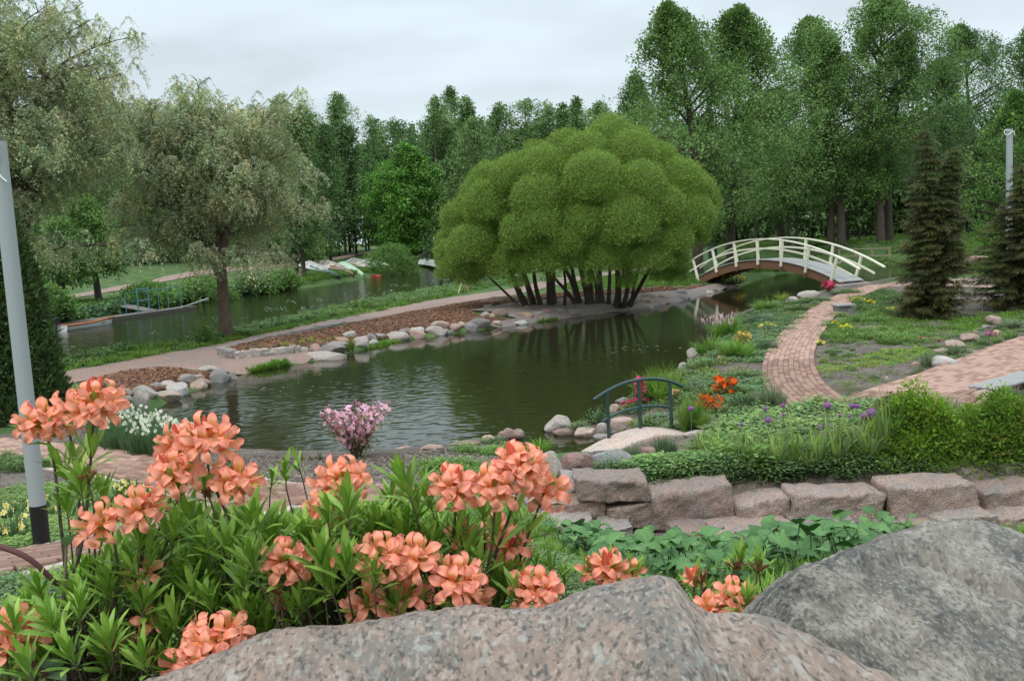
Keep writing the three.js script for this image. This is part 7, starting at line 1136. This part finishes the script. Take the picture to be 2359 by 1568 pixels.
{ const m = new MB(), n = 9; const ring = []; for (let i = 0; i <= n; i++) { const t = i / n, r = 0.0072 * Math.pow(Math.sin(Math.PI * (0.1 + 0.9 * t)), 0.8), row = []; for (let j = 0; j <= 10; j++) { const a = j / 10 * 6.283, f = 1 + 0.16 * Math.cos(a * 5); row.push(m.v(Math.cos(a) * r * f, Math.sin(a) * r * f, -0.03 + t * 0.052, mix3([0.9, 0.3, 0.14], [0.85, 0.12, 0.07], t).map((v) => v * (0.85 + 0.15 * Math.cos(a * 5))), t, a)); } ring.push(row); if (i) for (let j = 0; j < 10; j++) m.q(ring[i - 1][j], ring[i - 1][j + 1], row[j + 1], row[j]); } FL.bud = m.geo(); }
const leafGeos = [1, 2, 3, 4, 5].map((s) => { seedAt(920 + s); return new MB().leaf(V(0, 0, 0), V(0, rr(-0.05, 0.2), 1), 1, rr(0.165, 0.21), { segs: 7, fold: rr(0.28, 0.5), droop: rr(0.1, 0.7), c0: [0.9, 0.9, 0.9], c1: [1.06, 1.04, 1], peak: 0.58, rib: 1.18, wave: 0.012 }).geo(); });
const leafTones = [[0.225, 0.38, 0.05], [0.275, 0.45, 0.068], [0.18, 0.32, 0.045], [0.33, 0.5, 0.09], [0.2, 0.35, 0.052]].map((c) => leafMat({ color: col(...c), roughness: 0.42, transmission: 0.38, specularIntensity: 0.55, bumpMap: T.leafBump, bumpScale: 0.0006 }));
function azalea(label, bases, trusses, whorls, spent, seed) {
  seedAt(seed); const p0 = bases[0].clone(); p0.y = H(p0.x, p0.z); const t = thing('orange_azalea', label, 'azalea', p0), inv = (p) => p.clone().sub(p0), leaves = [], twigs = new MB(), bark = [0.2, 0.16, 0.125], nodes = [];
  for (const b of bases) for (let i = 0; i < 7; i++) { const g = V(b.x + gauss() * 0.05, H(b.x, b.z) - 0.03, b.z + gauss() * 0.05), a = rand() * 6.283, n = V(b.x + Math.cos(a) * rr(0.08, 0.3), g.y + rr(0.2, 0.5), b.z + Math.sin(a) * rr(0.05, 0.16)); nodes.push(n); const pts = spline([n, n.clone().lerp(g, 0.5).add(V(gauss() * 0.05, 0.02, gauss() * 0.04)), g].map((p) => p.clone().sub(p0)), 10); part('branch', new MB().tube(pts, pts.map((_, k) => 0.006 + 0.005 * k / 10), 7, bark, true, 8).geo(), M.bark, t); }
  const nearBase = (p) => nodes.filter((n) => n.y < p.y - 0.03).reduce((a, b) => (a && a.distanceToSquared(p) < b.distanceToSquared(p) ? a : b), null) || V(p.x, H(p.x, p.z), p.z);
  const branch = (tip, ax, own, thick = 1) => {
    const b = nearBase(tip), g = b.clone(), L = tip.distanceTo(g), mid = tip.clone().addScaledVector(ax, -0.1).lerp(g, 0.25).add(V(gauss() * 0.02, 0, gauss() * 0.02)), low = tip.clone().lerp(g, 0.65).add(V(gauss() * 0.04, -0.02, gauss() * 0.04));
    const pts = spline([tip, tip.clone().addScaledVector(ax, -0.035), mid, low, g].map(inv), 14), rad = pts.map((_, k) => (0.0022 + 0.0032 * k / 14) * thick);
    if (own) part('branch', new MB().tube(pts, rad, 7, bark, true, 8).geo(), M.bark, t); else twigs.tube(pts, rad, 5, bark, false, 8);
  };
  const whorl = (c, ax, n, len, kb = 1) => { const u = V().crossVectors(ax, V(0.3, 0.2, 1)).normalize(), w = V().crossVectors(ax, u); for (let k = 0; k < n; k++) { const a = k * 2.39996 + gauss() * 0.3, e = lerp(0.2, 1.15, (k + 0.5) / n) * rr(0.8, 1.1), d = u.clone().multiplyScalar(Math.cos(a) * Math.sin(e)).addScaledVector(w, Math.sin(a) * Math.sin(e)).addScaledVector(ax, Math.cos(e)); leaves.push({ p: c.clone().addScaledVector(ax, -0.022 * k / n * 1.4).addScaledVector(d, 0.004), d, ax, L: len * rr(0.7, 1.12) * (k < 2 ? 0.75 : 1), near: EYE.distanceTo(c), tone: Math.floor(clamp(rand() * 5, 0, 4.9)) }); } };
  const m4 = new THREE.Matrix4(), qz = new THREE.Quaternion();
  const flower = (b, d, roll, s, kind = 0) => {
    const z = d.clone().normalize(), x = V().crossVectors(V(0, 1, 0), z).normalize(), y = V().crossVectors(z, x); qz.setFromRotationMatrix(m4.makeBasis(x, y, z)).multiply(new THREE.Quaternion().setFromAxisAngle(V(0, 0, 1), roll));
    const f = part(kind ? 'bud' : 'flower', kind ? FL.bud : pick(FL.corolla), M.petal, t); f.position.copy(inv(b)); f.quaternion.copy(qz); f.scale.setScalar(s); if (!kind) part('stamen_tuft', FL.stamen, M.petal, f); return f;
  };
  for (const [px, py, n00, r, D, opt = {}] of trusses) {
    const n = n00 > 2 ? Math.max(2, Math.round(n00 * 0.92)) : n00;
    const c = atD(px, py, D), k = mpp(c), R = r * k * 0.78, up = V(opt.lean || 0, 1, 0.15).normalize(), view = EYE.clone().sub(c).normalize();
    // the root of the truss sits below and behind its middle
    const root = c.clone().addScaledVector(up, -R * 0.45).addScaledVector(view, -R * 0.3);
    for (let i = 0; i < n; i++) {
      const a = i / Math.max(1, n - 1), az = i * 2.39996 + seed, e = n === 1 ? 1.25 : lerp(0.15, 1.75, Math.sqrt((i + 0.3) / n)), side = V().crossVectors(up, view).normalize(), fw = V().crossVectors(side, up);
      const d = up.clone().multiplyScalar(Math.cos(e)).addScaledVector(side, Math.sin(e) * Math.cos(az)).addScaledVector(fw, Math.sin(e) * Math.sin(az)).addScaledVector(view, 0.35).normalize(); if (n === 1) d.copy(view).addScaledVector(up, 0.15).normalize();
      const b = root.clone().addScaledVector(d, R * rr(0.72, 0.98) * (n === 1 ? 0.4 : 1)); const face = d.clone().addScaledVector(view, 0.5).add(V(gauss() * 0.14, -0.12, gauss() * 0.1));
      const s = (opt.s || 1) * rr(0.66, 0.8); flower(b, face, gauss() * 0.2, s); twigs.tube([inv(root), inv(b.clone().addScaledVector(face.normalize(), -0.035 * s))], [0.0014, 0.0012], 4, [0.2, 0.3, 0.08], false);
    }
    for (let i = 0; i < (opt.buds || 0); i++) { const d = up.clone().add(V(gauss() * 0.6, rr(0, 0.3), gauss() * 0.4)).normalize(); flower(root.clone().addScaledVector(d, R * 0.95), d, 0, rr(0.8, 1.05), 1); }
    whorl(root.clone().addScaledVector(up, -0.012), up.clone().addScaledVector(view, opt.front ? 0.6 : 0.1).normalize(), opt.front ? 10 : 8, 0.07); if (n > 2) whorl(root.clone().addScaledVector(up, -0.09), up, 9, 0.072); branch(root, up, n > 2);
  }
  whorls.forEach(([px, py, D, n = 9, len = 0.075, lean = 0]) => { n = Math.round(n * 1.8); len *= 0.85; D = D < 1.74 ? D - 0.03 : D; const c = atD(px, py, D), ax = V(lean + gauss() * 0.22, 1, gauss() * 0.2 + 0.12).normalize(); whorl(c, ax, n, len); branch(c, ax, false, 0.6); });
  spent.forEach(([px, py, D]) => { const c = atD(px, py, D), m = new MB(), ax = V(gauss() * 0.25, 1, gauss() * 0.2).normalize(); for (let i = 0; i < 11; i++) { const d = ax.clone().multiplyScalar(rr(0.2, 1)).add(V(gauss() * 0.7, 0, gauss() * 0.7)).normalize(), L = rr(0.02, 0.034); m.tube([V(), d.clone().multiplyScalar(L * 0.55), d.clone().multiplyScalar(L * 0.62).add(V(0, 0.002, 0)), d.clone().multiplyScalar(L)], [0.0008, 0.0011, 0.0026, 0.0005], 5, mix3([0.15, 0.045, 0.02], [0.24, 0.09, 0.04], rand()), false); } part('spent_bloom', m.geo(), M.stem, t).position.copy(inv(c)); branch(c, ax, false, 0.8); });
  leaves.sort((a, b) => a.near - b.near); const rest = new MB();
  leaves.forEach((l, i) => {
    const z = l.d.clone().normalize(), up = l.ax.clone().addScaledVector(z, -l.ax.dot(z)).normalize(), x = V().crossVectors(up, z), q = new THREE.Quaternion().setFromRotationMatrix(m4.makeBasis(x, up, z)), pos = inv(l.p), g = leafGeos[i % 5];
    if (i < 300) { const m = part('leaf', g, leafTones[l.tone], t); m.position.copy(pos); m.quaternion.copy(q); m.scale.setScalar(l.L); } else { const f = leafTones[l.tone].color; rest.add(g, new THREE.Matrix4().compose(pos, q, V(l.L, l.L, l.L)), [f.r, f.g, f.b]); }
  });
  if (rest.n) part('foliage', rest.geo(), M.gloss, t).userData.kind = 'stuff';
  part('twig', twigs.geo(), M.bark, t).userData.kind = 'stuff';
  return t;
}
{
  seedAt(930);
  const B = (px, D) => { const q = atD(px, 1500, D); return on(q.x, q.z); };
  const W = [[185, 1120, 1.72, 12, 0.08], [150, 1165, 1.75, 8], [235, 1140, 1.74, 9], [320, 1245, 1.7, 9], [380, 1235, 1.8, 9], [430, 1205, 1.85, 9], [585, 1205, 1.65, 13, 0.085], [630, 1240, 1.7, 11, 0.085], [545, 1245, 1.75, 9], [800, 1165, 1.62, 10, 0.08], [755, 1190, 1.66, 8], [935, 1120, 1.68, 13, 0.088], [900, 1150, 1.75, 9], [985, 1145, 1.75, 9], [960, 1180, 1.72, 9], [740, 1290, 1.6, 11, 0.085], [800, 1310, 1.58, 11, 0.085], [760, 1345, 1.6, 9], [860, 1330, 1.57, 8, 0.07], [470, 1290, 1.75, 10], [410, 1325, 1.75, 10], [560, 1330, 1.7, 9], [640, 1345, 1.7, 9], [690, 1385, 1.65, 9], [1110, 1175, 1.75, 9], [1060, 1180, 1.78, 8], [1010, 1230, 1.8, 9], [300, 1310, 1.72, 9], [250, 1350, 1.7, 10], [180, 1400, 1.65, 10], [120, 1440, 1.6, 10], [330, 1390, 1.7, 9], [400, 1430, 1.7, 9], [250, 1470, 1.6, 10], [160, 1510, 1.55, 10], [60, 1530, 1.5, 10], [330, 1520, 1.6, 9], [480, 1385, 1.72, 9], [560, 1410, 1.7, 9], [90, 1360, 1.72, 8], [655, 1088, 1.85, 7, 0.06], [625, 1110, 1.9, 6, 0.055], [685, 1065, 1.86, 5, 0.05], [880, 1240, 1.75, 9], [915, 1400, 1.62, 7], [470, 1110, 1.85, 6, 0.05], [985, 1260, 1.72, 8], [1150, 1330, 1.75, 8], [1195, 1320, 1.78, 8], [30, 1440, 1.6, 8], [580, 1290, 1.6, 10, 0.08], [700, 1250, 1.72, 9]];
  const fill = [[0, 1440], [90, 1370], [200, 1300], [330, 1250], [420, 1200], [560, 1190], [690, 1215], [860, 1190], [1010, 1210], [1090, 1260], [1180, 1300], [1200, 1380], [1000, 1420], [700, 1460], [520, 1520], [300, 1568], [0, 1568]];
  for (let g = 0; g < 900 && W.length < 470; g++) { const px = rr(0, 1200), py = rr(1180, 1568); if (sdPoly(fill, px, py) < -6) W.push([px, py, rr(1.7, 2.05), Math.round(rr(7, 10)), rr(0.065, 0.085)]); }
  azalea('large azalea bush covered in coral orange flower clusters behind the long boulder', [B(290, 1.95), B(520, 2.05), B(820, 2.0), B(1080, 1.9), B(120, 1.9)], [
    [85, 965, 6, 56, 1.72, { lean: -0.3, buds: 1 }], [150, 945, 4, 50, 1.78, { buds: 1 }], [215, 918, 8, 72, 1.7, { lean: 0.2, buds: 3 }], [395, 1080, 6, 66, 1.7, { lean: -0.2, buds: 1 }], [480, 1000, 8, 76, 1.72, { lean: 0.2, buds: 2, front: 0 }], [405, 1015, 4, 44, 1.8, { buds: 2 }], [540, 1100, 7, 58, 1.72, { front: 1 }], [225, 1200, 4, 52, 1.64, { lean: -0.5 }], [322, 1160, 4, 50, 1.66, { buds: 1 }], [785, 1095, 9, 64, 1.7], [748, 1165, 4, 46, 1.78], [1045, 1112, 7, 54, 1.68, { buds: 2 }], [1135, 1110, 6, 60, 1.68, { buds: 1 }], [1200, 1062, 9, 66, 1.7, { buds: 2, lean: 0.15 }], [1262, 1125, 5, 50, 1.76, { lean: 0.5 }], [1062, 1218, 1, 40, 1.72], [1178, 1250, 4, 50, 1.78, { buds: 1, lean: 0.3 }], [1150, 1220, 2, 30, 1.84], [655, 1282, 6, 50, 1.6, { buds: 1 }], [868, 1275, 6, 70, 1.58, { lean: -0.2 }], [960, 1275, 5, 56, 1.6], [1048, 1325, 6, 62, 1.6], [935, 1365, 5, 66, 1.62, { lean: 0.2 }], [840, 1385, 3, 52, 1.62, { lean: -0.4 }], [1235, 1350, 9, 62, 1.68, { buds: 1 }], [490, 1475, 13, 100, 1.56, {}], [420, 1520, 4, 60, 1.6, { lean: -0.5 }], [38, 1440, 6, 62, 1.6, {}], [5, 1490, 3, 46, 1.58, {}], [328, 1312, 2, 36, 1.7], [345, 1420, 1, 34, 1.7], [1088, 1370, 3, 42, 1.7], [748, 1265, 1, 40, 1.66, { s: 1.1 }], [500, 1280, 1, 22, 1.95],
  ], W, [[202, 1112, 1.68], [482, 1148, 1.74], [403, 1175, 1.84], [410, 1250, 1.8], [930, 1250, 1.7], [1100, 1285, 1.76], [360, 1335, 1.76], [640, 1370, 1.6], [325, 1480, 1.6], [345, 1525, 1.58], [650, 1405, 1.62], [270, 1500, 1.6], [700, 1360, 1.62], [1075, 1240, 1.8]], 931);
  azalea('small azalea with a pale orange truss between the broad leaves and the low boulder', [B(1400, 1.85)], [[1400, 1300, 6, 52, 1.78, { s: 0.85, buds: 2 }], [1463, 1308, 1, 34, 1.78, { s: 0.8, lean: 0.4 }], [1352, 1305, 1, 30, 1.8, { s: 0.75, lean: -0.6 }]], [[1270, 1310, 1.85, 8, 0.06], [1235, 1300, 1.9, 8, 0.06], [1300, 1330, 1.9, 7, 0.06], [1420, 1340, 1.85, 7, 0.06]], [], 932);
  azalea('small azalea with coral flowers and open leaf whorls beside the dark boulder', [B(1700, 1.9)], [[1690, 1372, 6, 48, 1.72, { s: 0.9 }], [1640, 1398, 4, 38, 1.7, { s: 0.85 }], [1598, 1330, 2, 26, 1.85, { s: 0.6, buds: 2 }]], [[1705, 1290, 1.85, 9, 0.055], [1748, 1300, 1.85, 9, 0.055], [1690, 1300, 1.9, 7, 0.05], [1720, 1385, 1.72, 8, 0.07], [1620, 1350, 1.86, 7, 0.045]], [[1696, 1312, 1.84], [1745, 1318, 1.84], [1618, 1340, 1.84]], 933);
  // trailing reddish stems and grey green weeds among the azaleas
  const stem = (label, pts, r, c) => { const P = pts.map(([a, b, D]) => atD(a, b, D)), o = P[0].clone(), t = thing('trailing_stem', label, 'stem', o), L = spline(P.map((p) => p.sub(o)), 24); part('stem', new MB().tube(L, L.map((_, k) => r * (1 - 0.4 * k / 24)), 7, c).geo(), M.stem, t); const m = new MB(); seedAt(pts[0][1]); for (let k = 0; k < 3; k++) { const q = L[Math.floor(rr(10, 24))]; m.leaf(q, V(gauss(), 0.2, gauss()), rr(0.04, 0.06), 0.03, { segs: 4, c0: [0.16, 0.26, 0.12], droop: 0.6 }); } part('leaf', m.geo(), M.leaf, t).userData.kind = 'stuff'; };
  stem('reddish trailing stem arching in from the picture edge towards the azalea', [[-30, 1248, 1.7], [60, 1283, 1.7], [120, 1335, 1.72], [160, 1372, 1.75], [200, 1440, 1.85]], 0.006, [0.13, 0.05, 0.05]);
  stem('reddish trailing stem low at the picture corner under the flowers', [[-30, 1492, 1.6], [40, 1512, 1.6], [90, 1540, 1.62], [130, 1590, 1.65]], 0.006, [0.13, 0.05, 0.05]);
  stem('thin brown weed stalk standing in front of the black post foot', [[136, 1470, 1.7], [145, 1380, 1.7], [150, 1300, 1.7], [152, 1240, 1.7]], 0.004, [0.2, 0.15, 0.1]);
  // low weeds at the foot of the azaleas
  const lw = []; for (let i = 0; i < 420; i++) { const x = rr(-1.5, 0.75), z = -rr(1.55, 2.7); lw.push({ p: on(x, z, -0.01), e: [0, rand() * 6.28, 0], s: rr(0.22, 0.5), c: vary([0.1, 0.19, 0.04], 0.3) }); } copies('undergrowth', P_.herb[0], M.leaf, lw);
}

scene.traverse((o) => { if (o.isMesh) o.castShadow = o.receiveShadow = true; });
renderer.render(scene, camera);
